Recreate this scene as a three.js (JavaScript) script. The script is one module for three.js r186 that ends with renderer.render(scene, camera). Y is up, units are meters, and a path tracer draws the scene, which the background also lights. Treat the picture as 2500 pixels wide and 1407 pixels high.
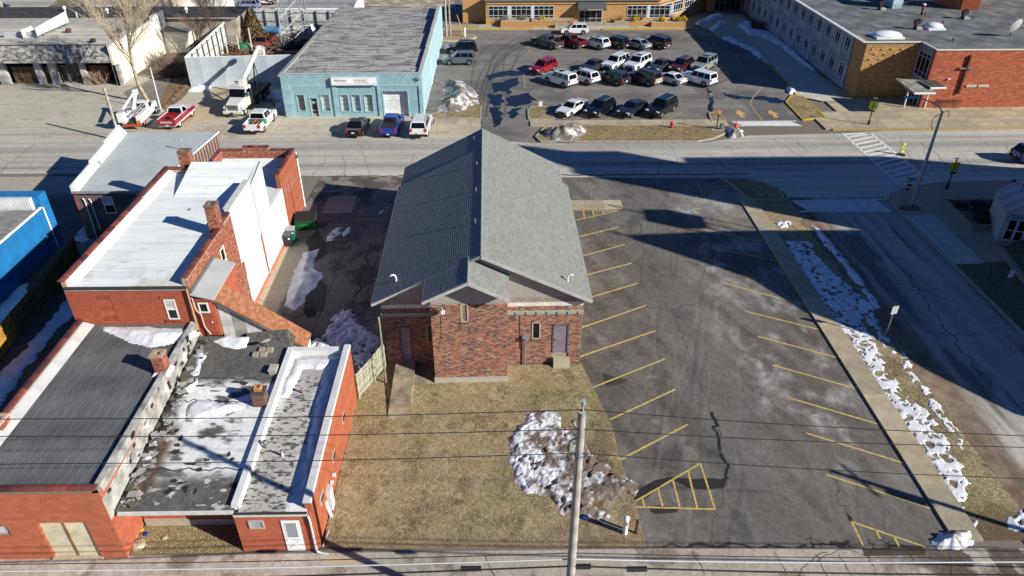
import * as THREE from 'three';
import { mergeGeometries } from 'three/addons/utils/BufferGeometryUtils.js';
import { RoundedBoxGeometry } from 'three/addons/geometries/RoundedBoxGeometry.js';

// ---------- camera, sky, sun, exposure ----------
const scene = new THREE.Scene();
const CAM_H = 28.6, FOCAL = 1780, CX = 1250, CY = 703.5, PITCH = 0.574992, YAW = 0.0164996;
const camera = new THREE.PerspectiveCamera(43.13, 16 / 9, 0.5, 2000);
const FW = new THREE.Vector3(Math.sin(YAW) * Math.cos(PITCH), -Math.sin(PITCH), -Math.cos(YAW) * Math.cos(PITCH));
const RT = new THREE.Vector3(Math.cos(YAW), 0, Math.sin(YAW));
const UP = new THREE.Vector3().crossVectors(RT, FW);
camera.position.set(0, CAM_H, 0);
camera.up.set(0, 1, 0);
camera.lookAt(FW.clone().add(camera.position));
const renderer = new THREE.WebGLRenderer({ antialias: true });
renderer.toneMapping = THREE.LinearToneMapping;
renderer.toneMappingExposure = 1.47;
renderer.shadowMap.enabled = true;
const SUN_AZ = THREE.MathUtils.degToRad(63), SUN_EL = THREE.MathUtils.degToRad(26);
const SUN = new THREE.Vector3(Math.sin(SUN_AZ) * Math.cos(SUN_EL), Math.sin(SUN_EL), Math.cos(SUN_AZ) * Math.cos(SUN_EL));
{
  const W = 256, H = 128, d = new Float32Array(W * H * 4);
  for (let j = 0; j < H; j++) for (let i = 0; i < W; i++) {
    const el = ((j + 0.5) / H - 0.5) * Math.PI, s = Math.max(0, Math.sin(el));
    const k = Math.pow(1 - s, 3);                     // paler towards the horizon all round
    const o = (j * W + i) * 4;
    d[o] = 0.013 + 0.06 * k; d[o + 1] = 0.046 + 0.12 * k; d[o + 2] = 0.158 + 0.21 * k; d[o + 3] = 1;
  }
  const t = new THREE.DataTexture(d, W, H, THREE.RGBAFormat, THREE.FloatType);
  t.mapping = THREE.EquirectangularReflectionMapping; t.magFilter = THREE.LinearFilter; t.minFilter = THREE.LinearFilter; t.needsUpdate = true;
  scene.background = t; scene.environment = t;
}
const sun = new THREE.DirectionalLight(new THREE.Color(1, 0.965, 0.87), 4.9);
sun.position.copy(SUN).multiplyScalar(160).add(new THREE.Vector3(0, 0, -65));
sun.target.position.set(0, 0, -65); sun.castShadow = true;
Object.assign(sun.shadow.camera, { left: -120, right: 120, top: 110, bottom: -110, near: 1, far: 400 });
sun.shadow.mapSize.set(4096, 4096); sun.shadow.radius = 1;
scene.add(sun, sun.target);

// ---------- finding places: a sight line from the camera's place meets a known plane ----------
function sight(u, v) { return FW.clone().addScaledVector(RT, (u - CX) / FOCAL).addScaledVector(UP, -(v - CY) / FOCAL); }
function G(u, v, h = 0) { const d = sight(u, v); return d.multiplyScalar((h - CAM_H) / d.y).add(camera.position); }
function OX(u, v, x) { const d = sight(u, v); return d.multiplyScalar(x / d.x).add(camera.position); }
function OZ(u, v, z) { const d = sight(u, v); return d.multiplyScalar(z / d.z).add(camera.position); }
function HT(u, v, b) { // height above b of what is seen at row v
  const k = (CY - v) / FOCAL, a = new THREE.Vector3(b.x, -CAM_H, b.z);
  return (k * a.dot(FW) - a.dot(UP)) / (UP.y - k * FW.y);
}
const V = (x, y, z) => new THREE.Vector3(x, y, z);

// ---------- random and noise ----------
let seed = 7;
function rnd() { seed = (seed + 0x6D2B79F5) | 0; let t = Math.imul(seed ^ (seed >>> 15), 1 | seed); t = (t + Math.imul(t ^ (t >>> 7), 61 | t)) ^ t; return ((t ^ (t >>> 14)) >>> 0) / 4294967296; }
const rr = (a, b) => a + (b - a) * rnd();
const PERM = new Uint8Array(512), VAL = new Float32Array(256);
{ const p = [...Array(256).keys()]; for (let i = 255; i > 0; i--) { const j = Math.floor(rnd() * (i + 1)); [p[i], p[j]] = [p[j], p[i]]; } for (let i = 0; i < 512; i++) PERM[i] = p[i & 255]; for (let i = 0; i < 256; i++) VAL[i] = rnd(); }
function vn(x, y, per = 256) { // value noise, periodic
  const xf = Math.floor(x), yf = Math.floor(y); let fx = x - xf, fy = y - yf;
  const x0 = ((xf % per) + per) % per & 255, y0 = ((yf % per) + per) % per & 255, x1 = (x0 + 1) % per & 255, y1 = (y0 + 1) % per & 255;
  fx = fx * fx * (3 - 2 * fx); fy = fy * fy * (3 - 2 * fy);
  const a = VAL[PERM[PERM[x0] + y0]], b = VAL[PERM[PERM[x1] + y0]], c = VAL[PERM[PERM[x0] + y1]], d = VAL[PERM[PERM[x1] + y1]];
  return a + (b - a) * fx + (c - a) * fy + (a - b - c + d) * fx * fy;
}
function fbm(x, y, oct = 4, per = 256) { let s = 0, a = 0.5, n = 0; for (let i = 0; i < oct; i++) { s += a * vn(x, y, per); n += a; x *= 2; y *= 2; per = Math.min(256, per * 2); a *= 0.5; } return s / n; }
const clamp = (x, a = 0, b = 1) => Math.min(b, Math.max(a, x));
const sm = (a, b, x) => { const t = clamp((x - a) / (b - a)); return t * t * (3 - 2 * t); };
const mix = (a, b, t) => a + (b - a) * t;
const mix3 = (a, b, t) => [mix(a[0], b[0], t), mix(a[1], b[1], t), mix(a[2], b[2], t)];

// ---------- textures (pattern only; size in metres through repeat) ----------
function dataTex(n, fn, m = n) {
  const d = new Uint8Array(n * m * 4);
  for (let j = 0; j < m; j++) for (let i = 0; i < n; i++) { const c = fn(i / n, j / m), o = (j * n + i) * 4; d[o] = clamp(c[0], 0, 255); d[o + 1] = clamp(c[1], 0, 255); d[o + 2] = clamp(c[2], 0, 255); d[o + 3] = 255; }
  const t = new THREE.DataTexture(d, n, m); t.wrapS = t.wrapT = THREE.RepeatWrapping; t.magFilter = THREE.LinearFilter; t.minFilter = THREE.LinearMipmapLinearFilter; t.generateMipmaps = true; t.colorSpace = THREE.SRGBColorSpace; t.needsUpdate = true; return t;
}
const gray = (g) => [g, g, g];
const PAT = {
  grain: dataTex(512, (u, v) => gray(205 + 50 * (fbm(u * 64, v * 64, 3, 64) - 0.5) + 50 * (fbm(u * 5, v * 5, 4, 5) - 0.5) + 22 * (rnd() - 0.5))),
  mottle: dataTex(512, (u, v) => gray(200 + 140 * (fbm(u * 6, v * 6, 6, 6) - 0.5) + 30 * (rnd() - 0.5))),
  streak: dataTex(512, (u, v) => gray(208 + 90 * (fbm(u * 40, v * 4, 4, 4) - 0.5) + 50 * (fbm(u * 4, v * 4, 4, 4) - 0.5) + 14 * (rnd() - 0.5))),
  wood: dataTex(512, (u, v) => { const g = 195 + 120 * (fbm(u * 64, v * 4, 4, 4) - 0.5) + 20 * (rnd() - 0.5); return [g, g * 0.98, g * 0.95]; }),
  membrane: dataTex(512, (u, v) => { const w = fbm(u * 8, v * 8, 3, 8); return gray(190 + 85 * (fbm(u * 10 + w * 2, v * 60, 4, 10) - 0.5) + 70 * (fbm(u * 4, v * 4, 4, 4) - 0.5) + 20 * (rnd() - 0.5)); }),
  soft: dataTex(512, (u, v) => gray(206 + 26 * (fbm(u * 5, v * 5, 5, 5) - 0.5) + 8 * (rnd() - 0.5))),
  membraneZ: dataTex(512, (u, v) => { const w = fbm(u * 8, v * 8, 3, 8); return gray(194 + 90 * (fbm(u * 60, v * 8 + w * 2, 4, 8) - 0.5) + 60 * (fbm(u * 4, v * 4, 4, 4) - 0.5) + 24 * (rnd() - 0.5)); }),
  speck: dataTex(512, (u, v) => { const n = fbm(u * 50, v * 50, 3, 50); return gray(200 + 220 * (n - 0.5) + 30 * (rnd() - 0.5)); }),
};
const texClones = {};
function pat(kind, size) { const k = kind + size; if (!texClones[k]) { const t = PAT[kind].clone(); t.repeat.set(1 / size, 1 / size); t.needsUpdate = true; texClones[k] = t; } return texClones[k]; }
const matCache = {};
function mat(hex, kind, size = 2, o = {}) {
  const k = hex + '|' + kind + size + JSON.stringify(o);
  if (matCache[k]) return matCache[k];
  const c = new THREE.Color(hex); if (kind) c.multiplyScalar(1.42);
  const m = new THREE.MeshStandardMaterial({ color: c, roughness: o.r ?? 0.9, metalness: o.m ?? 0, map: kind ? pat(kind, size) : null });
  if (kind && o.bump) { m.bumpMap = m.map; m.bumpScale = o.bump; }
  return (matCache[k] = m);
}
function paintMat(hex, rough = 0.3) { const k = 'p' + hex + rough; return matCache[k] ??= new THREE.MeshPhysicalMaterial({ color: hex, roughness: rough, metalness: 0.1, clearcoat: 0.8, clearcoatRoughness: 0.08 }); }
const glassMat = new THREE.MeshStandardMaterial({ color: 0x10151b, roughness: 0.06, metalness: 0.25 });
const winMat = new THREE.MeshStandardMaterial({ color: 0x1c2226, roughness: 0.08, metalness: 0.2 });
const rubber = mat(0x1b1b1c), chrome = new THREE.MeshStandardMaterial({ color: 0xb8b8b8, roughness: 0.25, metalness: 0.9 }), blackTrim = mat(0x19191b, null, 1, { r: 0.5 });
const steel = mat(0x8e9396, 'grain', 1, { r: 0.5, m: 0.5 });

// ---------- geometry ----------
function prep(g) { g = g.index ? g.toNonIndexed() : g; for (const k of Object.keys(g.attributes)) if (!['position', 'normal', 'uv'].includes(k)) g.deleteAttribute(k); if (!g.attributes.normal) g.computeVertexNormals(); return muv(g); }
function muv(g) { // uv in metres from the plane each face lies nearest to
  const p = g.attributes.position, n = g.attributes.normal, uv = new Float32Array(p.count * 2);
  for (let i = 0; i < p.count; i++) {
    const ax = Math.abs(n.getX(i)), ay = Math.abs(n.getY(i)), az = Math.abs(n.getZ(i));
    if (ay >= ax && ay >= az) { uv[2 * i] = p.getX(i); uv[2 * i + 1] = p.getZ(i); } else if (ax > az) { uv[2 * i] = p.getZ(i); uv[2 * i + 1] = p.getY(i); } else { uv[2 * i] = p.getX(i); uv[2 * i + 1] = p.getY(i); }
  }
  g.setAttribute('uv', new THREE.BufferAttribute(uv, 2)); return g;
}
const MG = (list) => mergeGeometries(list.map(prep));
function bx(w, h, d, x = 0, y = 0, z = 0, ry = 0, rx = 0, rz = 0) { const g = new THREE.BoxGeometry(w, h, d); if (rx) g.rotateX(rx); if (rz) g.rotateZ(rz); if (ry) g.rotateY(ry); return g.translate(x, y, z); }
const b3 = (x0, x1, y0, y1, z0, z1) => bx(Math.abs(x1 - x0), Math.abs(y1 - y0), Math.abs(z1 - z0), (x0 + x1) / 2, (y0 + y1) / 2, (z0 + z1) / 2);
function rbx(w, h, d, r, x = 0, y = 0, z = 0, ry = 0) { const g = new RoundedBoxGeometry(w, h, d, 2, r); if (ry) g.rotateY(ry); return g.translate(x, y, z); }
function cy(r0, r1, h, x = 0, y = 0, z = 0, n = 12) { return new THREE.CylinderGeometry(r1, r0, h, n).translate(x, y + h / 2, z); }
function rod(a, b, r, n = 6, r2 = r) { const d = b.clone().sub(a), L = d.length(), g = new THREE.CylinderGeometry(r2, r, L, n); g.translate(0, L / 2, 0); g.applyQuaternion(new THREE.Quaternion().setFromUnitVectors(V(0, 1, 0), d.normalize())); return g.translate(a.x, a.y, a.z); }
function tube(pts, r, seg = 24, n = 6) { return new THREE.TubeGeometry(new THREE.CatmullRomCurve3(pts), seg, r, n); }
function quad(a, b, c, d) { const g = new THREE.BufferGeometry(); g.setAttribute('position', new THREE.Float32BufferAttribute([a, b, c, a, c, d].flatMap((p) => [p.x, p.y, p.z]), 3)); g.computeVertexNormals(); return g; }
function hexa(bot, top) { // 4 bottom points and 4 top points, same order
  const [a, b, c, d] = bot, [e, f, g, h] = top, L = [[a, d, c, b], [e, f, g, h], [a, b, f, e], [b, c, g, f], [c, d, h, g], [d, a, e, h]];
  return mergeGeometries(L.map((q) => quad(...q)));
}
function slabOf(pts, th) { return hexa(pts.map((p) => V(p.x, p.y - th, p.z)), pts); }
function flat(pts, y) { // polygon of points (x,z) lying at height y, facing up
  const s = new THREE.Shape(pts.map((p) => new THREE.Vector2(p.x, -p.z))); return new THREE.ShapeGeometry(s).rotateX(-Math.PI / 2).translate(0, y, 0);
}
function block(pts, y0, y1, bevel = 0) { const s = new THREE.Shape(pts.map((p) => new THREE.Vector2(p.x, -p.z))); return new THREE.ExtrudeGeometry(s, { depth: y1 - y0 - 2 * bevel, bevelEnabled: bevel > 0, bevelSize: bevel, bevelOffset: -bevel, bevelThickness: bevel, bevelSegments: 1 }).rotateX(-Math.PI / 2).translate(0, y0 + bevel, 0); }

// ---------- things and parts ----------
const used = {};
function numbered(n) { used[n] = (used[n] ?? -1) + 1; return used[n] ? n + '_' + String(used[n]).padStart(3, '0') : n; }
function thing(name, label, category, group, x = 0, y = 0, z = 0, ry = 0) {
  const o = new THREE.Group(); o.name = numbered(name); o.position.set(x, y, z); o.rotation.y = ry; o.userData = { label, category }; if (group) o.userData.group = group; scene.add(o); return o;
}
function part(parent, name, geo, m, label) { const o = new THREE.Mesh(Array.isArray(geo) ? MG(geo) : prep(geo), m); o.name = name; o.castShadow = o.receiveShadow = true; if (label) o.userData.label = label; parent.add(o); return o; }
function shared(parent, name, geo, m, x = 0, y = 0, z = 0, ry = 0) { const o = new THREE.Mesh(geo, m); o.name = name; o.castShadow = o.receiveShadow = true; o.position.set(x, y, z); o.rotation.y = ry; parent.add(o); return o; }
function struct(name, geo, m, label) { const o = new THREE.Mesh(geo, m); o.name = numbered(name); o.castShadow = o.receiveShadow = true; o.userData = { kind: 'structure' }; if (label) o.userData.label = label; scene.add(o); return o; }
function inst(parent, name, geo, m, list, kind = 'stuff') { // list of {p, s, q|ry, c}
  const o = new THREE.InstancedMesh(geo, m, list.length), M4 = new THREE.Matrix4(), q = new THREE.Quaternion(), e = new THREE.Euler(), s = V(1, 1, 1), c = new THREE.Color();
  list.forEach((it, i) => { if (it.q) q.copy(it.q); else q.setFromEuler(e.set(it.rx ?? 0, it.ry ?? 0, it.rz ?? 0, 'YXZ')); s.set(...(it.s ?? [1, 1, 1])); o.setMatrixAt(i, M4.compose(it.p, q, s)); if (it.c) o.setColorAt(i, c.setRGB(...it.c)); });
  o.name = parent === scene ? numbered(name) : name; o.castShadow = o.receiveShadow = true; o.userData.kind = kind; parent.add(o); return o;
}
const lin = (r, g, b) => { const c = new THREE.Color().setRGB(r / 255, g / 255, b / 255, THREE.SRGBColorSpace); return [c.r, c.g, c.b]; };

// ---------- a sheet of ground with its own stains, patches and cracks, drawn in metres ----------
function sheetMat(b, res, base, draw, rough = 0.95) {
  const W = Math.min(2048, Math.round((b.x1 - b.x0) * res)), H = Math.min(2048, Math.round((b.z1 - b.z0) * res));
  const cv = document.createElement('canvas'); cv.width = W; cv.height = H; const ctx = cv.getContext('2d'), im = ctx.createImageData(W, H), sx = (b.x1 - b.x0) / W, sz = (b.z1 - b.z0) / H;
  for (let j = 0; j < H; j++) for (let i = 0; i < W; i++) { const c = base(b.x0 + (i + 0.5) * sx, b.z0 + (j + 0.5) * sz), o = (j * W + i) * 4, n = 14 * (rnd() - 0.5); im.data[o] = clamp(c[0] + n, 0, 255); im.data[o + 1] = clamp(c[1] + n, 0, 255); im.data[o + 2] = clamp(c[2] + n, 0, 255); im.data[o + 3] = 255; }
  ctx.putImageData(im, 0, 0);
  if (draw) { ctx.setTransform(1 / sx, 0, 0, 1 / sz, -b.x0 / sx, -b.z0 / sz); ctx.lineCap = ctx.lineJoin = 'round'; draw(ctx); }
  const t = new THREE.CanvasTexture(cv); t.colorSpace = THREE.SRGBColorSpace; t.magFilter = THREE.LinearFilter; t.wrapS = t.wrapT = THREE.ClampToEdgeWrapping; t.flipY = true;
  return new THREE.MeshStandardMaterial({ map: t, roughness: rough, color: 0xffffff });
}
function sheetPart(parent, name, geo, b, m, label) { const g = prep(geo), p = g.attributes.position, uv = g.attributes.uv; for (let i = 0; i < p.count; i++) uv.setXY(i, (p.getX(i) - b.x0) / (b.x1 - b.x0), 1 - (p.getZ(i) - b.z0) / (b.z1 - b.z0)); const o = new THREE.Mesh(g, m); o.name = name; o.castShadow = o.receiveShadow = true; if (label) o.userData.label = label; parent.add(o); return o; }
function sheet(name, pts, y, b, m, label) { // pts: Vector3 list
  const g = flat(pts, y), p = g.attributes.position, uv = g.attributes.uv;
  if (b) for (let i = 0; i < p.count; i++) uv.setXY(i, (p.getX(i) - b.x0) / (b.x1 - b.x0), 1 - (p.getZ(i) - b.z0) / (b.z1 - b.z0)); else muv(g);
  return struct(name, g, m, label);
}
const px = (list, h = 0) => list.map(([u, v]) => G(u, v, h));
function crack(ctx, list, w = 0.05, col = 'rgba(30,28,27,0.75)', jag = 0.25) { // list of photo points on the ground
  const p = px(list); ctx.strokeStyle = col;
  for (let i = 0; i + 1 < p.length; i++) { const n = Math.max(2, Math.round(p[i].distanceTo(p[i + 1]) / 0.4)); let [x, z] = [p[i].x, p[i].z];
    for (let k = 1; k <= n; k++) { const t = k / n, j = k < n ? jag : 0, nx = mix(p[i].x, p[i + 1].x, t) + rr(-j, j), nz = mix(p[i].z, p[i + 1].z, t) + rr(-j, j); ctx.lineWidth = w * rr(0.35, 1.0); ctx.beginPath(); ctx.moveTo(x, z); ctx.lineTo(nx, nz); ctx.stroke(); x = nx; z = nz; } }
}
function blob(ctx, x, z, rx, rz, col, n = 18, rough = 0.35) { ctx.fillStyle = col; ctx.beginPath(); for (let i = 0; i <= n; i++) { const a = i / n * 2 * Math.PI, k = 1 + rr(-rough, rough); ctx.lineTo(x + Math.cos(a) * rx * k, z + Math.sin(a) * rz * k); } ctx.fill(); }
function fillPx(ctx, list, col) { ctx.fillStyle = col; ctx.beginPath(); for (const p of px(list)) ctx.lineTo(p.x, p.z); ctx.fill(); }
function randomCracks(ctx, b, n, len, w, col) { for (let i = 0; i < n; i++) { let x = rr(b.x0, b.x1), z = rr(b.z0, b.z1), a = rr(0, 6.28); ctx.strokeStyle = col; ctx.lineWidth = w * rr(0.5, 1.3); ctx.beginPath(); ctx.moveTo(x, z); for (let k = 0; k < len; k++) { a += rr(-0.5, 0.5); x += Math.cos(a) * 0.35; z += Math.sin(a) * 0.35; ctx.lineTo(x, z); } ctx.stroke(); } }
const bounds = (pts) => ({ x0: Math.min(...pts.map((p) => p.x)), x1: Math.max(...pts.map((p) => p.x)), z0: Math.min(...pts.map((p) => p.z)), z1: Math.max(...pts.map((p) => p.z)) });

// ---------- a painted stripe on the ground between two points ----------
function stripe(a, b, w, y) { const d = b.clone().sub(a).setY(0).normalize(), n = V(-d.z, 0, d.x).multiplyScalar(w / 2), P = (p, s) => V(p.x + n.x * s, y, p.z + n.z * s); return quad(P(a, 1), P(b, 1), P(b, -1), P(a, -1)); }

// ---------- bricks as real pieces on a wall ----------
const unitBox = muv(new THREE.BoxGeometry(1, 1, 1));
function bricks(parent, o, ux, nrm, w, h, pick, opt = {}) { // o lower corner, ux along the wall, nrm outwards
  const bw = opt.bw ?? 0.21, bh = opt.bh ?? 0.07, j = opt.j ?? 0.012, holes = opt.holes ?? [], list = [], ry = Math.atan2(-ux.z, ux.x), rows = Math.floor(h / bh), proud = opt.proud ?? 0.012;
  for (let r = 0; r < rows; r++) for (let x = (r % 2 ? -bw / 2 : 0); x < w; x += bw) {
    const x0 = Math.max(0, x), x1 = Math.min(w, x + bw - j); if (x1 - x0 < 0.03) continue;
    const y0 = r * bh, y1 = y0 + bh - j, mx = (x0 + x1) / 2, my = (y0 + y1) / 2;
    if (opt.clip && !opt.clip(mx, my)) continue;
    let segs = [[x0, x1]]; for (const q of holes) if (my > q[2] && my < q[3]) segs = segs.flatMap(([a, b]) => [[a, Math.min(b, q[0])], [Math.max(a, q[1]), b]].filter(([c, d]) => d - c > 0.02));
    const col = pick(mx, my); for (const [a, b] of segs) list.push({ p: o.clone().addScaledVector(ux, (a + b) / 2).add(V(0, my, 0)).addScaledVector(nrm, rr(-0.003, 0.004) + proud - 0.03), s: [b - a, y1 - y0, 0.06], ry, c: col });
  }
  return inst(parent, opt.name ?? 'brickwork', unitBox, opt.m ?? brickMat, list);
}
const brickMat = new THREE.MeshStandardMaterial({ color: 0xffffff, roughness: 0.92, map: pat('grain', 0.37) });
const pal = (cols, k = 0.12) => () => { const c = cols[Math.floor(rnd() * cols.length)], f = (1 + rr(-k, k)) * 1.35, l = lin(...c); return [l[0] * f, l[1] * f, l[2] * f]; };
const CHURCH_BRICK = pal([[176, 118, 92], [184, 126, 98], [168, 110, 88], [158, 108, 94], [108, 94, 90], [102, 90, 90], [182, 140, 116], [188, 150, 126], [164, 118, 102]]);
const PAINT_DEEP = pal([[178, 90, 64], [184, 95, 68], [172, 86, 61]], 0.05);
const RED_BRICK = pal([[168, 100, 76], [182, 114, 88], [154, 90, 70], [194, 132, 106], [142, 86, 70]]);
const PAINT_RED = pal([[187, 104, 72], [193, 109, 76], [181, 100, 69]], 0.05);

// ---------- snow lying on something: a height field that dips under the surface where there is none ----------
const snowMat = new THREE.MeshStandardMaterial({ color: 0xffffff, roughness: 0.85, map: pat('grain', 3), vertexColors: true });
function inside(p, poly) { let c = false; for (let i = 0, j = poly.length - 1; i < poly.length; j = i++) { const a = poly[i], b = poly[j]; if ((a.z > p.z) !== (b.z > p.z) && p.x < (b.x - a.x) * (p.z - a.z) / (b.z - a.z) + a.x) c = !c; } return c; }
function edgeDist(p, poly) { let m = 1e9; for (let i = 0, j = poly.length - 1; i < poly.length; j = i++) { const a = poly[j], b = poly[i], dx = b.x - a.x, dz = b.z - a.z, t = clamp(((p.x - a.x) * dx + (p.z - a.z) * dz) / (dx * dx + dz * dz + 1e-9)); m = Math.min(m, Math.hypot(p.x - a.x - t * dx, p.z - a.z - t * dz)); } return inside(p, poly) ? m : -m; }
function snowGeo(poly, o) {
  const b = bounds(poly), c = o.cell ?? 0.12, pad = o.pad ?? 0.4, nx = Math.ceil((b.x1 - b.x0 + 2 * pad) / c), nz = Math.ceil((b.z1 - b.z0 + 2 * pad) / c), H = new Float32Array((nx + 1) * (nz + 1)), pos = [], col = [], idx = [], map = new Int32Array(H.length).fill(-1);
  const base = o.y ?? 0.012, feet = [];
  for (let i = 0; i < (o.feet ?? 0); i++) feet.push([rr(b.x0, b.x1), rr(b.z0, b.z1), rr(0, 3.1), rr(0.7, 1.3)]);
  for (let j = 0; j <= nz; j++) for (let i = 0; i <= nx; i++) {
    const p = { x: b.x0 - pad + i * c, z: b.z0 - pad + j * c };
    let d = edgeDist(p, poly) + (fbm(p.x * (o.nf ?? 1.6) + 31, p.z * (o.nf ?? 1.6), 4) - 0.5) * (o.edge ?? 0.7);
    if (o.shift) d += o.shift(p.x, p.z);
    let h = d > 0 ? o.h * sm(0, o.ramp ?? 0.5, d) * (1 + (o.bump ?? 0.3) * 2 * (fbm(p.x * (o.bf ?? 2) + 9, p.z * (o.bf ?? 2) + 5, 4) - 0.5)) + 0.01 : -0.08;
    if (o.thin && h > 0) { const t = fbm(p.x * (o.tf ?? 3.1) + 77, p.z * (o.tf ?? 3.1) + 12, 4); if (t < o.thin) h = Math.min(h, (t - o.thin) * 0.8); }
    for (const f of feet) { const ex = p.x - f[0], ez = p.z - f[1]; if (Math.abs(ex) > 0.5 || Math.abs(ez) > 0.5) continue; const ca = Math.cos(f[2]), sa = Math.sin(f[2]), q = ((ex * ca + ez * sa) / (0.22 * f[3])) ** 2 + ((-ex * sa + ez * ca) / (0.13 * f[3])) ** 2; if (q < 1.6) h -= (o.footDepth ?? 0.1) * (1 - q / 1.6); }
    H[j * (nx + 1) + i] = h;
  }
  const dirt = o.dirt ?? 0, dc = o.dirtColor ?? [0.13, 0.095, 0.07], tn = o.tint ?? [0.86, 0.87, 0.9];
  const vert = (i, j) => { const k = j * (nx + 1) + i; if (map[k] < 0) { map[k] = pos.length / 3; const x = b.x0 - pad + i * c, z = b.z0 - pad + j * c; pos.push(x, base + (o.slope ? o.slope(x, z) : 0) + H[k], z); const dd = dirt + (o.bias ? o.bias(x, z) : 0); let t = dirt ? clamp(sm(1 - dd - 0.12, 1 - dd + 0.12, fbm(x * (o.df ?? 1.1) + 4, z * (o.df ?? 1.1) + 8, 5) * 0.6 + 0.4 * fbm(x * 7, z * 7, 3)) + (o.rim ?? 0) * (1 - sm(0.02, 0.2, H[k]))) : 0; const f = 1.32; col.push(mix(tn[0], dc[0], t) * f, mix(tn[1], dc[1], t) * f, mix(tn[2], dc[2], t) * f); } return map[k]; };
  for (let j = 0; j < nz; j++) for (let i = 0; i < nx; i++) { const k = j * (nx + 1) + i; if (Math.max(H[k], H[k + 1], H[k + nx + 1], H[k + nx + 2]) <= 0) continue; const a = vert(i, j), d = vert(i + 1, j), e = vert(i, j + 1), f = vert(i + 1, j + 1); idx.push(a, e, d, d, e, f); }
  const g = new THREE.BufferGeometry(); g.setAttribute('position', new THREE.Float32BufferAttribute(pos, 3)); g.setAttribute('color', new THREE.Float32BufferAttribute(col, 3)); g.setIndex(idx); g.computeVertexNormals(); g.setAttribute('uv', new THREE.Float32BufferAttribute(pos.filter((_, i) => i % 3 !== 1), 2));
  return g;
}
function snow(name, label, poly, o, parent) { const g = snowGeo(poly, o); const m = new THREE.Mesh(g, snowMat); m.castShadow = m.receiveShadow = true; if (parent) { m.name = name; m.userData.kind = 'stuff'; parent.add(m); } else { m.name = numbered(name); m.userData = { kind: 'stuff', label, category: o.cat ?? 'snow' }; scene.add(m); } return m; }

// ================= THE GROUND =================
const YEL = mat('#cdb265', 'speck', 1.1), WHT = mat('#e6e4de', 'soft', 1.3), TAN = mat('#b3a488', 'grain', 1.7), TAN2 = mat('#a99c84', 'grain', 1.7), TAN3 = mat('#bcae92', 'grain', 1.7), KERB = mat('#a89f8e', 'grain', 1.2), KERBY = mat('#c9a83e', 'speck', 1.2);
const n2 = (x, z, f, o = 4) => fbm(x * f + 50, z * f + 50, o);
struct('ground', new THREE.PlaneGeometry(900, 900).rotateX(-Math.PI / 2).translate(0, -0.04, -60), mat('#857c6e', 'mottle', 9));

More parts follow.
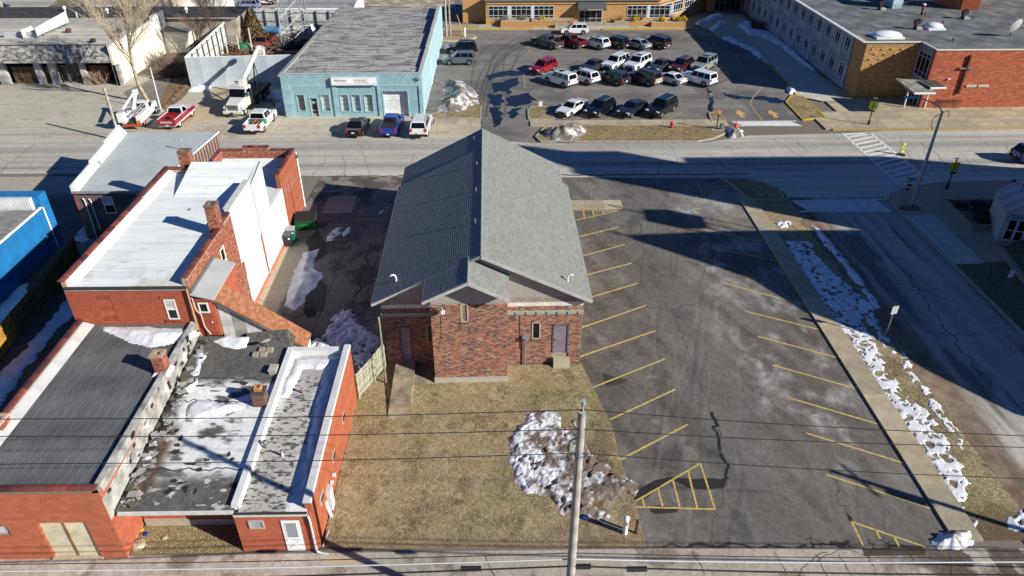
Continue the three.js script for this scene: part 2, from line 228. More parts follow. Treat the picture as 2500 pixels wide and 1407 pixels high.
// church parking lot
{
  const P = px([[1380, 433], [1764, 437]]).concat([V(21.1, 0, -58), V(21.1, 0, -21.5)], px([[2260, 1341], [1577, 1337], [1560, 1265], [1545, 1205], [1515, 1122], [1490, 1030], [1440, 930], [1418, 886]]), [V(4.6, 0, -38), V(4.6, 0, -62)]);
  const b = bounds(P);
  const wet = [70, 66, 62];
  const m = sheetMat(b, 42, (x, z) => {
    let c = mix3([88, 82, 76], [110, 103, 96], n2(x, z, 0.35)); const far = sm(-49, -57, z);
    c = mix3(c, [120, 116, 110], far * 0.8 * sm(0.3, 0.6, n2(x, z, 0.22)));
    const d = (x - 6) * 0.6 + (z + 40) * 0.12, st = fbm(x * 1.1 - z * 0.5 + 9, z * 0.16 + x * 0.1, 4); c = c.map((q) => q + 52 * (st - 0.5));      // scuffs along the way cars turn
    const lane = Math.exp(-(((x - 12.6 - 0.02 * (z + 40)) / 2.1) ** 2)); c = mix3(c, [103, 100, 96], lane * 0.55);
    const salt = sm(0.44, 0.78, 0.6 * n2(x + 20, z, 0.5, 5) + 0.4 * n2(x, z * 0.8, 1.7, 4)) * sm(12.5, 16.5, x + 1.5 * (n2(x, z, 0.2) - 0.5)) * sm(-24, -29, z) * (0.55 + 0.7 * n2(x, z, 7, 2)); c = mix3(c, [174, 171, 167], clamp(salt * 0.95));
    const s2 = sm(0.6, 0.78, n2(x + 3, z - 9, 1.3, 5)) * (1 - sm(9, 11, x)); c = mix3(c, [150, 147, 143], s2 * 0.5 * n2(x, z, 9, 2));
    c = mix3(c, [58, 56, 55], sm(0.58, 0.8, n2(x - 30, z + 12, 0.7)) * 0.55 * (1 - sm(11, 14, x)));
    return c.map((q) => q + 26 * (n2(x, z, 6, 3) - 0.5));
  }, (ctx) => {
    for (let i = 0; i < 2600; i++) blob(ctx, rr(b.x0, b.x1), rr(b.z0, b.z1), rr(0.01, 0.05), rr(0.01, 0.04), rnd() < 0.35 ? 'rgba(190,187,182,0.45)' : 'rgba(40,38,37,0.35)', 6);
    for (let i = 0; i < 60; i++) { const x = rr(9, 19), z = rr(b.z0, b.z1); ctx.strokeStyle = rnd() < 0.5 ? 'rgba(60,58,56,0.16)' : 'rgba(140,137,132,0.14)'; ctx.lineWidth = rr(0.15, 0.28); ctx.beginPath(); ctx.moveTo(x, z); ctx.quadraticCurveTo(x - rr(-1, 2), z + 4, x - rr(1, 5), z + rr(7, 12)); ctx.stroke(); }
    crack(ctx, [[1418, 748], [1480, 745], [1560, 748], [1600, 752], [1645, 757], [1710, 730]], 0.05); crack(ctx, [[1645, 757], [1660, 800], [1680, 860], [1710, 940], [1738, 1008], [1750, 1050], [1762, 1100], [1778, 1160], [1762, 1190], [1750, 1260], [1725, 1335]], 0.05, 'rgba(40,37,35,0.6)');
    crack(ctx, [[1738, 1008], [1756, 1075], [1772, 1130], [1776, 1168], [1762, 1186]], 0.2, 'rgba(14,13,13,0.92)');
    crack(ctx, [[1740, 740], [1775, 790], [1795, 815], [1850, 822]], 0.035); crack(ctx, [[1540, 562], [1560, 600], [1620, 630], [1680, 640], [1715, 650], [1720, 670]], 0.04); crack(ctx, [[2030, 1150], [2050, 1200], [2068, 1260]], 0.05); crack(ctx, [[1420, 600], [1500, 590], [1560, 585]], 0.035);
    for (const [u, v, l] of [[1400, 438, 60], [1440, 445, 100], [1500, 450, 60], [1600, 462, 60], [1690, 470, 40]]) crack(ctx, [[u, v], [u + l / 2, v + 6], [u + l, v + 1]], 0.06);
    crack(ctx, [[1430, 440], [1436, 470], [1440, 490]], 0.05); crack(ctx, [[1535, 450], [1545, 466], [1540, 480]], 0.05); crack(ctx, [[1610, 448], [1615, 470], [1660, 488]], 0.05); crack(ctx, [[1400, 433], [1500, 434], [1640, 432], [1760, 436]], 0.2);
    ctx.globalAlpha = 0.9; fillPx(ctx, [[1533, 1236], [1560, 1195], [1600, 1172], [1640, 1165], [1690, 1170], [1735, 1168], [1775, 1172], [1768, 1192], [1720, 1196], [1680, 1192], [1650, 1176], [1625, 1178], [1580, 1215]], '#1d1a19'); fillPx(ctx, [[1585, 1238], [1610, 1234], [1660, 1241], [1650, 1252], [1600, 1256], [1588, 1250]], '#262221'); fillPx(ctx, [[1470, 910], [1500, 920], [1535, 928], [1510, 940], [1480, 945]], 'rgba(20,19,18,0.55)'); ctx.globalAlpha = 1;
    for (const u of [1970, 1990, 2040, 2120, 2150, 2180]) crack(ctx, [[u, 1318], [u + 12, 1328], [u + 20, 1338]], 0.07); fillPx(ctx, [[2030, 1322], [2055, 1325], [2072, 1318], [2075, 1328], [2050, 1340]], '#201d1b'); fillPx(ctx, [[2068, 1252], [2080, 1265], [2082, 1272], [2072, 1272]], '#1b1918');
    crack(ctx, [[1600, 1338], [1900, 1336], [2250, 1337]], 0.22, 'rgba(40,32,28,0.85)');
    for (let i = 0; i < 26; i++) { const q = G(rr(1745, 1835), rr(512, 552)); blob(ctx, q.x, q.z, rr(0.3, 0.8), rr(0.2, 0.6), i % 3 ? 'rgba(112,104,78,0.16)' : 'rgba(136,130,116,0.2)'); }
  });
  sheet('parking_lot', P, 0.002, b, m);
  const lot = new THREE.Group(); lot.name = 'lot_marking'; lot.userData = { kind: 'structure' }; scene.add(lot);
  const ln = (u0, v0, u1, v1, w = 0.12, mm = YEL) => part(lot, 'painted_line', stripe(G(u0, v0), G(u1, v1), w, 0.007), mm);
  for (const q of [[1415, 578, 1511, 555], [1424, 625, 1526, 597], [1435, 671, 1542, 643], [1446, 725, 1558, 692], [1418, 801, 1578, 746], [1414, 872, 1600, 808], [1446, 947, 1623, 877], [1490, 1025, 1649, 951], [1511, 1125, 1679, 1037], [1715, 560, 1867, 592], [1738, 604, 1893, 637], [1769, 692, 1964, 745], [1819, 760, 2004, 806], [1851, 822, 2046, 874], [1887, 892, 2092, 950], [1927, 972, 2151, 1038], [1969, 1058, 2215, 1134], [2017, 1159, 2285, 1246]]) ln(...q);
  for (const q of [[1536, 1234, 1710, 1132], [1710, 1132, 1746, 1244], [1746, 1244, 1541, 1238], [1680, 1152, 1703, 1243], [1643, 1172, 1660, 1239], [1606, 1194, 1618, 1237], [1568, 1216, 1574, 1239], [2080, 1275, 2259, 1336], [2080, 1275, 2108, 1334], [2139, 1295, 2149, 1316], [2185, 1313, 2195, 1335], [1406, 538, 1511, 514], [1401, 514, 1511, 514], [1424, 514, 1427, 532], [1447, 514, 1450, 528], [1472, 514, 1473, 523], [1698, 442, 1723, 490], [1710, 461, 1772, 453], [1714, 472, 1780, 463], [1719, 480, 1788, 472], [1723, 489, 1793, 481], [1691, 510, 1714, 509], [1691, 510, 1697, 520], [1697, 520, 1710, 522]]) ln(...q, 0.1);
}
function slabRun(name, x0, x1, z0, z1, n, alongZ = true, y = 0.1, mats = [TAN, TAN2, TAN3]) { const o = new THREE.Group(); o.name = numbered(name); o.userData = { kind: 'structure' }; scene.add(o); for (let i = 0; i < n; i++) { const a = i / n, b = (i + 1) / n; part(o, 'slab', alongZ ? b3(x0, x1, -0.05, y + rr(0, 0.012), mix(z0, z1, a) + 0.012, mix(z0, z1, b) - 0.012) : b3(mix(x0, x1, a) + 0.012, mix(x0, x1, b) - 0.012, -0.05, y + rr(0, 0.012), z0, z1), mats[i % mats.length]); } return o; }
slabRun('sidewalk', 21.13, 22.5, -59.5, -21.9, 11);
slabRun('sidewalk', 22.5, 25.3, -60.6, -58.9, 2, false);
{ const a = G(1397, 492), b = G(1524, 511); slabRun('concrete_pad', a.x - 0.6, b.x - 0.1, a.z, b.z, 3, false, 0.12); }

// verge, shoulder and side street
const grassCol = (x, z) => { let c = mix3([140, 122, 90], [164, 146, 112], n2(x, z, 0.8)); c = mix3(c, [120, 116, 72], sm(0.52, 0.72, n2(x + 9, z - 3, 0.45)) * 0.75); c = mix3(c, [104, 86, 62], sm(0.52, 0.75, n2(x, z, 1.5, 5)) * 0.75); c = mix3(c, [96, 78, 60], sm(0.6, 0.75, n2(x - 7, z + 3, 0.35)) * 0.5); return c.map((q) => q + 90 * (n2(x, z, 10, 3) - 0.5)); };
{
  let P = [V(22.5, 0, -62), V(25.6, 0, -59.2), V(25.3, 0, -50), V(25.2, 0, -36), V(25.4, 0, -24), V(24.6, 0, -21.9), V(22.5, 0, -21.9)], b = bounds(P);
  sheet('grass_verge', P, 0.02, b, sheetMat(b, 36, (x, z) => mix3(grassCol(x, z), [86, 66, 46], sm(-24.5, -22.5, z) * 0.8)));
  P = [V(25.1, 0, -59.4), V(34.3, 0, -59.4), V(34.3, 0, -10), V(24.4, 0, -10), V(24.4, 0, -22)]; b = bounds(P);
  sheet('side_street', P, 0, b, sheetMat(b, 32, (x, z) => {
    let c = mix3([150, 146, 138], [172, 167, 157], n2(x, z, 0.4)); const e = sm(28, 26.4, x + 1.4 * (n2(x, z * 0.5, 0.5) - 0.5)); c = mix3(c, mix3([96, 76, 58], [148, 128, 108], n2(x, z, 1.4)), e);
    const t = fbm(x * 1.6, z * 0.07, 4); c = c.map((q) => q + 55 * (t - 0.5)); c = mix3(c, [92, 84, 76], sm(0.6, 0.75, fbm(x * 0.9 + 40, z * 0.12, 4)) * 0.7); return c.map((q) => q + 24 * (n2(x, z, 5, 3) - 0.5));
  }, (ctx) => { crack(ctx, [[2070, 530], [2130, 570], [2160, 610], [2230, 650]], 0.06); crack(ctx, [[2120, 635], [2200, 632]], 0.05); crack(ctx, [[2215, 670], [2300, 790], [2420, 940]], 0.07); crack(ctx, [[2180, 712], [2265, 708], [2330, 705]], 0.05); crack(ctx, [[2260, 815], [2400, 815]], 0.05); randomCracks(ctx, b, 16, 14, 0.035, 'rgba(40,38,36,0.6)'); }));
}
// main street
{
  const P = [V(-95, 0, -73.4)].concat(px([[0, 345], [256, 341], [700, 338], [1180, 338], [1300, 350], [1720, 349], [1830, 331], [2050, 326], [2154, 320], [2500, 315]]), [V(100, 0, -76.5), V(100, 0, -61.5)], px([[2500, 440], [2290, 446], [2210, 458], [2175, 474], [2166, 490]]), [V(34.2, 0, -58.6), V(25.6, 0, -58.6)], px([[1915, 470], [1870, 448], [1820, 438], [1764, 436], [1380, 433], [975, 433], [735, 430], [600, 430], [180, 424], [0, 425]]), [V(-95, 0, -64.5)]), b = bounds(P);
  const m = sheetMat({ ...b, x0: -62, x1: 72 }, 15.2, (x, z) => {
    const t = (z + 63.5) / -10; let c = mix3([166, 161, 151], [184, 179, 167], n2(x, z * 2, 0.4)); c = mix3(c, [140, 136, 129], Math.exp(-(((t - 0.27) / 0.06) ** 2)) * 0.7 + Math.exp(-(((t - 0.72) / 0.08) ** 2)) * 0.75 + Math.exp(-(((t - 0.92) / 0.03) ** 2)) * 0.5); c = mix3(c, [190, 182, 166], sm(0.07, 0.02, t));
    const s = fbm(x * 0.08, z * 2.4, 4); return c.map((q) => q + 40 * (s - 0.5) + 20 * (n2(x, z, 4, 3) - 0.5));
  }, (ctx) => {
    ctx.strokeStyle = 'rgba(60,58,55,0.5)'; ctx.lineWidth = 0.05; for (const z of [-66.2, -68.7, -71.6]) { ctx.beginPath(); for (let x = -62; x < 72; x += 0.7) ctx.lineTo(x, z + rr(-0.06, 0.06)); ctx.stroke(); }
    for (let i = 0; i < 44; i++) { let x = -62 + i * 3.1 + rr(-0.9, 0.9), z = -63.6; ctx.strokeStyle = 'rgba(48,46,43,0.6)'; ctx.lineWidth = rr(0.03, 0.07); ctx.beginPath(); ctx.moveTo(x, z); const zE = rr(-67, -74), k = rr(-0.4, 0.25); while (z > zE) { z -= 0.4; x += rr(-0.16, 0.16) + k * 0.3; ctx.lineTo(x, z); } ctx.stroke(); }
    randomCracks(ctx, { x0: -62, x1: 72, z0: -74, z1: -63.5 }, 40, 9, 0.05, 'rgba(45,43,40,0.6)');
    ctx.strokeStyle = 'rgba(205,170,110,0.45)'; ctx.lineWidth = 0.12; for (let x = -62; x < 72; x += 1.4) { if (rnd() < 0.5) { ctx.beginPath(); ctx.moveTo(x, -68.55); ctx.lineTo(x + 1.1, -68.55); ctx.stroke(); } }
    ctx.strokeStyle = 'rgba(205,203,196,0.5)'; ctx.lineWidth = 0.1; for (let x = -62; x < 72; x += 0.9) { if (rnd() < 0.55) { ctx.beginPath(); ctx.moveTo(x, -72.1); ctx.lineTo(x + 0.7, -72.1); ctx.stroke(); } }
    ctx.strokeStyle = 'rgba(30,27,25,0.7)'; ctx.lineWidth = 0.25; ctx.beginPath(); for (let x = -62; x < 24; x += 0.5) ctx.lineTo(x, -63.75 + rr(-0.1, 0.1)); ctx.stroke();
  });
  const o = sheet('main_street', P, 0.004, { ...b, x0: -62, x1: 72 }, m);
  const mk = new THREE.Group(); mk.name = 'street_marking'; mk.userData = { kind: 'structure' }; scene.add(mk);
  const ln = (A, B, w = 0.14, mm = WHT) => part(mk, 'painted_line', stripe(A, B, w, 0.024), mm);
  const lp = (a, b, t) => a.clone().lerp(b, t);
  // ladder crossing over the main street
  { const A = G(2057, 326), B = G(2195, 450), C = G(2126, 326), D = G(2275, 446); ln(A, B, 0.28); ln(C, D, 0.28); for (let i = 0; i < 13; i++) { const t = 0.02 + i * 0.077; ln(lp(A, B, t), lp(C, D, Math.max(0, t - 0.1)), 0.34); } }
  // zebra over the side street and over the school exit, bars slanting
  for (const [a, b, c, d, n, y] of [[[1937, 491], [2162, 487], [1950, 517], [2175, 517], 21, 0.3], [[1788, 297], [1945, 296], [1800, 308], [1957, 308], 22, 0.26]]) { const A = G(...a), B = G(...b), C = G(...c), D = G(...d); ln(A, B, 0.24); ln(C, D, 0.24); for (let i = 0; i < n; i++) { const t = i / n; if (t + 0.14 <= 1.02) ln(lp(A, B, t), lp(C, D, Math.min(1, t + 0.14)), y); } }
  ln(G(2270, 424), G(2500, 421), 0.12); ln(G(2140, 327), G(2162, 338), 0.12); ln(G(2268, 424), G(2292, 444), 0.14);
}
// concrete in front of the shops, left
{
  const P = [V(-95, 0, -73.4)].concat(px([[0, 345], [256, 341], [700, 338], [1174, 338], [1174, 300]]), [V(-8.7, 0, -80), V(-8.7, 0, -96), V(-95, 0, -96)]), b = { x0: -62, x1: -2, z0: -96, z1: -73 };
  sheet('concrete_forecourt', P, 0.008, b, sheetMat(b, 22, (x, z) => { let c = mix3([172, 163, 144], [194, 184, 164], n2(x, z, 0.25)); const e = sm(-40, -44, x); c = mix3(c, [176, 169, 154], e); c = mix3(c, [150, 138, 116], sm(0.58, 0.75, n2(x, z, 0.6)) * 0.45); return c.map((q) => q + 22 * (n2(x, z, 5, 3) - 0.5) + 16 * (fbm(x * 0.15, z * 1.2, 3) - 0.5)); },
    (ctx) => { ctx.strokeStyle = 'rgba(90,82,70,0.55)'; ctx.lineWidth = 0.06; for (const x of [-36, -30, -24.5, -18, -12.3, -7]) { ctx.beginPath(); ctx.moveTo(x, -73.4); ctx.lineTo(x + rr(-0.4, 0.4), -79.8); ctx.stroke(); } for (const z of [-74.9, -77.2]) { ctx.beginPath(); for (let x = -62; x < -2; x += 1) ctx.lineTo(x, z + rr(-0.05, 0.05)); ctx.stroke(); } ctx.strokeStyle = 'rgba(70,60,50,0.6)'; ctx.lineWidth = 0.12; ctx.beginPath(); for (let x = -62; x < -38; x += 0.6) ctx.lineTo(x, -75.2 + rr(-0.06, 0.06)); ctx.stroke(); randomCracks(ctx, b, 26, 12, 0.05, 'rgba(80,72,62,0.5)'); for (let i = 0; i < 20; i++) blob(ctx, rr(-60, -5), rr(-84, -74), rr(0.2, 0.9), rr(0.1, 0.4), 'rgba(110,98,80,0.2)'); fillPx(ctx, [[455, 300], [500, 235], [545, 215], [560, 230], [545, 290]], 'rgba(178,150,104,0.45)'); }));
  const mk = new THREE.Group(); mk.name = 'forecourt_marking'; mk.userData = { kind: 'structure' }; scene.add(mk);
  for (const q of [[1065, 306, 1060, 338], [1068, 310, 1114, 333], [1088, 308, 1137, 325], [1117, 308, 1150, 321], [1145, 307, 1163, 314], [1067, 322, 1080, 332]]) part(mk, 'painted_line', stripe(G(q[0], q[1]), G(q[2], q[3]), 0.1, 0.014), mat('#cdb583', 'speck', 1));
  // earth between the shops, with rows of dug clods
  const E = px([[385, 262], [400, 225], [420, 185], [445, 145], [470, 205], [460, 225], [440, 245], [402, 270]]), eb = bounds(E); sheet('bare_soil', E, 0.016, eb, sheetMat(eb, 26, (x, z) => mix3([92, 72, 52], [150, 122, 88], n2(x, z, 1.6)).map((q) => q + 50 * (n2(x, z, 7, 3) - 0.5))));
}
// school parking lot
{
  const P = px([[1078, 68], [1160, 74], [1353, 74], [1693, 80], [1756, 92], [1803, 104], [1831, 118], [1883, 165], [1944, 223], [1919, 251], [1960, 296], [1955, 309], [1800, 309], [1776, 297], [1290, 292], [1290, 349], [1178, 341], [1173, 300]]).concat([V(-8.8, 0, -80.2), V(-9.4, 0, -100)]), b = bounds(P);
  const m = sheetMat(b, 25, (x, z) => { let c = mix3([104, 99, 94], [128, 122, 115], n2(x, z, 0.3)); const st = fbm(x * 0.2 + 4, z * 1.1, 4); c = c.map((q) => q + 40 * (st - 0.5)); c = mix3(c, [84, 82, 80], sm(0.55, 0.7, n2(x + 11, z, 0.22)) * 0.6); return c.map((q) => q + 22 * (n2(x, z, 5, 3) - 0.5)); },
    (ctx) => { randomCracks(ctx, b, 50, 12, 0.05, 'rgba(40,38,36,0.6)'); for (let i = 0; i < 12; i++) { ctx.strokeStyle = 'rgba(55,53,51,0.35)'; ctx.lineWidth = 0.25; ctx.beginPath(); const x = rr(-4, 1); ctx.moveTo(x, -80); ctx.bezierCurveTo(x + 1, -95, x + rr(-2, 2), -105, x + rr(3, 9), -115); ctx.stroke(); } crack(ctx, [[1725, 215], [1735, 235], [1738, 260], [1735, 275]], 0.5, 'rgba(30,30,32,0.8)'); });
  sheet('school_parking_lot', P, 0.012, b, m);
  // meltwater lying on it: dark and mirror smooth
  const water = new THREE.MeshStandardMaterial({ color: 0x15171c, roughness: 0.12 });
  const pud = (list) => { const p = px(list), q = []; p.forEach((a, i) => { const c = p[(i + 1) % p.length]; for (let k = 0; k < 4; k++) { const t = k / 4; q.push(V(mix(a.x, c.x, t) + rr(-0.35, 0.35), 0, mix(a.z, c.z, t) + rr(-0.35, 0.35))); } }); return flat(q, 0.018); };
  struct('puddle', MG([pud([[1240, 172], [1280, 176], [1275, 184], [1240, 186], [1215, 190], [1195, 196], [1190, 185], [1215, 175]]), pud([[1195, 205], [1230, 200], [1262, 188], [1266, 206], [1250, 216], [1240, 232], [1225, 222], [1200, 226]]), pud([[1195, 232], [1225, 230], [1230, 250], [1210, 262], [1198, 252]]), pud([[1232, 238], [1262, 232], [1296, 226], [1305, 244], [1285, 256], [1250, 262], [1238, 255]]), pud([[1200, 262], [1220, 264], [1225, 285], [1212, 310], [1200, 300]]), pud([[1245, 268], [1270, 262], [1262, 285], [1248, 292], [1244, 282]]), pud([[1762, 226], [1790, 230], [1830, 236], [1880, 236], [1920, 246], [1890, 252], [1850, 244], [1800, 242], [1775, 236]]), pud([[1728, 222], [1738, 224], [1741, 246], [1740, 272], [1730, 270], [1733, 248]])]), water);
  const mk = new THREE.Group(); mk.name = 'school_lot_marking'; mk.userData = { kind: 'structure' }; scene.add(mk);
  const ln = (u0, v0, u1, v1, w = 0.12, mm = mat('#b49a62', 'speck', 1)) => part(mk, 'painted_line', stripe(G(u0, v0), G(u1, v1), w, 0.02), mm);
  for (const q of [[1291, 116, 1292, 129], [1292, 129, 1330, 129], [1278, 183, 1282, 215], [1282, 215, 1342, 216], [1409, 292, 1429, 280], [1479, 292, 1506, 278], [1551, 293, 1575, 280], [1627, 293, 1666, 273], [1357, 178, 1383, 159], [1744, 183, 1762, 162], [1762, 162, 1786, 190], [1744, 183, 1778, 182], [1744, 190, 1782, 189], [1744, 197, 1770, 194], [1744, 215, 1790, 192], [1656, 96, 1680, 86], [1676, 92, 1706, 106]]) ln(...q);
  const cv = [[1775, 128], [1790, 135], [1826, 180], [1855, 204], [1857, 218], [1840, 236], [1831, 253], [1843, 272], [1862, 293]]; for (let i = 0; i + 1 < cv.length; i++) ln(...cv[i], ...cv[i + 1], 0.14);
  for (const l of [[[1796, 278], [1801, 268.6], [1822, 279], [1812.6, 280], [1821, 286], [1809, 287.4], [1803, 279]], [[1875.5, 278], [1878, 269], [1901.7, 279], [1893.5, 280.3], [1901.7, 287.4], [1891, 288], [1884, 279]]]) part(mk, 'painted_arrow', flat(px(l), 0.02), mat('#cfae62', 'speck', 1));
}
// kerbed islands of dead grass
function island(list, kerbMat, name = 'grass_island') { const P = px(list), o = new THREE.Group(); o.name = numbered(name); o.userData = { kind: 'structure' }; scene.add(o); part(o, 'turf', flat(P, 0.11), grassM); for (let i = 0; i < P.length; i++) { const a = P[i], b = P[(i + 1) % P.length]; const d = b.clone().sub(a), L = d.length(); part(o, 'kerb', bx(L, 0.17, 0.16, (a.x + b.x) / 2, 0.055, (a.z + b.z) / 2, Math.atan2(-d.z, d.x)), kerbMat); } return o; }
const grassM = new THREE.MeshStandardMaterial({ roughness: 1, map: (() => { const t = dataTex(1024, (u, v) => { const x = u * 6, z = v * 6, g = (f, o = 4) => fbm(x * f, z * f, o, Math.round(6 * f)); let c = mix3([128, 108, 74], [176, 152, 110], g(1)); c = mix3(c, [112, 108, 62], sm(0.5, 0.7, g(0.5)) * 0.7); c = mix3(c, [96, 76, 52], sm(0.52, 0.72, g(3)) * 0.6); return c.map((q) => q + 80 * (g(12, 3) - 0.5) + 24 * (rnd() - 0.5)); }); t.repeat.set(1 / 6, 1 / 6); return t; })() });
island([[1289, 270], [1301, 261], [1335, 261], [1353, 292], [1291, 293]], KERB);
island([[1419, 307], [1762, 309], [1775, 325], [1740, 340], [1700, 347], [1320, 347], [1308, 335], [1330, 312]], KERB);
island([[1731, 278], [1749, 275], [1772, 297], [1737, 297]], KERB);
island([[1042, 286], [1173, 291], [1174, 263], [1150, 250], [1095, 268]], KERB);
island([[1919, 251], [1934, 232], [1960, 237], [2016, 289], [1960, 294]], KERBY);
island([[1766, 437], [1830, 440], [1868, 450], [1905, 470], [1916, 491], [1832, 489]], KERB);
slabRun('sidewalk', G(1294, 300).x, G(1775, 300).x, G(1500, 307).z, G(1500, 295).z, 9, false, 0.09);
slabRun('sidewalk', G(1060, 296).x, G(1173, 296).x, G(1100, 303).z, G(1100, 291).z, 4, false, 0.09);
// concrete apron before the school, in squares
{ const o = new THREE.Group(); o.name = 'school_sidewalk'; o.userData = { kind: 'structure' }; scene.add(o); const zN = -86, zS = -75.2; for (let i = 0; i < 11; i++) for (let j = 0; j < 4; j++) { const x0 = 36.5 + i * 3.4 - 1.2, x1 = x0 + 3.4, z0 = mix(zS, zN, j / 4), z1 = mix(zS, zN, (j + 1) / 4); if (x0 < 37 && j > 1) continue; part(o, 'slab', b3(x0 + 0.012, x1 - 0.012, -0.05, 0.1 + rr(0, 0.01), z1 + 0.012, z0 - 0.012), [TAN, TAN2, TAN3][(i + 2 * j) % 3]); } part(o, 'kerb', b3(36, 74, -0.05, 0.12, -75.2, -74.95), mat('#b99c56', 'speck', 1.4)); }
{ const P = px([[1730, 76], [1756, 92], [1803, 104], [1831, 118], [1883, 165], [1944, 223], [1960, 237], [2086, 246], [2086, 240], [2010, 190], [1940, 120], [1870, 82], [1830, 68], [1815, 35], [1750, 30], [1700, 62]]), b = bounds(P); sheet('sidewalk', P, 0.1, b, sheetMat(b, 18, (x, z) => mix3([168, 156, 134], [186, 174, 150], n2(x, z, 0.4)).map((q) => q + 16 * (n2(x, z, 5, 2) - 0.5)))); for (let i = 2; i < 7; i++) { } const K = px([[1693, 80], [1756, 92], [1803, 104], [1831, 118], [1883, 165], [1944, 223]]); const o = new THREE.Group(); o.name = 'yellow_kerb'; o.userData = { kind: 'structure' }; scene.add(o); for (let i = 0; i + 1 < K.length; i++) { const d = K[i + 1].clone().sub(K[i]); part(o, 'kerb', bx(d.length(), 0.2, 0.16, (K[i].x + K[i + 1].x) / 2, 0.03, (K[i].z + K[i + 1].z) / 2, Math.atan2(-d.z, d.x)), KERBY); } 
  const C = px([[1945, 236], [2010, 250], [2060, 246], [1870, 84], [1835, 90]]); sheet('concrete_path', C, 0.112, null, mat('#c9c3b4', 'grain', 1.5)); }
// plaza by the stop sign
{ const P = px([[2166, 488], [2178, 474], [2210, 459], [2290, 447], [2500, 441]]).concat([V(75, 0, -61.5), V(75, 0, -30), V(34.3, 0, -30)]), b = { x0: 34, x1: 62, z0: -62.5, z1: -30 }; sheet('plaza', P, 0.1, b, sheetMat(b, 24, (x, z) => { const g = sm(-47.2, -46.8, z) * (x < 39.2 ? 1 : 0); const c = mix3([150, 136, 116], [166, 152, 130], n2(x, z, 0.4)); return mix3(c, [92, 92, 58], g).map((q) => q + (g ? 50 : 26) * (n2(x, z, 8, 3) - 0.5)); }));
  sheet('concrete_path', px([[2203, 527], [2280, 525], [2405, 643], [2334, 646]], 0.1), 0.108, null, mat('#c3beb2', 'grain', 1.4)); const K = [V(34.3, 0, -57.5), V(34.3, 0, -28)]; struct('kerb', prep(b3(34.16, 34.32, -0.05, 0.12, -57.4, -28)), KERB); }
// lawn, alley, driveway
const lawnPoly = px([[868, 975], [940, 905], [945, 885]]).concat([V(-4.1, 0, -35.3), V(4.6, 0, -35.3)], px([[1418, 886], [1440, 930], [1490, 1030], [1515, 1122], [1545, 1205], [1560, 1265], [1577, 1337], [838, 1341], [787, 1335]]), [V(-8.5, 0, -30)]);
{ const b = bounds(lawnPoly); sheet('lawn', lawnPoly, 0.02, b, sheetMat(b, 46, (x, z) => { let c = grassCol(x, z); const w = sm(0.56, 0.72, n2(x + 3, z + 8, 1.1, 5)); c = mix3(c, [178, 168, 156], w * 0.5 * sm(0.4, 0.6, n2(x, z, 6, 2))); c = mix3(c, [120, 96, 78], sm(-23.2, -22, z) * 0.5); c = mix3(c, [74, 58, 46], sm(0.42, 0.58, n2(x, z, 1.3, 5) + 0.28 * Math.exp(-(((x - 4.6) / 1.5) ** 2) - ((z + 26.4) / 2.4) ** 2) - 0.1) * Math.exp(-(((x - 4.4) / 2.2) ** 2) - ((z + 26.5) / 3.6) ** 2) * 0.95); return c; })); }
{ const P = [V(-40, 0, -21.75), V(-8, 0, -21.75), V(6.6, 0, -21.75), V(22, 0, -21.5), V(40, 0, -21.5), V(40, 0, -8), V(-40, 0, -8)], b = { x0: -26, x1: 26, z0: -22, z1: -14 };
  sheet('alley', P, -0.004, b, sheetMat(b, 38, (x, z) => { let c = mix3([150, 142, 130], [184, 174, 158], n2(x, z, 0.5)); const g = sm(-5, -9, x + 3 * (n2(x, z, 0.4) - 0.5)); c = mix3(c, mix3([150, 134, 124], [206, 196, 190], n2(x, z, 3, 4)), g * 0.75); c = mix3(c, [104, 92, 78], sm(0.6, 0.75, n2(x + 5, z, 0.8)) * 0.6); c = mix3(c, [70, 58, 50], sm(16, 21, x) * sm(0.42, 0.6, n2(x, z, 1.1)) * 0.8); return c.map((q) => q + 40 * (n2(x, z, 9, 3) - 0.5)); }, (ctx) => { for (const [u, v, w] of [[1180, 1356, 0], [1690, 1348, 0], [1890, 1348, 0], [1990, 1352, 0], [2050, 1352, 0], [2110, 1350, 0], [2220, 1350, 0]]) crack(ctx, [[u, v], [u + 12, v + 20], [u + 30, v + 55]], 0.05, 'rgba(45,38,34,0.8)', 0.12); randomCracks(ctx, { x0: 8, x1: 24, z0: -21.5, z1: -17 }, 26, 8, 0.04, 'rgba(50,42,38,0.7)'); fillPx(ctx, [[2105, 1338], [2260, 1340], [2260, 1356], [2110, 1358]], 'rgba(52,40,34,0.8)'); fillPx(ctx, [[790, 1358], [890, 1356], [888, 1380], [785, 1380]], 'rgba(196,172,128,0.6)'); })); }
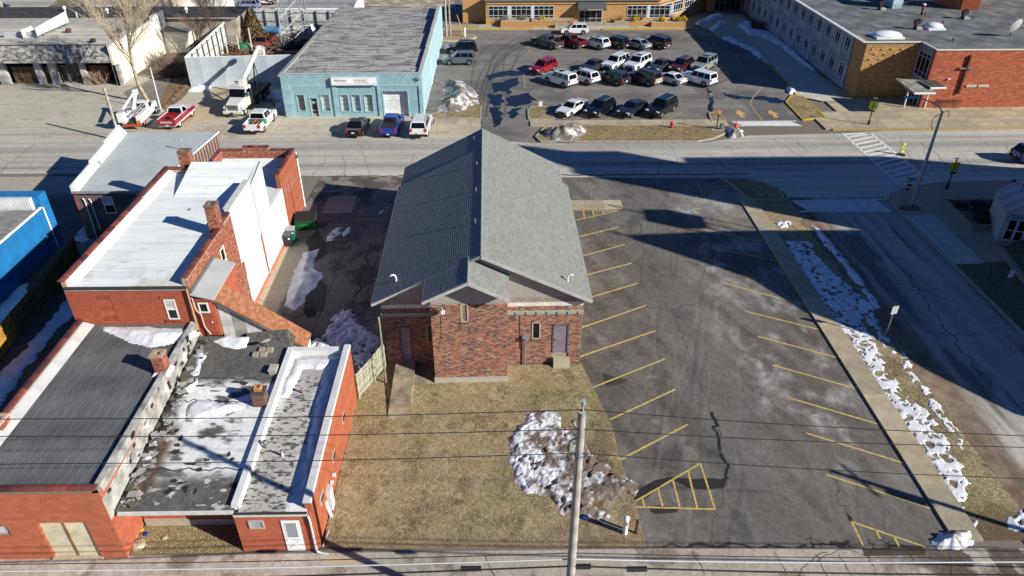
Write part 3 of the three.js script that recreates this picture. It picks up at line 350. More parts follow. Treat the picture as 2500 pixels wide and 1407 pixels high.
{ const P = [V(-17, 0, -63.8), V(-6.9, 0, -63.5), V(-7.0, 0, -34), V(-8.6, 0, -32), V(-17.2, 0, -34), V(-17.2, 0, -56)], b = bounds(P);
  sheet('driveway', P, 0.001, b, sheetMat(b, 40, (x, z) => { let c = mix3([92, 88, 83], [124, 119, 111], n2(x, z, 0.45)); const q = sm(0.5, 0.56, n2(x + 4, z * 0.8, 0.24, 2)); c = mix3(c, [140, 134, 122], q * 0.6); c = mix3(c, [64, 60, 56], sm(0.55, 0.7, n2(x - 8, z, 0.5)) * 0.75); const e = sm(-15.2, -15.5, x + 0.03 * (z + 45)) * sm(-52, -50, z); c = mix3(c, [186, 172, 146], e); const f = sm(-60.2, -62, z) * sm(0.4, 0.6, n2(x, z, 0.9)); c = mix3(c, [70, 62, 54], f * 0.8); c = mix3(c, [190, 174, 140], (x > -15.4 && x < -12.9 && z < -56.2 && z > -59.6) ? 0.6 : 0); return c.map((k) => k + 24 * (n2(x, z, 6, 3) - 0.5)); }, (ctx) => { ctx.strokeStyle = 'rgba(40,36,33,0.7)'; ctx.lineWidth = 0.07; for (const z of [-38.5, -42.5, -46.8, -51, -55.5, -60]) { ctx.beginPath(); for (let x = -15.5; x < -7; x += 0.6) ctx.lineTo(x, z + rr(-0.12, 0.12)); ctx.stroke(); } for (const x of [-12.4, -9.6]) { ctx.beginPath(); for (let z = -62; z < -34; z += 0.7) ctx.lineTo(x + rr(-0.15, 0.15), z); ctx.stroke(); } crack(ctx, [[900, 620], [880, 680], [865, 740]], 0.16); crack(ctx, [[915, 640], [895, 690]], 0.1); randomCracks(ctx, b, 30, 9, 0.05, 'rgba(40,37,34,0.7)'); fillPx(ctx, [[745, 590], [770, 640], [800, 620], [790, 585], [775, 560]], 'rgba(40,37,35,0.65)'); fillPx(ctx, [[760, 660], [800, 700], [790, 760], [740, 770], [745, 720]], 'rgba(34,32,31,0.6)'); fillPx(ctx, [[740, 755], [770, 750], [772, 772], [750, 776]], 'rgba(18,18,19,0.9)'); })); }
{ const P = [V(-95, 0, -64.2), V(-25, 0, -64.2), V(-24, 0, -20), V(-95, 0, -20)], b = { x0: -48, x1: -24, z0: -64.5, z1: -22 }; sheet('side_yard', P, -0.006, b, sheetMat(b, 20, (x, z) => { let c = mix3([96, 92, 88], [122, 116, 108], n2(x, z, 0.4)); const n = sm(-49, -51, z); c = mix3(mix3([70, 62, 54], [104, 92, 76], n2(x, z, 1.1)), mix3(c, [176, 166, 148], sm(-59.5, -61, z) * 0.8), n); return c.map((q) => q + 26 * (n2(x, z, 6, 3) - 0.5)); }, (ctx) => randomCracks(ctx, b, 20, 10, 0.05, 'rgba(40,38,36,0.6)'))); }
// far top: lots and a road beyond
{ const P = [V(-140, 0, -96), V(-24, 0, -96), V(-24, 0, -175), V(-140, 0, -175)]; sheet('dirt_yard', P, -0.002, null, mat('#8a7a62', 'mottle', 8)); sheet('gravel_lot', px([[350, 28], [560, 90], [770, 20], [900, 15], [1110, 20], [1110, -60], [300, -60]]), 0.006, null, mat('#b4a68e', 'mottle', 6)); sheet('back_street', px([[0, 120], [110, 22], [150, -8], [60, -60], [-200, 60], [-200, 140]]), 0.01, null, mat('#a9a69c', 'streak', 6)); sheet('playground_asphalt', px([[2250, 60], [2700, 140], [2700, -40], [2250, -40]]), 0.01, null, mat('#6a6866', 'mottle', 5)); }

// ---------- snow on the ground ----------
const dirtyPile = { cell: 0.13, h: 0.5, ramp: 1.1, bump: 0.42, bf: 1.5, edge: 0.5, dirt: 0.55, df: 1.7, dirtColor: [0.19, 0.145, 0.11] };
snow('snow_pile', 'large melting brown and white snow pile on the dead lawn behind the near utility pole', px([[1240, 1075], [1255, 1045], [1290, 1010], [1330, 1000], [1375, 1005], [1372, 1045], [1395, 1050], [1430, 1060], [1440, 1110], [1500, 1150], [1555, 1180], [1548, 1210], [1500, 1215], [1455, 1230], [1490, 1260], [1470, 1278], [1420, 1272], [1400, 1262], [1365, 1255], [1355, 1235], [1320, 1212], [1280, 1212], [1258, 1180], [1247, 1140]]), { ...dirtyPile, cell: 0.06, h: 0.15, ramp: 0.5, bump: 0.45, bf: 6, edge: 0.7, nf: 2.6, df: 2.6, dirt: 0.52, thin: 0.26, tf: 2.4, bias: (x, z) => 0.13 * sm(2.6, 4.2, x) - 0.1 * sm(2.2, 0.6, x), cat: 'snow pile' });
snow('snow_pile', 'small white and brown snow heap at the lot corner by the alley', px([[2275, 1325], [2300, 1305], [2340, 1290], [2385, 1275], [2388, 1300], [2380, 1325], [2330, 1345], [2290, 1340]]), { ...dirtyPile, h: 0.34, dirt: 0.46, cell: 0.07, ramp: 0.6, bf: 4, cat: 'snow pile' });
snow('snow_pile', 'tall grey streaked snow heap beside the blue shop wall', px([[1053, 266], [1071, 249], [1081, 231], [1076, 212], [1068, 206], [1088, 194], [1124, 196], [1155, 215], [1168, 232], [1170, 258], [1147, 272], [1111, 281], [1078, 282]]), { ...dirtyPile, h: 1.25, ramp: 3.2, cell: 0.16, dirt: 0.56, bump: 0.3, bf: 0.9, cat: 'snow pile' });
snow('snow_pile', 'dirty snow heap on the kerb strip in front of the school lot', px([[1319, 332], [1337, 318], [1368, 314], [1399, 311], [1410, 308], [1424, 309], [1438, 318], [1427, 331], [1419, 336], [1404, 349], [1342, 346]]), { ...dirtyPile, h: 1.0, ramp: 1.6, cell: 0.13, dirt: 0.6, y: 0.1, cat: 'snow pile' });
snow('snow_pile', 'little dirty snow heap beside the red traffic cone', px([[1767, 315], [1813, 320], [1813, 333], [1785, 338]]), { ...dirtyPile, h: 0.4, ramp: 0.6, dirt: 0.5, y: 0.1, cat: 'snow pile' });
const S = (label, list, o) => snow('snow_patch', label, px(list), { h: 0.07, ramp: 0.35, cell: 0.1, ...o });
S('smooth snow drift along the driveway between white wall and church', [[740, 617], [778, 610], [770, 640], [768, 660], [790, 668], [775, 700], [757, 712], [745, 738], [720, 755], [693, 748], [700, 715], [715, 680], [728, 640]], { h: 0.3, ramp: 1, dirt: 0.18, edge: 0.5 });
S('trampled snow full of footprints between the greenish fence and the driveway', [[835, 742], [805, 790], [790, 815], [757, 832], [752, 850], [775, 856], [845, 863], [868, 880], [872, 912], [932, 845], [926, 815], [890, 800], [870, 775], [857, 755]], { h: 0.17, ramp: 0.5, feet: 260, footDepth: 0.11, cell: 0.075, bump: 0.35, dirt: 0.08 });
S('snow left in the dark corner beside the church ramp', [[1016, 865], [1060, 868], [1061, 890], [1020, 882]], { h: 0.12 });
S('ragged snow patch melting in the middle of the driveway', [[797, 578], [833, 550], [837, 556], [825, 578], [805, 594], [800, 588]], { edge: 0.9, thin: 0.36 });
S('thin snow sliver on the driveway near the church eave', [[920, 522], [955, 500], [950, 508], [925, 524]], { edge: 0.4 });
S('narrow snow tongue next to the ragged patch on the driveway', [[836, 572], [858, 547], [855, 565], [840, 579]], { edge: 0.5 });
S('long snow band with footprints beside the parking lot sidewalk', [[1918, 590], [1975, 588], [2010, 640], [2075, 700], [2100, 760], [2130, 820], [2165, 890], [2206, 960], [2266, 1010], [2298, 1050], [2326, 1100], [2362, 1170], [2366, 1230], [2335, 1240], [2280, 1150], [2210, 1050], [2150, 950], [2090, 860], [2040, 790], [2000, 730], [1950, 650]], { h: 0.035, y: 0.02, feet: 230, footDepth: 0.08, cell: 0.06, thin: 0.27, tf: 4.2, edge: 0.7, nf: 2.6, bump: 0.5, dirt: 0.12, df: 3 });
S('patchy snow band on the street side of the grass verge', [[2065, 690], [2120, 740], [2160, 812], [2195, 850], [2240, 920], [2290, 990], [2325, 1035], [2365, 1090], [2350, 1100], [2300, 1030], [2250, 960], [2190, 880], [2150, 830], [2110, 780]], { h: 0.03, y: 0.02, feet: 60, cell: 0.07, thin: 0.33, tf: 4, edge: 0.8, bump: 0.5 });
S('small snow scrap on the shaded verge near the corner', [[1888, 545], [1925, 540], [1932, 556], [1905, 561]], { y: 0.03, edge: 0.6, thin: 0.4 });
S('snow ribbon along the muddy edge of the side street', [[1980, 545], [2000, 560], [2060, 625], [2110, 690], [2150, 750], [2140, 755], [2098, 700], [2050, 640], [1995, 575]], { h: 0.1, dirt: 0.3, thin: 0.35, edge: 0.4 });
S('snow by the rocks at the lower right corner', [[2440, 1290], [2470, 1250], [2500, 1235], [2530, 1260], [2530, 1310], [2470, 1310]], { h: 0.05, thin: 0.42, dirt: 0.3 });
S('shaded snow strip between the wooden fence and the red block building', [[0, 915], [60, 850], [110, 800], [150, 745], [185, 705], [195, 735], [180, 765], [140, 810], [80, 880], [30, 950], [-40, 1030], [-60, 990]], { h: 0.07, bump: 0.3, cell: 0.12 });
S('blue shaded snow at the foot of the blue building', [[-20, 760], [0, 745], [50, 700], [72, 688], [58, 738], [0, 790]], { h: 0.06 });
S('snow remnant at the corner of the brown clad house', [[177, 588], [205, 553], [218, 585], [200, 592]], { h: 0.1 });
S('snow along the foot of the school window wing', [[1800, 65], [1822, 55], [1840, 62], [1832, 72], [1870, 80], [1900, 95], [1940, 128], [1990, 175], [1960, 160], [1900, 112], [1860, 92], [1825, 87], [1815, 75]], { h: 0.3, y: 0.12, cell: 0.2, edge: 0.9 });
S('snow thrown on the yellow kerb at the school lot bend', [[1760, 93], [1785, 93], [1800, 101], [1850, 125], [1880, 155], [1868, 152], [1830, 124], [1795, 108]], { h: 0.25, y: 0.1, cell: 0.2, edge: 0.9, thin: 0.3 });
S('snow clump at the corner of the yellow kerbed island', [[1918, 214], [1936, 214], [1944, 226], [1926, 232]], { h: 0.3, cell: 0.18 });
S('snow row leading to the dark school entrance', [[1700, 57], [1740, 38], [1766, 36], [1766, 43], [1705, 62]], { h: 0.3, y: 0.1, cell: 0.2 });
S('short snow row on the walk near the school lamp post', [[1733, 72], [1755, 55], [1772, 58], [1758, 68], [1742, 80]], { h: 0.3, y: 0.1, cell: 0.2 });
S('curl of snow beside the left wall of the blue shop', [[643, 232], [671, 218], [699, 220], [705, 238], [692, 258], [675, 268], [670, 262], [686, 243], [665, 240], [648, 242]], { h: 0.15, cell: 0.15 });
S('snow heap at the foot of the white metal fence', [[456, 224], [479, 210], [518, 211], [504, 224]], { h: 0.3, cell: 0.15, dirt: 0.15 });
S('snow scrap on the rocks beside the church entrance', [[2452, 605], [2485, 597], [2490, 606], [2460, 613]], { h: 0.15, y: 0.35 });

// ================= THE BRICK CHURCH =================
function onPlane(u, v, p, n) { const d = sight(u, v), t = p.clone().sub(camera.position).dot(n) / d.dot(n); return d.multiplyScalar(t).add(camera.position); }
const SHINGLE = [[147, 148, 142], [151, 152, 146], [143, 144, 138], [149, 150, 144], [139, 140, 135]];
const shingleMat = new THREE.MeshStandardMaterial({ color: 0xffffff, roughness: 0.95, map: pat('grain', 0.5) });
// courses of shingle tabs on a slope: A,B upper edge, C,D lower edge (A above D, B above C)
function shingles(parent, A, B, C, D, expo, tabW, cols, th = 0.011, k = 0.04) {
  const list = [], down = D.clone().sub(A), L = down.length(), along = B.clone().sub(A), n = new THREE.Vector3().crossVectors(along, down).normalize(); if (n.y < 0) n.negate();
  const rows = Math.round(L / expo), pick = pal(cols, k);
  for (let r = 0; r < rows; r++) {
    const t = (r + 0.5) / rows, a = A.clone().lerp(D, t), b = B.clone().lerp(C, t), e = b.clone().sub(a), w = e.length(); e.normalize(); const dn = down.clone().normalize(); const tilt = dn.clone().addScaledVector(n, th / expo).normalize(), nn = new THREE.Vector3().crossVectors(tilt, e).normalize(); if (nn.y < 0) nn.negate();
    const m = new THREE.Matrix4().makeBasis(e, nn, new THREE.Vector3().crossVectors(e, nn)), q = new THREE.Quaternion().setFromRotationMatrix(m);
    for (let x = (r % 2 ? -tabW / 2 : 0); x < w; x += tabW) { const x0 = Math.max(0, x), x1 = Math.min(w, x + tabW - 0.012); if (x1 - x0 < 0.04) continue; list.push({ p: a.clone().addScaledVector(e, (x0 + x1) / 2).addScaledVector(n, th * 0.5 - 0.004 + rr(0, 0.002)), s: [x1 - x0, th * 1.6, expo * 1.06], q: q.clone(), c: pick() }); }
  }
  return inst(parent, 'shingles', unitBox, shingleMat, list);
}
const church = thing('brick_church', 'long brick church with grey shingled gable roof standing beside the angled parking lot', 'church', null, -1.15, 0, -35.45, 0.014);
const CO = V(-1.15, 0, -35.45), cl = (p) => p.clone().sub(CO), cz = (u, v, z = -35.45) => cl(OZ(u, v, z));
{
  const mortar = mat('#b3a291', 'grain', 1), stucco = mat('#a8a29d', 'speck', 0.6), block = mat('#a49a8d', 'grain', 1), white = mat('#d6d0c6', 'streak', 1.5), roofBase = mat('#7d8480', 'grain', 1), fascia = mat('#b9b8b2', 'grain', 1), dark = mat('#4b4744', 'grain', 1), ledger = mat('#a9b0a4', 'wood', 1);
  // walls: nave shell with both gables, then tower
  const prof = new THREE.Shape([new THREE.Vector2(-5.95, 0), new THREE.Vector2(5.95, 0), new THREE.Vector2(5.95, 4.75), new THREE.Vector2(0, 7.8), new THREE.Vector2(-5.95, 4.75)]);
  part(church, 'wall', new THREE.ExtrudeGeometry(prof, { depth: 18.7, bevelEnabled: false }).translate(0, 0, -18.73), mortar);
  const tprof = new THREE.Shape([new THREE.Vector2(-2.9, 0), new THREE.Vector2(1.41, 0), new THREE.Vector2(1.41, 6.4), new THREE.Vector2(-0.72, 7.55), new THREE.Vector2(-2.9, 6.5)]);
  const tw = part(church, 'tower', new THREE.ExtrudeGeometry(tprof, { depth: 1.66, bevelEnabled: false }), mortar, 'projecting brick stair tower with its own small gable');
  // roof slabs
  const rs = (x0, h0, x1, h1, zf, zb, th = 0.16, f = [0, 0]) => slabOf([V(x0, h0 + f[0], zf), V(x1, h1 + f[1], zf), V(x1, h1, zb), V(x0, h0, zb)], th);
  part(church, 'roof', [rs(0, 8.06, -6.39, 4.97, 0.45, -15.4), rs(0, 8.06, 6.39, 4.93, 0.45, -15.4), rs(0, 8.055, -6.28, 4.86, -15.4, -19.2), rs(0, 8.055, 6.1, 4.9, -15.4, -19.2)], roofBase);
  part(church, 'tower_roof', [rs(-0.72, 7.7, -3.22, 6.5, 2.6, -0.4, 0.12), rs(-0.72, 7.7, 1.55, 6.52, 2.6, -0.4, 0.12)], roofBase);
  const rake = (a, b) => { const d = b.clone().sub(a), L = d.length(), g = new THREE.BoxGeometry(L, 0.17, 0.05); g.rotateZ(Math.atan2(d.y, d.x)); return g.translate((a.x + b.x) / 2, (a.y + b.y) / 2 - 0.1, a.z + 0.026); };
  part(church, 'fascia', [rake(V(-6.4, 4.98, 0.45), V(-3.24, 6.5, 0.45)), rake(V(0, 8.07, 0.45), V(6.4, 4.94, 0.45)), rake(V(-3.23, 6.5, 2.6), V(-0.72, 7.71, 2.6)), rake(V(-0.72, 7.71, 2.6), V(1.56, 6.52, 2.6)), b3(-6.43, -6.38, 4.8, 4.97, -15.4, 0.45), b3(6.38, 6.43, 4.76, 4.93, -15.4, 0.45)], fascia);
  shingles(church, V(-0.02, 8.06, -15.4), V(-0.02, 8.06, 0.45), V(-6.39, 4.97, 0.45), V(-6.39, 4.97, -15.4), 0.145, 0.33, SHINGLE);
  shingles(church, V(0.02, 8.06, 0.45), V(0.02, 8.06, -15.4), V(6.39, 4.93, -15.4), V(6.39, 4.93, 0.45), 0.145, 0.33, SHINGLE);
  shingles(church, V(-0.02, 8.055, -19.2), V(-0.02, 8.055, -15.41), V(-6.28, 4.86, -15.41), V(-6.28, 4.86, -19.2), 0.145, 0.33, SHINGLE);
  shingles(church, V(0.02, 8.055, -15.41), V(0.02, 8.055, -19.2), V(6.1, 4.9, -19.2), V(6.1, 4.9, -15.41), 0.145, 0.33, SHINGLE);
  shingles(church, V(-0.74, 7.7, 0.45), V(-0.74, 7.7, 2.6), V(-3.22, 6.5, 2.6), V(-3.22, 6.5, 0.45), 0.145, 0.33, SHINGLE);
  shingles(church, V(-0.7, 7.7, 2.6), V(-0.7, 7.7, 0), V(1.55, 6.52, 0), V(1.55, 6.52, 2.6), 0.145, 0.33, SHINGLE);
  const cap = (a, b) => rod(a, b, 0.07, 6); part(church, 'ridge_cap', [cap(V(0, 8.06, 0.45), V(0, 8.06, -19.2)), cap(V(-0.72, 7.7, 2.6), V(-0.72, 7.7, 0))], mat('#8a918d', 'speck', 0.5));
  // tower front: bricks, stucco gable, footing
  const d1 = cz(1122, 741, -33.79), d2 = cz(1143, 786, -33.79);
  bricks(church, V(-2.9, 0.42, 1.66), V(1, 0, 0), V(0, 0, 1), 4.31, 5.3, CHURCH_BRICK, { holes: [[d1.x + 2.9, d2.x + 2.9, d2.y - 0.42, d1.y - 0.42]], proud: 0.02 });
  bricks(church, V(1.41, 0.42, 1.66), V(0, 0, -1), V(1, 0, 0), 1.66, 5.3, CHURCH_BRICK); bricks(church, V(-2.9, 0.42, 0), V(0, 0, 1), V(-1, 0, 0), 1.66, 5.3, CHURCH_BRICK);
  part(church, 'footing', [b3(-2.95, 1.46, -0.05, 0.4, 0, 1.72)], mat('#b9b2a4', 'grain', 1));
  part(church, 'gable_panel', new THREE.ExtrudeGeometry(new THREE.Shape([new THREE.Vector2(-2.88, 5.74), new THREE.Vector2(1.39, 5.74), new THREE.Vector2(1.39, 6.4), new THREE.Vector2(-0.72, 7.52), new THREE.Vector2(-2.88, 6.5)]), { depth: 0.035, bevelEnabled: false }).translate(0, 0, 1.655), stucco, 'grey stucco gable panel of the stair tower');
  const win = (a, b, z) => { const w = part(church, 'window', [b3(a.x, a.x + 0.07, b.y, a.y, z, z + 0.05), b3(b.x - 0.07, b.x, b.y, a.y, z, z + 0.05), b3(a.x, b.x, a.y - 0.06, a.y, z, z + 0.05), b3(a.x, b.x, b.y, b.y + 0.06, z, z + 0.05)], mat('#b5a99b')); part(w, 'pane', b3(a.x + 0.07, b.x - 0.07, b.y + 0.06, a.y - 0.06, z - 0.03, z + 0.01), winMat); return w; };
  win(d1, d2, 1.65);
  // nave front, right of the tower
  const yB = (v) => cz(1330, v).y, y1 = yB(769), y2 = yB(759), y3 = yB(748), y4 = yB(738.8), y5 = yB(725.6);
  const rd1 = cz(1350, 794), rd2 = cz(1386, 861), rw1 = cz(1299, 787.5), rw2 = cz(1319, 828);
  const holeR = [[rd1.x - 1.41, rd2.x - 1.41, 0, rd1.y], [rw1.x - 1.41, rw2.x - 1.41, rw2.y, rw1.y]];
  bricks(church, V(1.41, 0, 0), V(1, 0, 0), V(0, 0, 1), 4.54, y1, CHURCH_BRICK, { holes: holeR, proud: 0.02 }); bricks(church, V(1.41, y2, 0), V(1, 0, 0), V(0, 0, 1), 4.54, y3 - y2, CHURCH_BRICK, { proud: 0.02 });
  const ld1 = cz(974, 795), ld2 = cz(1008, 862), lw1 = cz(1040, 790), lw2 = cz(1058, 834);
  bricks(church, V(-5.95, 0, 0), V(1, 0, 0), V(0, 0, 1), 3.05, y1, CHURCH_BRICK, { holes: [[ld1.x + 5.95, ld2.x + 5.95, 0, ld1.y], [lw1.x + 5.95, lw2.x + 5.95, lw2.y, lw1.y]], proud: 0.02 }); bricks(church, V(-5.95, y2, 0), V(1, 0, 0), V(0, 0, 1), 3.05, y3 - y2, CHURCH_BRICK, { proud: 0.02 });
  for (const [a, b] of [[1.42, 6.0], [-6.0, -2.92]]) part(church, 'ledger_board', b3(a, b, y1, y2, 0, 0.06), ledger, 'weathered board where a canopy was once fixed'); for (let i = 0; i < 7; i++) part(church, 'joist_hanger', b3(1.9 + i * 0.62, 1.95 + i * 0.62, y1 - 0.02, y2 - 0.08, 0.05, 0.085), dark);
  for (const [a, b] of [[1.42, 5.95], [-5.95, -2.92]]) part(church, 'plaster_band', b3(a, b, y3, y4, 0, 0.03), white);
  for (let r = 0; r < 2; r++) for (let i = 0; i < 11; i++) { const x0 = 1.45 + i * 0.41 - (r ? 0.2 : 0); part(church, 'block', b3(Math.max(1.42, x0), Math.min(5.8, x0 + 0.39), mix(y4, y5, r / 2) + 0.01, mix(y4, y5, (r + 1) / 2) - 0.01, 0, 0.026), block); }
  for (let i = 0; i < 5; i++) part(church, 'block', b3(-5.5 + i * 0.52, -5.01 + i * 0.52, y4 + 0.01, y5 - 0.01, 0, 0.026), block);
  part(church, 'gable_panel', [new THREE.ExtrudeGeometry(new THREE.Shape([new THREE.Vector2(-5.4, y5), new THREE.Vector2(5.4, y5), new THREE.Vector2(0, 7.85)]), { depth: 0.025, bevelEnabled: false })], stucco);
  const door = (a, b, y0, lab) => { const d = part(church, 'door', b3(a.x + 0.06, b.x - 0.06, y0, a.y - 0.06, -0.02, 0.015), mat('#8d7f8a', 'grain', 1, { r: 0.5 }), lab); part(d, 'door_frame', [b3(a.x, a.x + 0.07, y0, a.y, -0.02, 0.06), b3(b.x - 0.07, b.x, y0, a.y, -0.02, 0.06), b3(a.x, b.x, a.y - 0.07, a.y, -0.02, 0.06)], mat('#5d5560')); part(d, 'handle', rbx(0.05, 0.14, 0.05, 0.015, a.x + 0.16, y0 + 1, 0.04), chrome); };
  door(rd1, rd2, rd2.y, 'mauve door at the top of the concrete steps'); door(ld1, V(ld2.x, 0, 0), 0.55, 'mauve door at the top of the ramp');
  win(rw1, rw2, 0.01); win(lw1, lw2, 0.01);
  part(church, 'sill', b3(rw1.x - 0.05, rw2.x + 0.05, rw2.y - 0.07, rw2.y - 0.002, 0, 0.09), mat('#7a4a38', 'grain', 1)); part(church, 'sill', [b3(d1.x - 0.05, d2.x + 0.05, d2.y - 0.07, d2.y - 0.002, 1.66, 1.75)], mat('#7a4a38', 'grain', 1));
  part(church, 'conduit', rod(cz(1269, 770).setZ(0.04), cz(1270, 850).setZ(0.04), 0.015), dark); part(church, 'conduit', [tube([cz(1078, 775, -33.72), cz(1079, 800, -33.72), cz(1079, 820, -33.72), cz(1076, 835, -33.72)], 0.014, 12)], dark);
  { const m = cz(1283, 824); part(church, 'electric_meter', [rbx(0.42, 0.32, 0.2, 0.02, m.x, m.y, 0.14), cy(0.1, 0.1, 0.08, m.x, m.y - 0.04, 0.25, 12), cy(0.035, 0.035, m.y - 0.1, m.x - 0.02, 0, 0.14, 8)], mat('#7f8282', 'grain', 1, { r: 0.5 })); }
  { const m = cz(1078, 764, -33.5); const l = part(church, 'yard_lamp', [rod(V(m.x - 0.75, m.y + 0.3, 1.7), V(m.x, m.y + 0.36, 1.95), 0.025), cy(0.09, 0.06, 0.2, m.x, m.y + 0.16, 1.95, 10)], mat('#8f8f8c', null, 1, { r: 0.4 })); part(l, 'globe', new THREE.SphereGeometry(0.16, 14, 10).scale(1, 0.95, 1).translate(m.x, m.y + 0.06, 1.95), mat('#d9d9d4', null, 1, { r: 0.25 })); }
  // pipes standing out of the roof
  const nL = V(-3.09, 6.39, 0).normalize(), nR = V(3.13, 6.39, 0).normalize(), pL = V(-1.15, 8.06, -36), loc = (p) => church.worldToLocal(p.clone()); church.updateMatrixWorld(true);
  for (const [u, v] of [[1164, 404], [1162, 468], [1160, 545], [1157, 342]]) { const p = loc(onPlane(u, v + 2, pL, nL)); part(church, 'vent_pipe', [cy(0.05, 0.05, 0.42, p.x, p.y - 0.06, p.z, 8), cy(0.11, 0.06, 0.05, p.x, p.y - 0.01, p.z, 8)], steel); }
  for (const [u, v, n, s] of [[967, 688, nL, -1], [1386, 687, nR, 1]]) { const p = loc(onPlane(u, v, pL, n)); part(church, 'gooseneck_vent', tube([p.clone().setY(p.y - 0.05), p.clone().setY(p.y + 0.32), V(p.x + s * 0.06, p.y + 0.43, p.z), V(p.x + s * 0.22, p.y + 0.47, p.z + 0.02), V(p.x + s * 0.3, p.y + 0.4, p.z + 0.02)], 0.055, 20, 8), mat('#e2e2de', null, 1, { r: 0.4 }), 'white bent vent pipe'); }
}
// ramp and steps of the church
{ const r = thing('concrete_ramp', 'long plain concrete ramp leading up to the shaded left church door', 'ramp'); const a = G(970.7, 861.5, 0.52), b = G(1014, 864, 0.52), c = G(1010, 925, 0.36), d = G(998, 1027, 0.03), e = G(945, 1025, 0.03), f = G(960, 925, 0.36); const low = (p) => V(p.x, -0.05, p.z); part(r, 'deck', [hexa([a, b, c, f].map(low), [a, b, c, f]), hexa([f, c, d, e].map(low), [f, c, d, e])], mat('#9c8f77', 'mottle', 2.4)); part(r, 'landing', hexa([G(1011, 908), G(1063, 937), G(1012, 938), G(1010, 930)].map(low), [G(1011, 908, 0.1), G(1063, 937, 0.1), G(1012, 938, 0.1), G(1010, 930, 0.1)]), mat('#a89a80', 'mottle', 2.4)); }
{ const s = G(1371, 900), st = thing('concrete_steps', 'short flight of pale concrete steps before the sunlit right church door', 'steps', null, s.x, 0, -35.4); const n = 4, zF = s.z + 35.4; for (let i = 0; i < n; i++) part(st, 'step', b3(-0.5, 0.5, -0.05 + 0 * i, 0.15 * (i + 1), mix(zF, 0.04, (i) / n) - 0.003 * i, 0.04 - 0.002 * i), mat('#b9ad95', 'grain', 1)); }

// ================= THE ROW OF BUILDINGS ON THE LEFT =================
const RED = mat('#b66145', 'grain', 1.3), REDD = mat('#a05036', 'grain', 1.3), WHITEROOF = mat('#dee2e0', 'soft', 7), WHITEWALL = mat('#e6e6e5', 'soft', 5), COPING = [mat('#6a3a34', 'grain', 0.8, { r: 0.5 }), mat('#57302d', 'grain', 0.8, { r: 0.5 }), mat('#7a443a', 'grain', 0.8, { r: 0.5 }), mat('#8d4a3a', 'grain', 0.8, { r: 0.5 })], TAR = mat('#474644', 'mottle', 2), MORT = mat('#b49c8a', 'grain', 1), GUT = mat('#d8d8d4', 'grain', 1, { r: 0.5 });
function copingRun(parent, a, b, w, n, lift = 0.05) { const d = b.clone().sub(a), L = d.length() / n, ry = Math.atan2(-d.z, d.x), g = prep(new THREE.CylinderGeometry(w / 2, w / 2, L - 0.03, 8, 1, false, Math.PI / 2, Math.PI).rotateX(Math.PI / 2).rotateY(Math.PI / 2)); const slope = Math.asin(d.y / d.length());
  for (let i = 0; i < n; i++) { const p = a.clone().lerp(b, (i + 0.5) / n), m = shared(parent, 'coping_tile', g, COPING[Math.floor(rnd() * 4)], p.x, p.y + lift * 0.3 + rr(0, 0.012), p.z, ry); m.rotation.z = slope; m.rotation.order = 'YXZ'; m.scale.y = 0.6; } }
function frameWin(parent, x0, x1, y0, y1, z, fm, o = {}) { const w = part(parent, o.name ?? 'window', [b3(x0, x0 + 0.07, y0, y1, z - 0.02, z + 0.05), b3(x1 - 0.07, x1, y0, y1, z - 0.02, z + 0.05), b3(x0 + 0.07, x1 - 0.07, y1 - 0.07, y1, z - 0.02, z + 0.05), b3(x0 + 0.07, x1 - 0.07, y0, y0 + 0.07, z - 0.02, z + 0.05)].concat(o.mid === false ? [] : [b3(x0 + 0.07, x1 - 0.07, (y0 + y1) / 2 - 0.03, (y0 + y1) / 2 + 0.03, z - 0.02, z + 0.045)]), fm); part(w, 'pane', b3(x0 + 0.05, x1 - 0.05, y0 + 0.05, y1 - 0.05, z - 0.03, z + 0.012), o.glass ?? winMat); if (o.curtain) part(w, 'curtain', b3(x0 + 0.1, x1 - 0.1, y0 + (y1 - y0) * 0.5, y1 - 0.1, z + 0.013, z + 0.016), mat('#c9c6bd', 'streak', 0.6)); return w; }
function chimney(name, label, x, y0, z, w, h, d, m = RED_BRICK, cap = '#7d6a60') { const t = thing(name, label, 'chimney', null, x, y0, z); part(t, 'core', b3(-w / 2 + 0.03, w / 2 - 0.03, -0.3, h - 0.02, -d / 2 + 0.03, d / 2 - 0.03), MORT); for (const [o, u, n, L] of [[V(-w / 2, 0, d / 2), V(1, 0, 0), V(0, 0, 1), w], [V(w / 2, 0, d / 2), V(0, 0, -1), V(1, 0, 0), d], [V(-w / 2, 0, -d / 2), V(0, 0, 1), V(-1, 0, 0), d], [V(w / 2, 0, -d / 2), V(-1, 0, 0), V(0, 0, -1), w]]) bricks(t, o, u, n, L, h, m, { proud: 0.005 }); const r = 0.14; part(t, 'cap', [b3(-w / 2 - 0.04, w / 2 + 0.04, h, h + 0.1, d / 2 - r, d / 2 + 0.04), b3(-w / 2 - 0.04, w / 2 + 0.04, h, h + 0.1, -d / 2 - 0.04, -d / 2 + r), b3(-w / 2 - 0.04, -w / 2 + r, h, h + 0.1, -d / 2 + r, d / 2 - r), b3(w / 2 - r, w / 2 + 0.04, h, h + 0.1, -d / 2 + r, d / 2 - r)], mat(cap, 'grain', 0.6)); return t; }

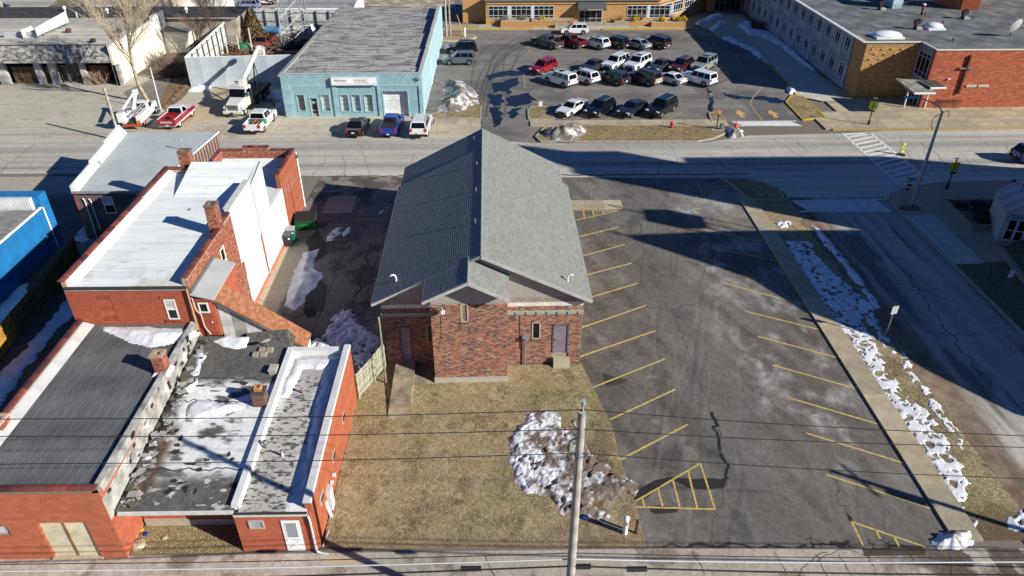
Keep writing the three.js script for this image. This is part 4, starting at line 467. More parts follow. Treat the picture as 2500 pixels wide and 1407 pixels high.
// --- tall building with the white roof ---
const XW = -24.05, XE = -17.2, ZS = -33.9;
{
  const t = thing('white_roofed_building', 'two storey red brick building with wide bright white roof and white painted side wall', 'building');
  part(t, 'wall', [b3(XW, XE - 0.03, 0, 6.9, -49, ZS - 0.02)], MORT);
  bricks(t, V(XW, 3.6, ZS), V(1, 0, 0), V(0, 0, 1), XE - XW, 3.25, PAINT_DEEP, { holes: [[XW * 0 + 5.26, 5.87, 1.15, 2.49], [1.55, 2.36, 1.0, 2.8]], j: 0.006, name: 'south_brickwork' });
  part(t, 'lower_wall', b3(XW, XE, 0, 3.6, ZS - 0.02, ZS + 0.01), RED);
  bricks(t, V(XE, 0, ZS), V(0, 0, -1), V(1, 0, 0), 7.7, 7.3, RED_BRICK, { holes: [[4.9, 5.6, 4.5, 6.35]], name: 'east_brickwork' });
  part(t, 'parapet', [b3(XE - 0.28, XE - 0.02, 6.9, 7.42, -39.5, ZS), b3(XE - 0.28, XE - 0.02, 6.9, 7.52, -41.6, -39.5), b3(XW, XW + 0.25, 6.9, 7.3, -48.9, ZS), b3(XW, -22.2, 6.9, 7.3, -49.05, -48.8)], MORT);
  part(t, 'white_side_wall', [b3(XE - 0.3, XE + 0.03, 0.32, 7.75, -46, -41.6), hexa([V(XE - 0.3, 0.32, -46), V(XE + 0.03, 0.32, -46), V(XE + 0.03, 0.32, -48.95), V(XE - 0.3, 0.32, -48.95)], [V(XE - 0.3, 7.3, -46), V(XE + 0.03, 7.3, -46), V(XE + 0.03, 7.85, -48.95), V(XE - 0.3, 7.85, -48.95)]), b3(XE - 0.3, XE + 0.03, 0.32, 4.1, -52.5, -48.95)], WHITEWALL, 'bright white painted side wall');
  part(t, 'wall_cap', [b3(XE - 0.36, XE + 0.07, 7.75, 7.83, -46, -41.6)], mat('#d2d2ce', 'grain', 1)); part(t, 'wall_edge', rod(V(XE + 0.02, 7.3, -46), V(XE + 0.02, 7.88, -48.95), 0.05), mat('#b9b9b4', 'grain', 1));
  part(t, 'downspout', [rod(V(XE + 0.1, 7.3, -46.1), V(XE + 0.1, 0.3, -46.1), 0.055)], mat('#d5d5d2', 'grain', 1));
  bricks(t, V(XE + 0.05, 0.4, -45.9), V(0, 0, -1), V(1, 0, 0), 0.3, 3.2, RED_BRICK, { name: 'bare_brick_strip' });
  { const P = (u, v) => { const q = OX(u, v, XE + 0.05); return [-(q.z) - 41.6, q.y]; }, q = [[585, 654], [595, 637], [616, 737], [599, 728]].map((a) => P(...a)); const ins = (x, y) => { let c = false; for (let i = 0, j = 3; i < 4; j = i++) if ((q[i][1] > y) !== (q[j][1] > y) && x < (q[j][0] - q[i][0]) * (y - q[i][1]) / (q[j][1] - q[i][1]) + q[i][0]) c = !c; return c; }; bricks(t, V(XE + 0.05, 0, -41.6), V(0, 0, -1), V(1, 0, 0), 4, 5, RED_BRICK, { clip: ins, name: 'bare_brick_patch' }); }
  part(t, 'plinth', b3(XE, XE + 0.06, 0, 0.32, -52.5, -41.6), mat('#b8735a', 'grain', 1));
  const rb = { x0: XW, x1: XE, z0: -49.2, z1: ZS }, rt = sheetMat(rb, 44, (x, z) => { let c = mix3([216, 219, 216], [232, 235, 232], n2(x, z, 0.5)); c = c.map((q) => q + 26 * (fbm(x * 0.4, z * 3, 4) - 0.5)); c = mix3(c, [196, 192, 178], sm(0.5, 0.75, n2(x + 4, z, 1.2, 5)) * sm(-37, -34.3, z) * 0.8); return c.map((q) => q + 8 * (n2(x, z, 9, 2) - 0.5)); }, (ctx) => { ctx.strokeStyle = 'rgba(150,152,150,0.5)'; ctx.lineWidth = 0.035; for (let z = -34.8; z > -49; z -= 0.95) { ctx.beginPath(); for (let x = XW; x < XE; x += 0.5) ctx.lineTo(x, z + rr(-0.03, 0.03)); ctx.stroke(); } for (let i = 0; i < 30; i++) blob(ctx, rr(XW, XE), rr(-48, -34.2), rr(0.05, 0.35), rr(0.02, 0.08), 'rgba(160,158,150,0.4)'); });
  sheetPart(t, 'roof', mergeGeometries([prep(b3(XW + 0.25, XE - 0.3, 6.88, 7.0, -46, ZS - 0.02)), hexa([V(XW + 0.25, 6.8, -46), V(XE - 0.3, 6.8, -46), V(XE - 0.3, 6.8, -48.8), V(XW + 0.25, 6.8, -48.8)], [V(XW + 0.25, 7.0, -46), V(XE - 0.3, 7.0, -46), V(XE - 0.3, 7.02, -48.8), V(XW + 0.25, 7.02, -48.8)]), hexa([V(-22.1, 6.9, -45), V(XE - 0.3, 6.9, -45), V(XE - 0.3, 6.9, -48.95), V(-22.1, 6.9, -48.95)], [V(-22.1, 7.02, -45), V(XE - 0.3, 7.02, -45), V(XE - 0.3, 7.85, -48.95), V(-22.1, 7.85, -48.95)])].map(prep)), rb, rt, 'bright white rolled roof, rising at the far end');
  part(t, 'parapet_flashing', [hexa([V(XW + 0.25, 7, -48.8), V(XW + 0.7, 7, -48.8), V(XW + 0.7, 7, ZS - 0.1), V(XW + 0.25, 7, ZS - 0.1)], [V(XW + 0.25, 7.32, -48.8), V(XW + 0.3, 7.32, -48.8), V(XW + 0.3, 7.32, ZS - 0.1), V(XW + 0.25, 7.32, ZS - 0.1)])], WHITEWALL);
  copingRun(t, V(XW + 0.1, 7.32, -44.2), V(XW + 0.1, 7.32, ZS + 0.1), 0.42, 15); copingRun(t, V(XW + 0.1, 7.42, -48.9), V(XW + 0.1, 7.42, -44.3), 0.42, 7); copingRun(t, V(XW + 0.2, 7.36, -48.95), V(-22.2, 7.36, -48.95), 0.36, 3);
  copingRun(t, V(XE - 0.13, 7.42, -39.5), V(XE - 0.13, 7.42, ZS), 0.4, 8); copingRun(t, V(XE - 0.13, 7.52, -41.5), V(XE - 0.13, 7.52, -39.6), 0.4, 3);
  part(t, 'gutter', [b3(XW + 0.1, XE - 0.1, 6.82, 6.96, ZS + 0.005, ZS + 0.14)], mat('#3a3532', 'grain', 1)); part(t, 'eave_trim', b3(XW + 0.1, XE - 0.1, 6.74, 6.815, ZS + 0.02, ZS + 0.1), GUT);
  frameWin(t, XW + 5.26, XW + 5.87, 4.75, 6.09, ZS + 0.0, mat('#dcdcd8'), { curtain: true }); part(t, 'window_lintel', [b3(XW + 5.1, XW + 6.0, 6.14, 6.3, ZS + 0.015, ZS + 0.05)], REDD); part(t, 'window_sill', b3(XW + 5.12, XW + 6.0, 4.66, 4.74, ZS + 0.005, ZS + 0.12), REDD);
  { const bw = part(t, 'boarded_window', b3(XW + 1.55, XW + 2.36, 4.6, 6.4, ZS - 0.1, ZS - 0.012), RED, 'bricked up window painted red'); for (let i = 0; i < 5; i++) part(bw, 'board', b3(XW + 1.58, XW + 2.33, 4.66 + i * 0.35, 4.95 + i * 0.35, ZS - 0.05, ZS - 0.002), i % 2 ? RED : REDD); }
  { const a = -39.5, b = -38.8; const w = part(t, 'side_window', [b3(XE - 0.05, XE + 0.03, 4.5, 6.35, a, a + 0.09), b3(XE - 0.05, XE + 0.03, 4.5, 6.35, b - 0.09, b), b3(XE - 0.05, XE + 0.05, 4.42, 4.5, a - 0.05, b + 0.05), b3(XE - 0.05, XE + 0.03, 6.26, 6.35, a + 0.09, b - 0.09), b3(XE - 0.05, XE + 0.02, 5.4, 5.46, a + 0.09, b - 0.09)], mat('#e2e0da')); part(w, 'pane', b3(XE - 0.06, XE - 0.01, 4.5, 6.3, a + 0.05, b - 0.05), winMat); }
  part(t, 'conduit', tube([V(XE + 0.06, 6.2, -34.3), V(XE + 0.06, 6.3, -36.5), V(XE + 0.06, 5.9, -37.2), V(XE + 0.06, 4.2, -37.6)], 0.03, 16), mat('#8a837c')); part(t, 'roof_vent', [cy(0.06, 0.06, 0.12, -20.3, 7, -43, 8)], steel);
}
chimney('brick_chimney', 'tall weathered brick chimney on the white roof edge beside the white wall', -17.5, 6.9, -39.9, 0.62, 2.0, 0.72);
{ const p = OZ(446, 400, -48.4); chimney('brick_chimney', 'dark topped brick chimney between the white roof and the grey roof', -22.7, 4, -49.6, 0.8, 4.4, 0.7); }
chimney('brick_chimney', 'low broken brick chimney with snow on top beside the white roof coping', OX(338, 480, XW - 0.4).x, 5.9, OX(338, 480, XW - 0.4).z, 0.6, 0.9, 0.6);
// --- storefront part by the street ---
{
  const t = thing('brick_storefront', 'orange red brick storefront with stepped parapet on the main street', 'building'), X0 = -23.5, ZN = -57.6;
  part(t, 'wall', [b3(X0, XE, 0, 4.0, ZN, -49.1)], MORT);
  part(t, 'side_wall', [b3(XE - 0.3, XE + 0.02, 0, 5.25, ZN, -52.4)], mat('#a85c40', 'grain', 1), 'orange painted side wall');
  part(t, 'parapet', [b3(X0, XE - 0.3, 4, 5.2, ZN, ZN + 0.3), b3(-21.4, -19.2, 5.2, 5.5, ZN, ZN + 0.3), b3(X0, X0 + 0.3, 4, 5.2, ZN + 0.3, -49.1)], MORT);
  bricks(t, V(X0 + 0.3, 4.05, ZN + 0.3), V(1, 0, 0), V(0, 0, 1), XE - X0 - 0.6, 1.15, RED_BRICK); bricks(t, V(-21.4, 5.2, ZN + 0.3), V(1, 0, 0), V(0, 0, 1), 2.2, 0.3, RED_BRICK); bricks(t, V(X0 + 0.3, 4.05, ZN + 0.3), V(0, 0, 1), V(1, 0, 0), 8, 1.15, RED_BRICK);
  copingRun(t, V(X0, 5.24, ZN + 0.15), V(-21.45, 5.24, ZN + 0.15), 0.42, 5); copingRun(t, V(-21.4, 5.54, ZN + 0.15), V(-19.2, 5.54, ZN + 0.15), 0.42, 5); copingRun(t, V(-19.15, 5.24, ZN + 0.15), V(XE, 5.24, ZN + 0.15), 0.42, 4); copingRun(t, V(XE - 0.14, 5.28, ZN), V(XE - 0.14, 5.28, -52.4), 0.38, 10); copingRun(t, V(X0 + 0.15, 5.24, ZN), V(X0 + 0.15, 5.24, -49.3), 0.4, 14);
  part(t, 'roof', b3(X0 + 0.3, XE - 0.3, 4.0, 4.08, ZN + 0.3, -49), WHITEROOF); part(t, 'cant', hexa([V(X0 + 0.3, 4.08, ZN + 0.3), V(XE - 0.3, 4.08, ZN + 0.3), V(XE - 0.3, 4.08, ZN + 1.1), V(X0 + 0.3, 4.08, ZN + 1.1)], [V(X0 + 0.3, 4.6, ZN + 0.3), V(XE - 0.3, 4.6, ZN + 0.3), V(XE - 0.3, 4.6, ZN + 0.36), V(X0 + 0.3, 4.6, ZN + 0.36)]), WHITEROOF);
  part(t, 'corner_downspout', rod(V(XE + 0.1, 5, ZN + 0.1), V(XE + 0.1, 0, ZN + 0.1), 0.07), mat('#e4e4e2')); part(t, 'downspout_head', bx(0.2, 0.3, 0.2, XE + 0.12, 4.7, ZN + 0.12), mat('#5b5b58')); part(t, 'wall_conduit', tube([V(XE + 0.05, 3.4, -54.6), V(XE + 0.06, 2.6, -54.6), V(XE + 0.06, 0.9, -54.7)], 0.03, 10), REDD);
  const peel = []; for (let i = 0; i < 60; i++) peel.push({ p: V(XE + 0.022, rr(2.9, 4.2), rr(-56, -53)), s: [0.01, rr(0.03, 0.16), rr(0.02, 0.1)], c: lin(196, 186, 176) }); inst(t, 'paint_scar', unitBox, brickMat, peel);
}
// --- brown clad house behind ---
{
  const t = thing('brown_clad_building', 'brown metal clad building with pale grey flat roof beside the street', 'building'), x0 = -33.3, x1 = -27.4, x2 = -26.0, zS = -52.2, zN = -64.4, B = mat('#7a5f5b', 'streak', 2), PK = mat('#a88a82', 'streak', 2);
  part(t, 'wall', [block([V(x0, 0, zS), V(x1, 0, zS), V(x2, 0, zN), V(x0 - 1.5, 0, zN)], 0, 4.05)], mat('#6a5350', 'grain', 1));
  const seam = []; for (let i = 0; i < 20; i++) { const xx = mix(x0 + 0.1, x1, i / 20); part(t, 'siding_panel', b3(xx, xx + 0.26, 0.2, 3.95, zS, zS + 0.03), B); } for (let i = 0; i < 24; i++) { const f = (i + 0.5) / 24, xx = mix(x1, x2, f), zz = mix(zS, zN, f); part(t, 'siding_panel', bx(0.03, 3.7, 0.44, xx + 0.02, 2.1, zz, 0.11), PK); }
  part(t, 'roof', slabOf([V(x0 + 0.2, 4.12, zS + 0.1), V(x1 + 0.1, 4.12, zS + 0.1), V(x2 + 0.1, 4.2, zN), V(x0 - 1.3, 4.2, zN)], 0.1), mat('#b9c0c0', 'soft', 6), 'pale grey coated flat roof');
  part(t, 'gutter', b3(x0, x1 + 0.2, 3.98, 4.14, zS + 0.1, zS + 0.24), mat('#8b8f92', 'grain', 1)); part(t, 'roof_edge', [rod(V(x1 + 0.12, 4.15, zS), V(x2 + 0.12, 4.24, zN), 0.06)], mat('#e4e4e4')); 
  const st = [[0, 0.36, 4.55], [0.36, 0.68, 4.75], [0.68, 1, 4.95]]; for (const [a, b, h] of st) part(t, 'parapet', hexa([V(mix(x0, x0 - 1.5, a) - 0.12, 3.9, mix(zS, zN, a)), V(mix(x0, x0 - 1.5, a) + 0.75, 3.9, mix(zS, zN, a)), V(mix(x0, x0 - 1.5, b) + 0.75, 3.9, mix(zS, zN, b)), V(mix(x0, x0 - 1.5, b) - 0.12, 3.9, mix(zS, zN, b))], [V(mix(x0, x0 - 1.5, a) - 0.12, h, mix(zS, zN, a)), V(mix(x0, x0 - 1.5, a) + 0.05, h, mix(zS, zN, a)), V(mix(x0, x0 - 1.5, b) + 0.05, h, mix(zS, zN, b)), V(mix(x0, x0 - 1.5, b) - 0.12, h, mix(zS, zN, b))]), mat('#eceeee', 'grain', 2), 'white stepped parapet');
  part(t, 'corner_trim', [b3(x0 - 0.05, x0 + 0.12, 0, 4, zS, zS + 0.05)], mat('#9a5a4c', 'grain', 1)); frameWin(t, -31.25, -30.4, 2.2, 3.65, zS + 0.02, mat('#e9eaea'), { curtain: true });
  for (const [u, v0, u2, v1] of [[201, 490, 237, 578], [223, 491, 252, 580]]) { const a = OZ(u, v0, zS + 0.12), b = OZ(u2, v1, zS + 0.12); part(t, 'white_pipe', [rod(V(b.x, 0, zS + 0.12), V(b.x, a.y, zS + 0.12), 0.05), rod(V(b.x, a.y, zS + 0.12), V(b.x - 0.1, a.y + 0.2, zS + 0.12), 0.05)], mat('#d9dadb')); }
  const pipe = (u, v, h) => { const p = G(u, v, 4.2); part(t, 'vent_pipe', [cy(0.12, 0.1, 0.16, p.x, p.y - 0.02, p.z, 10), cy(0.06, 0.06, h, p.x, p.y + 0.1, p.z, 8), cy(0.1, 0.06, 0.1, p.x, p.y + h + 0.08, p.z, 8)], mat('#a5a9ac', 'grain', 0.5, { r: 0.4 })); }; pipe(447, 366, 0.8); pipe(246, 402, 0.2);
}
// --- red block building with the dark roof ---
{
  const t = thing('block_garage_building', 'red painted block building with a black roof and beige garage doors', 'building'), x0 = -23.8, x1 = -17.3, zF = -21.65, zB = -33.85;
  part(t, 'wall', [b3(x0, x1, 0, 4.05, zB, zF - 0.3), b3(x0, x0 + 0.9, 0, 4.3, zF - 0.3, zF - 0.02), b3(x0 + 1.82, x0 + 3.2, 0, 4.3, zF - 0.3, zF - 0.02), b3(x0 + 5.35, x1, 0, 4.3, zF - 0.3, zF - 0.02), b3(x0 + 3.2, x0 + 5.35, 2.45, 4.3, zF - 0.3, zF - 0.02), b3(x0 + 0.9, x0 + 1.82, 2.35, 4.3, zF - 0.3, zF - 0.02), b3(x0 + 0.9, x0 + 1.82, 0, 1.65, zF - 0.3, zF - 0.02)], RED);
  bricks(t, V(x0, 0, zF), V(1, 0, 0), V(0, 0, 1), x1 - x0, 4.45, PAINT_RED, { bw: 0.41, bh: 0.205, j: 0.008, proud: 0.01, holes: [[3.2, 5.35, 0, 2.45], [0.9, 1.82, 1.65, 2.35]], name: 'blockwork' });
  part(t, 'roof', slabOf([V(x0 + 0.2, 4.3, zF), V(x1 - 0.1, 4.3, zF), V(x1 - 0.1, 4.42, zB), V(x0 + 0.2, 4.42, zB)], 0.15), mat('#6b6c6c', 'membraneZ', 3.4, { bump: 0.012 }), 'black rolled roof, weathered in streaks');
  copingRun(t, V(x0 - 0.1, 4.52, zF - 0.1), V(x1 - 0.05, 4.52, zF - 0.1), 0.4, 11); copingRun(t, V(x0, 4.7, zB), V(x0, 4.55, zF), 0.4, 21);
  part(t, 'parapet', [b3(x0 - 0.14, x0 + 0.12, 0, 4.6, zB, zF), b3(x0, x1, 4.3, 4.5, zF - 0.24, zF - 0.02)], mat('#8b8078', 'grain', 1)); part(t, 'parapet_flashing', hexa([V(x0 + 0.1, 4.38, zB), V(x0 + 0.75, 4.44, zB), V(x0 + 0.75, 4.33, zF - 0.3), V(x0 + 0.1, 4.3, zF - 0.3)], [V(x0 + 0.1, 4.62, zB), V(x0 + 0.2, 4.62, zB), V(x0 + 0.2, 4.5, zF - 0.3), V(x0 + 0.1, 4.5, zF - 0.3)]), mat('#d4d2ce', 'soft', 2), 'snow white flashing along the tiled parapet');
  part(t, 'east_parapet', hexa([V(x1 - 0.3, 3, zB), V(x1 + 0.04, 3, zB), V(x1 + 0.04, 2.6, zF - 0.02), V(x1 - 0.3, 2.6, zF - 0.02)], [V(x1 - 0.3, 4.62, zB), V(x1 - 0.02, 4.62, zB), V(x1 - 0.02, 4.52, zF - 0.02), V(x1 - 0.3, 4.52, zF - 0.02)]), mat('#b4b1aa', 'mottle', 2.6), 'whitewashed flaking side parapet');
  const flap = []; for (let i = 0; i < 26; i++) { const z = rr(zB, zF - 0.4); flap.push({ p: V(x1 + 0.03, rr(3.3, 4.5), z), s: [0.04, rr(0.1, 0.5), rr(0.08, 0.4)], ry: rr(-0.3, 0.3), rz: rr(-0.4, 0.1), c: rnd() < 0.4 ? lin(60, 56, 52) : lin(190, 186, 178) }); } inst(t, 'loose_flashing', unitBox, brickMat, flap);
  const dx0 = x0 + 3.2, dx1 = x0 + 5.35; for (let i = 0; i < 2; i++) part(t, 'garage_door', b3(dx0 + 0.02 + i * 1.1, dx0 + 1.03 + i * 1.1, 0.12, 2.42, zF - 0.16, zF - 0.1), mat('#d6cbad', 'grain', 2)); part(t, 'centre_post', b3(dx0 + 1.03, dx0 + 1.12, 0.1, 2.45, zF - 0.16, zF - 0.06), mat('#8a6a4c', 'wood', 1)); part(t, 'door_sill', b3(dx0 - 0.05, dx1 + 0.05, -0.02, 0.1, zF - 0.2, zF + 0.12), mat('#bfae90', 'grain', 1));
  frameWin(t, x0 + 0.9, x0 + 1.82, 1.65, 2.35, zF - 0.1, mat('#8f8f8a'), { mid: false, glass: mat('#c6c9c8', 'grain', 1, { r: 0.3 }) });
  snow('roof_snow', '', [[265, 792], [300, 793], [400, 797], [480, 806], [492, 812], [470, 820], [440, 832], [400, 842], [365, 848], [325, 838], [285, 822], [248, 808], [232, 795]].map(([u, v]) => G(u, v, 4.45)), { y: 4.4, h: 0.22, ramp: 1, cell: 0.1, edge: 0.4, bump: 0.35 }, t);
}
{ const p = G(399, 908, 4.36); chimney('brick_chimney', 'small square brick chimney with white base on the black roof', p.x, 4.36, p.z, 0.56, 1.15, 0.56, pal([[178, 110, 88], [190, 128, 104], [164, 96, 78], [150, 84, 70]]), '#b59d80'); const c = thing('chimney_flashing', 'white painted collar around the chimney on the black roof', 'flashing', null, p.x, 4.36, p.z); part(c, 'collar', [hexa([V(-0.45, 0, 0.45), V(0.45, 0, 0.45), V(0.45, 0, -0.45), V(-0.45, 0, -0.45)], [V(-0.32, 0.16, 0.32), V(0.32, 0.16, 0.32), V(0.32, 0.16, -0.32), V(-0.32, 0.16, -0.32)])], mat('#dededb', 'speck', 0.7)); }
chimney('brick_chimney', 'stub of a brick chimney at the tiled parapet on the far left', -23.75, 4.3, -25.7, 0.7, 0.5, 0.7, RED_BRICK, '#c9ad98');
// --- low middle building with the torn roof ---
{
  const t = thing('low_middle_building', 'low building with torn black and white roof between the two red front buildings', 'building'), x0 = -17.2, x1 = -11.95;
  part(t, 'wall', b3(x0, x1, 0, 2.7, -33.5, -23.5), RED); part(t, 'footing', b3(x0 + 0.05, x1, -0.05, 0.42, -23.5, -23.42), mat('#b9ad98', 'grain', 1));
  const top = [V(x0 + 0.03, 2.82, -21.95), V(x1, 2.8, -21.95), V(x1, 3.62, -33.6), V(x0 + 0.03, 3.75, -33.6)]; const z2y = (z) => mix(2.82, 3.66, (z + 21.95) / -11.65);
  const b = { x0, x1, z0: -33.7, z1: -21.9 }; const rm = sheetMat(b, 64, (x, z) => { let c = mix3([74, 72, 69], [98, 95, 91], n2(x, z, 0.7)); const band = sm(-23.2, -24.4, z + 0.9 * (n2(x, z, 0.8) - 0.5)) * sm(-30.4, -29.6, z + 0.8 * (n2(x, z + 5, 0.7) - 0.5)) * sm(-16.9, -16.2, x); const w = sm(0.36, 0.5, fbm(x * 0.9 + 3, z * 2.2, 5)); c = mix3(c, [222, 222, 221], band * sm(0.3, 0.46, fbm(x * 0.9 + 3, z * 2.2, 5)) * 0.95); const fl = sm(0.62, 0.7, fbm(x * 2.2, z * 5, 4)) * sm(-24.6, -23.4, z); c = mix3(c, [206, 204, 200], fl * 0.8); const br = Math.exp(-(((x + 16.4) / 0.4) ** 2)) * sm(-27.5, -26.5, z) * sm(0.35, 0.5, n2(x, z, 1.3)); c = mix3(c, [86, 66, 54], br); return c.map((q) => q + 40 * (n2(x, z, 7, 3) - 0.5)); }, (ctx) => { ctx.strokeStyle = 'rgba(24,22,21,0.85)'; for (const z of [-24.2, -28.6, -30.2]) { ctx.beginPath(); for (let x = x0 + 0.5; x < x1; x += 0.25) { ctx.lineWidth = rr(0.02, 0.07); ctx.lineTo(x, z + rr(-0.12, 0.12)); } ctx.stroke(); } for (let i = 0; i < 26; i++) blob(ctx, rr(x0 + 0.8, x1), rr(-30, -23), rr(0.08, 0.35), rr(0.05, 0.2), 'rgba(28,26,25,0.9)'); });
  { const g = slabOf(top, 0.12), p = g.attributes.position; prep(g); const uv = g.attributes.uv; for (let i = 0; i < p.count; i++) uv.setXY(i, (p.getX(i) - b.x0) / (b.x1 - b.x0), 1 - (p.getZ(i) - b.z0) / (b.z1 - b.z0)); const m = new THREE.Mesh(g, rm); m.name = 'roof'; m.castShadow = m.receiveShadow = true; m.userData.label = 'torn black roof with a broad white coated middle'; t.add(m); }
  part(t, 'gutter', [b3(x0 + 0.15, x1 - 0.05, 2.66, 2.79, -21.93, -21.8)], GUT); part(t, 'fascia', b3(x0 + 0.02, x1 - 0.05, 2.55, 2.7, -21.99, -21.935), REDD); part(t, 'canopy_soffit', b3(x0 + 0.02, x1 - 0.05, 2.6, 2.68, -23.5, -22.0), REDD);
  part(t, 'raised_edge', hexa([V(-14.6, 3.5, -33.3), V(-11.9, 3.4, -32.6), V(-11.9, 3.4, -33.9), V(-14.6, 3.5, -33.9)], [V(-14.6, 3.72, -33.8), V(-12.25, 3.98, -33.8), V(-12.25, 3.98, -33.9), V(-14.6, 3.72, -33.9)]), mat('#62605c', 'mottle', 1));
  const rs = (list, o = {}) => snow('roof_snow', '', list.map(([u, v]) => G(u, v, 3.3)), { h: 0.16, ramp: 0.4, cell: 0.08, edge: 0.25, bump: 0.3, y: 0, slope: (x, z) => z2y(z) + 0.005, ...o }, t);
  rs([[460, 985], [485, 975], [540, 982], [585, 985], [600, 992], [570, 1000], [545, 1010], [505, 1020], [470, 1030], [448, 1018], [450, 1000]]); rs([[475, 875], [500, 868], [512, 880], [500, 895], [495, 925], [470, 930], [462, 920], [478, 900]]); rs([[510, 845], [560, 832], [610, 835], [605, 858], [575, 868], [545, 860], [520, 852]]); rs([[295, 1190], [315, 1180], [322, 1195], [308, 1225], [292, 1230]], { y: -0.2 }); rs([[340, 1110], [368, 1090], [378, 1098], [360, 1120], [345, 1130]]); rs([[365, 1070], [382, 1068], [384, 1082], [370, 1088]]); rs([[500, 908], [470, 930], [440, 960], [425, 1000], [410, 1030], [425, 1020], [450, 980], [480, 945], [510, 915]], { thin: 0.4, edge: 0.5 });
  const junk = []; for (let i = 0; i < 70; i++) { const u = rr(0, 1), z = mix(-33.2, -22.2, u); junk.push({ p: V(x0 + 0.25 + rr(0, 0.55), z2y(z) + rr(0.02, 0.25), z), s: [rr(0.1, 0.35), rr(0.015, 0.04), rr(0.15, 0.5)], ry: rr(0, 3), rz: rr(-0.2, 0.2), rx: rr(-0.2, 0.2), c: rnd() < 0.6 ? lin(200, 196, 190) : rnd() < 0.5 ? lin(70, 64, 58) : lin(120, 112, 104) }); } inst(t, 'torn_roofing', unitBox, brickMat, junk);
}
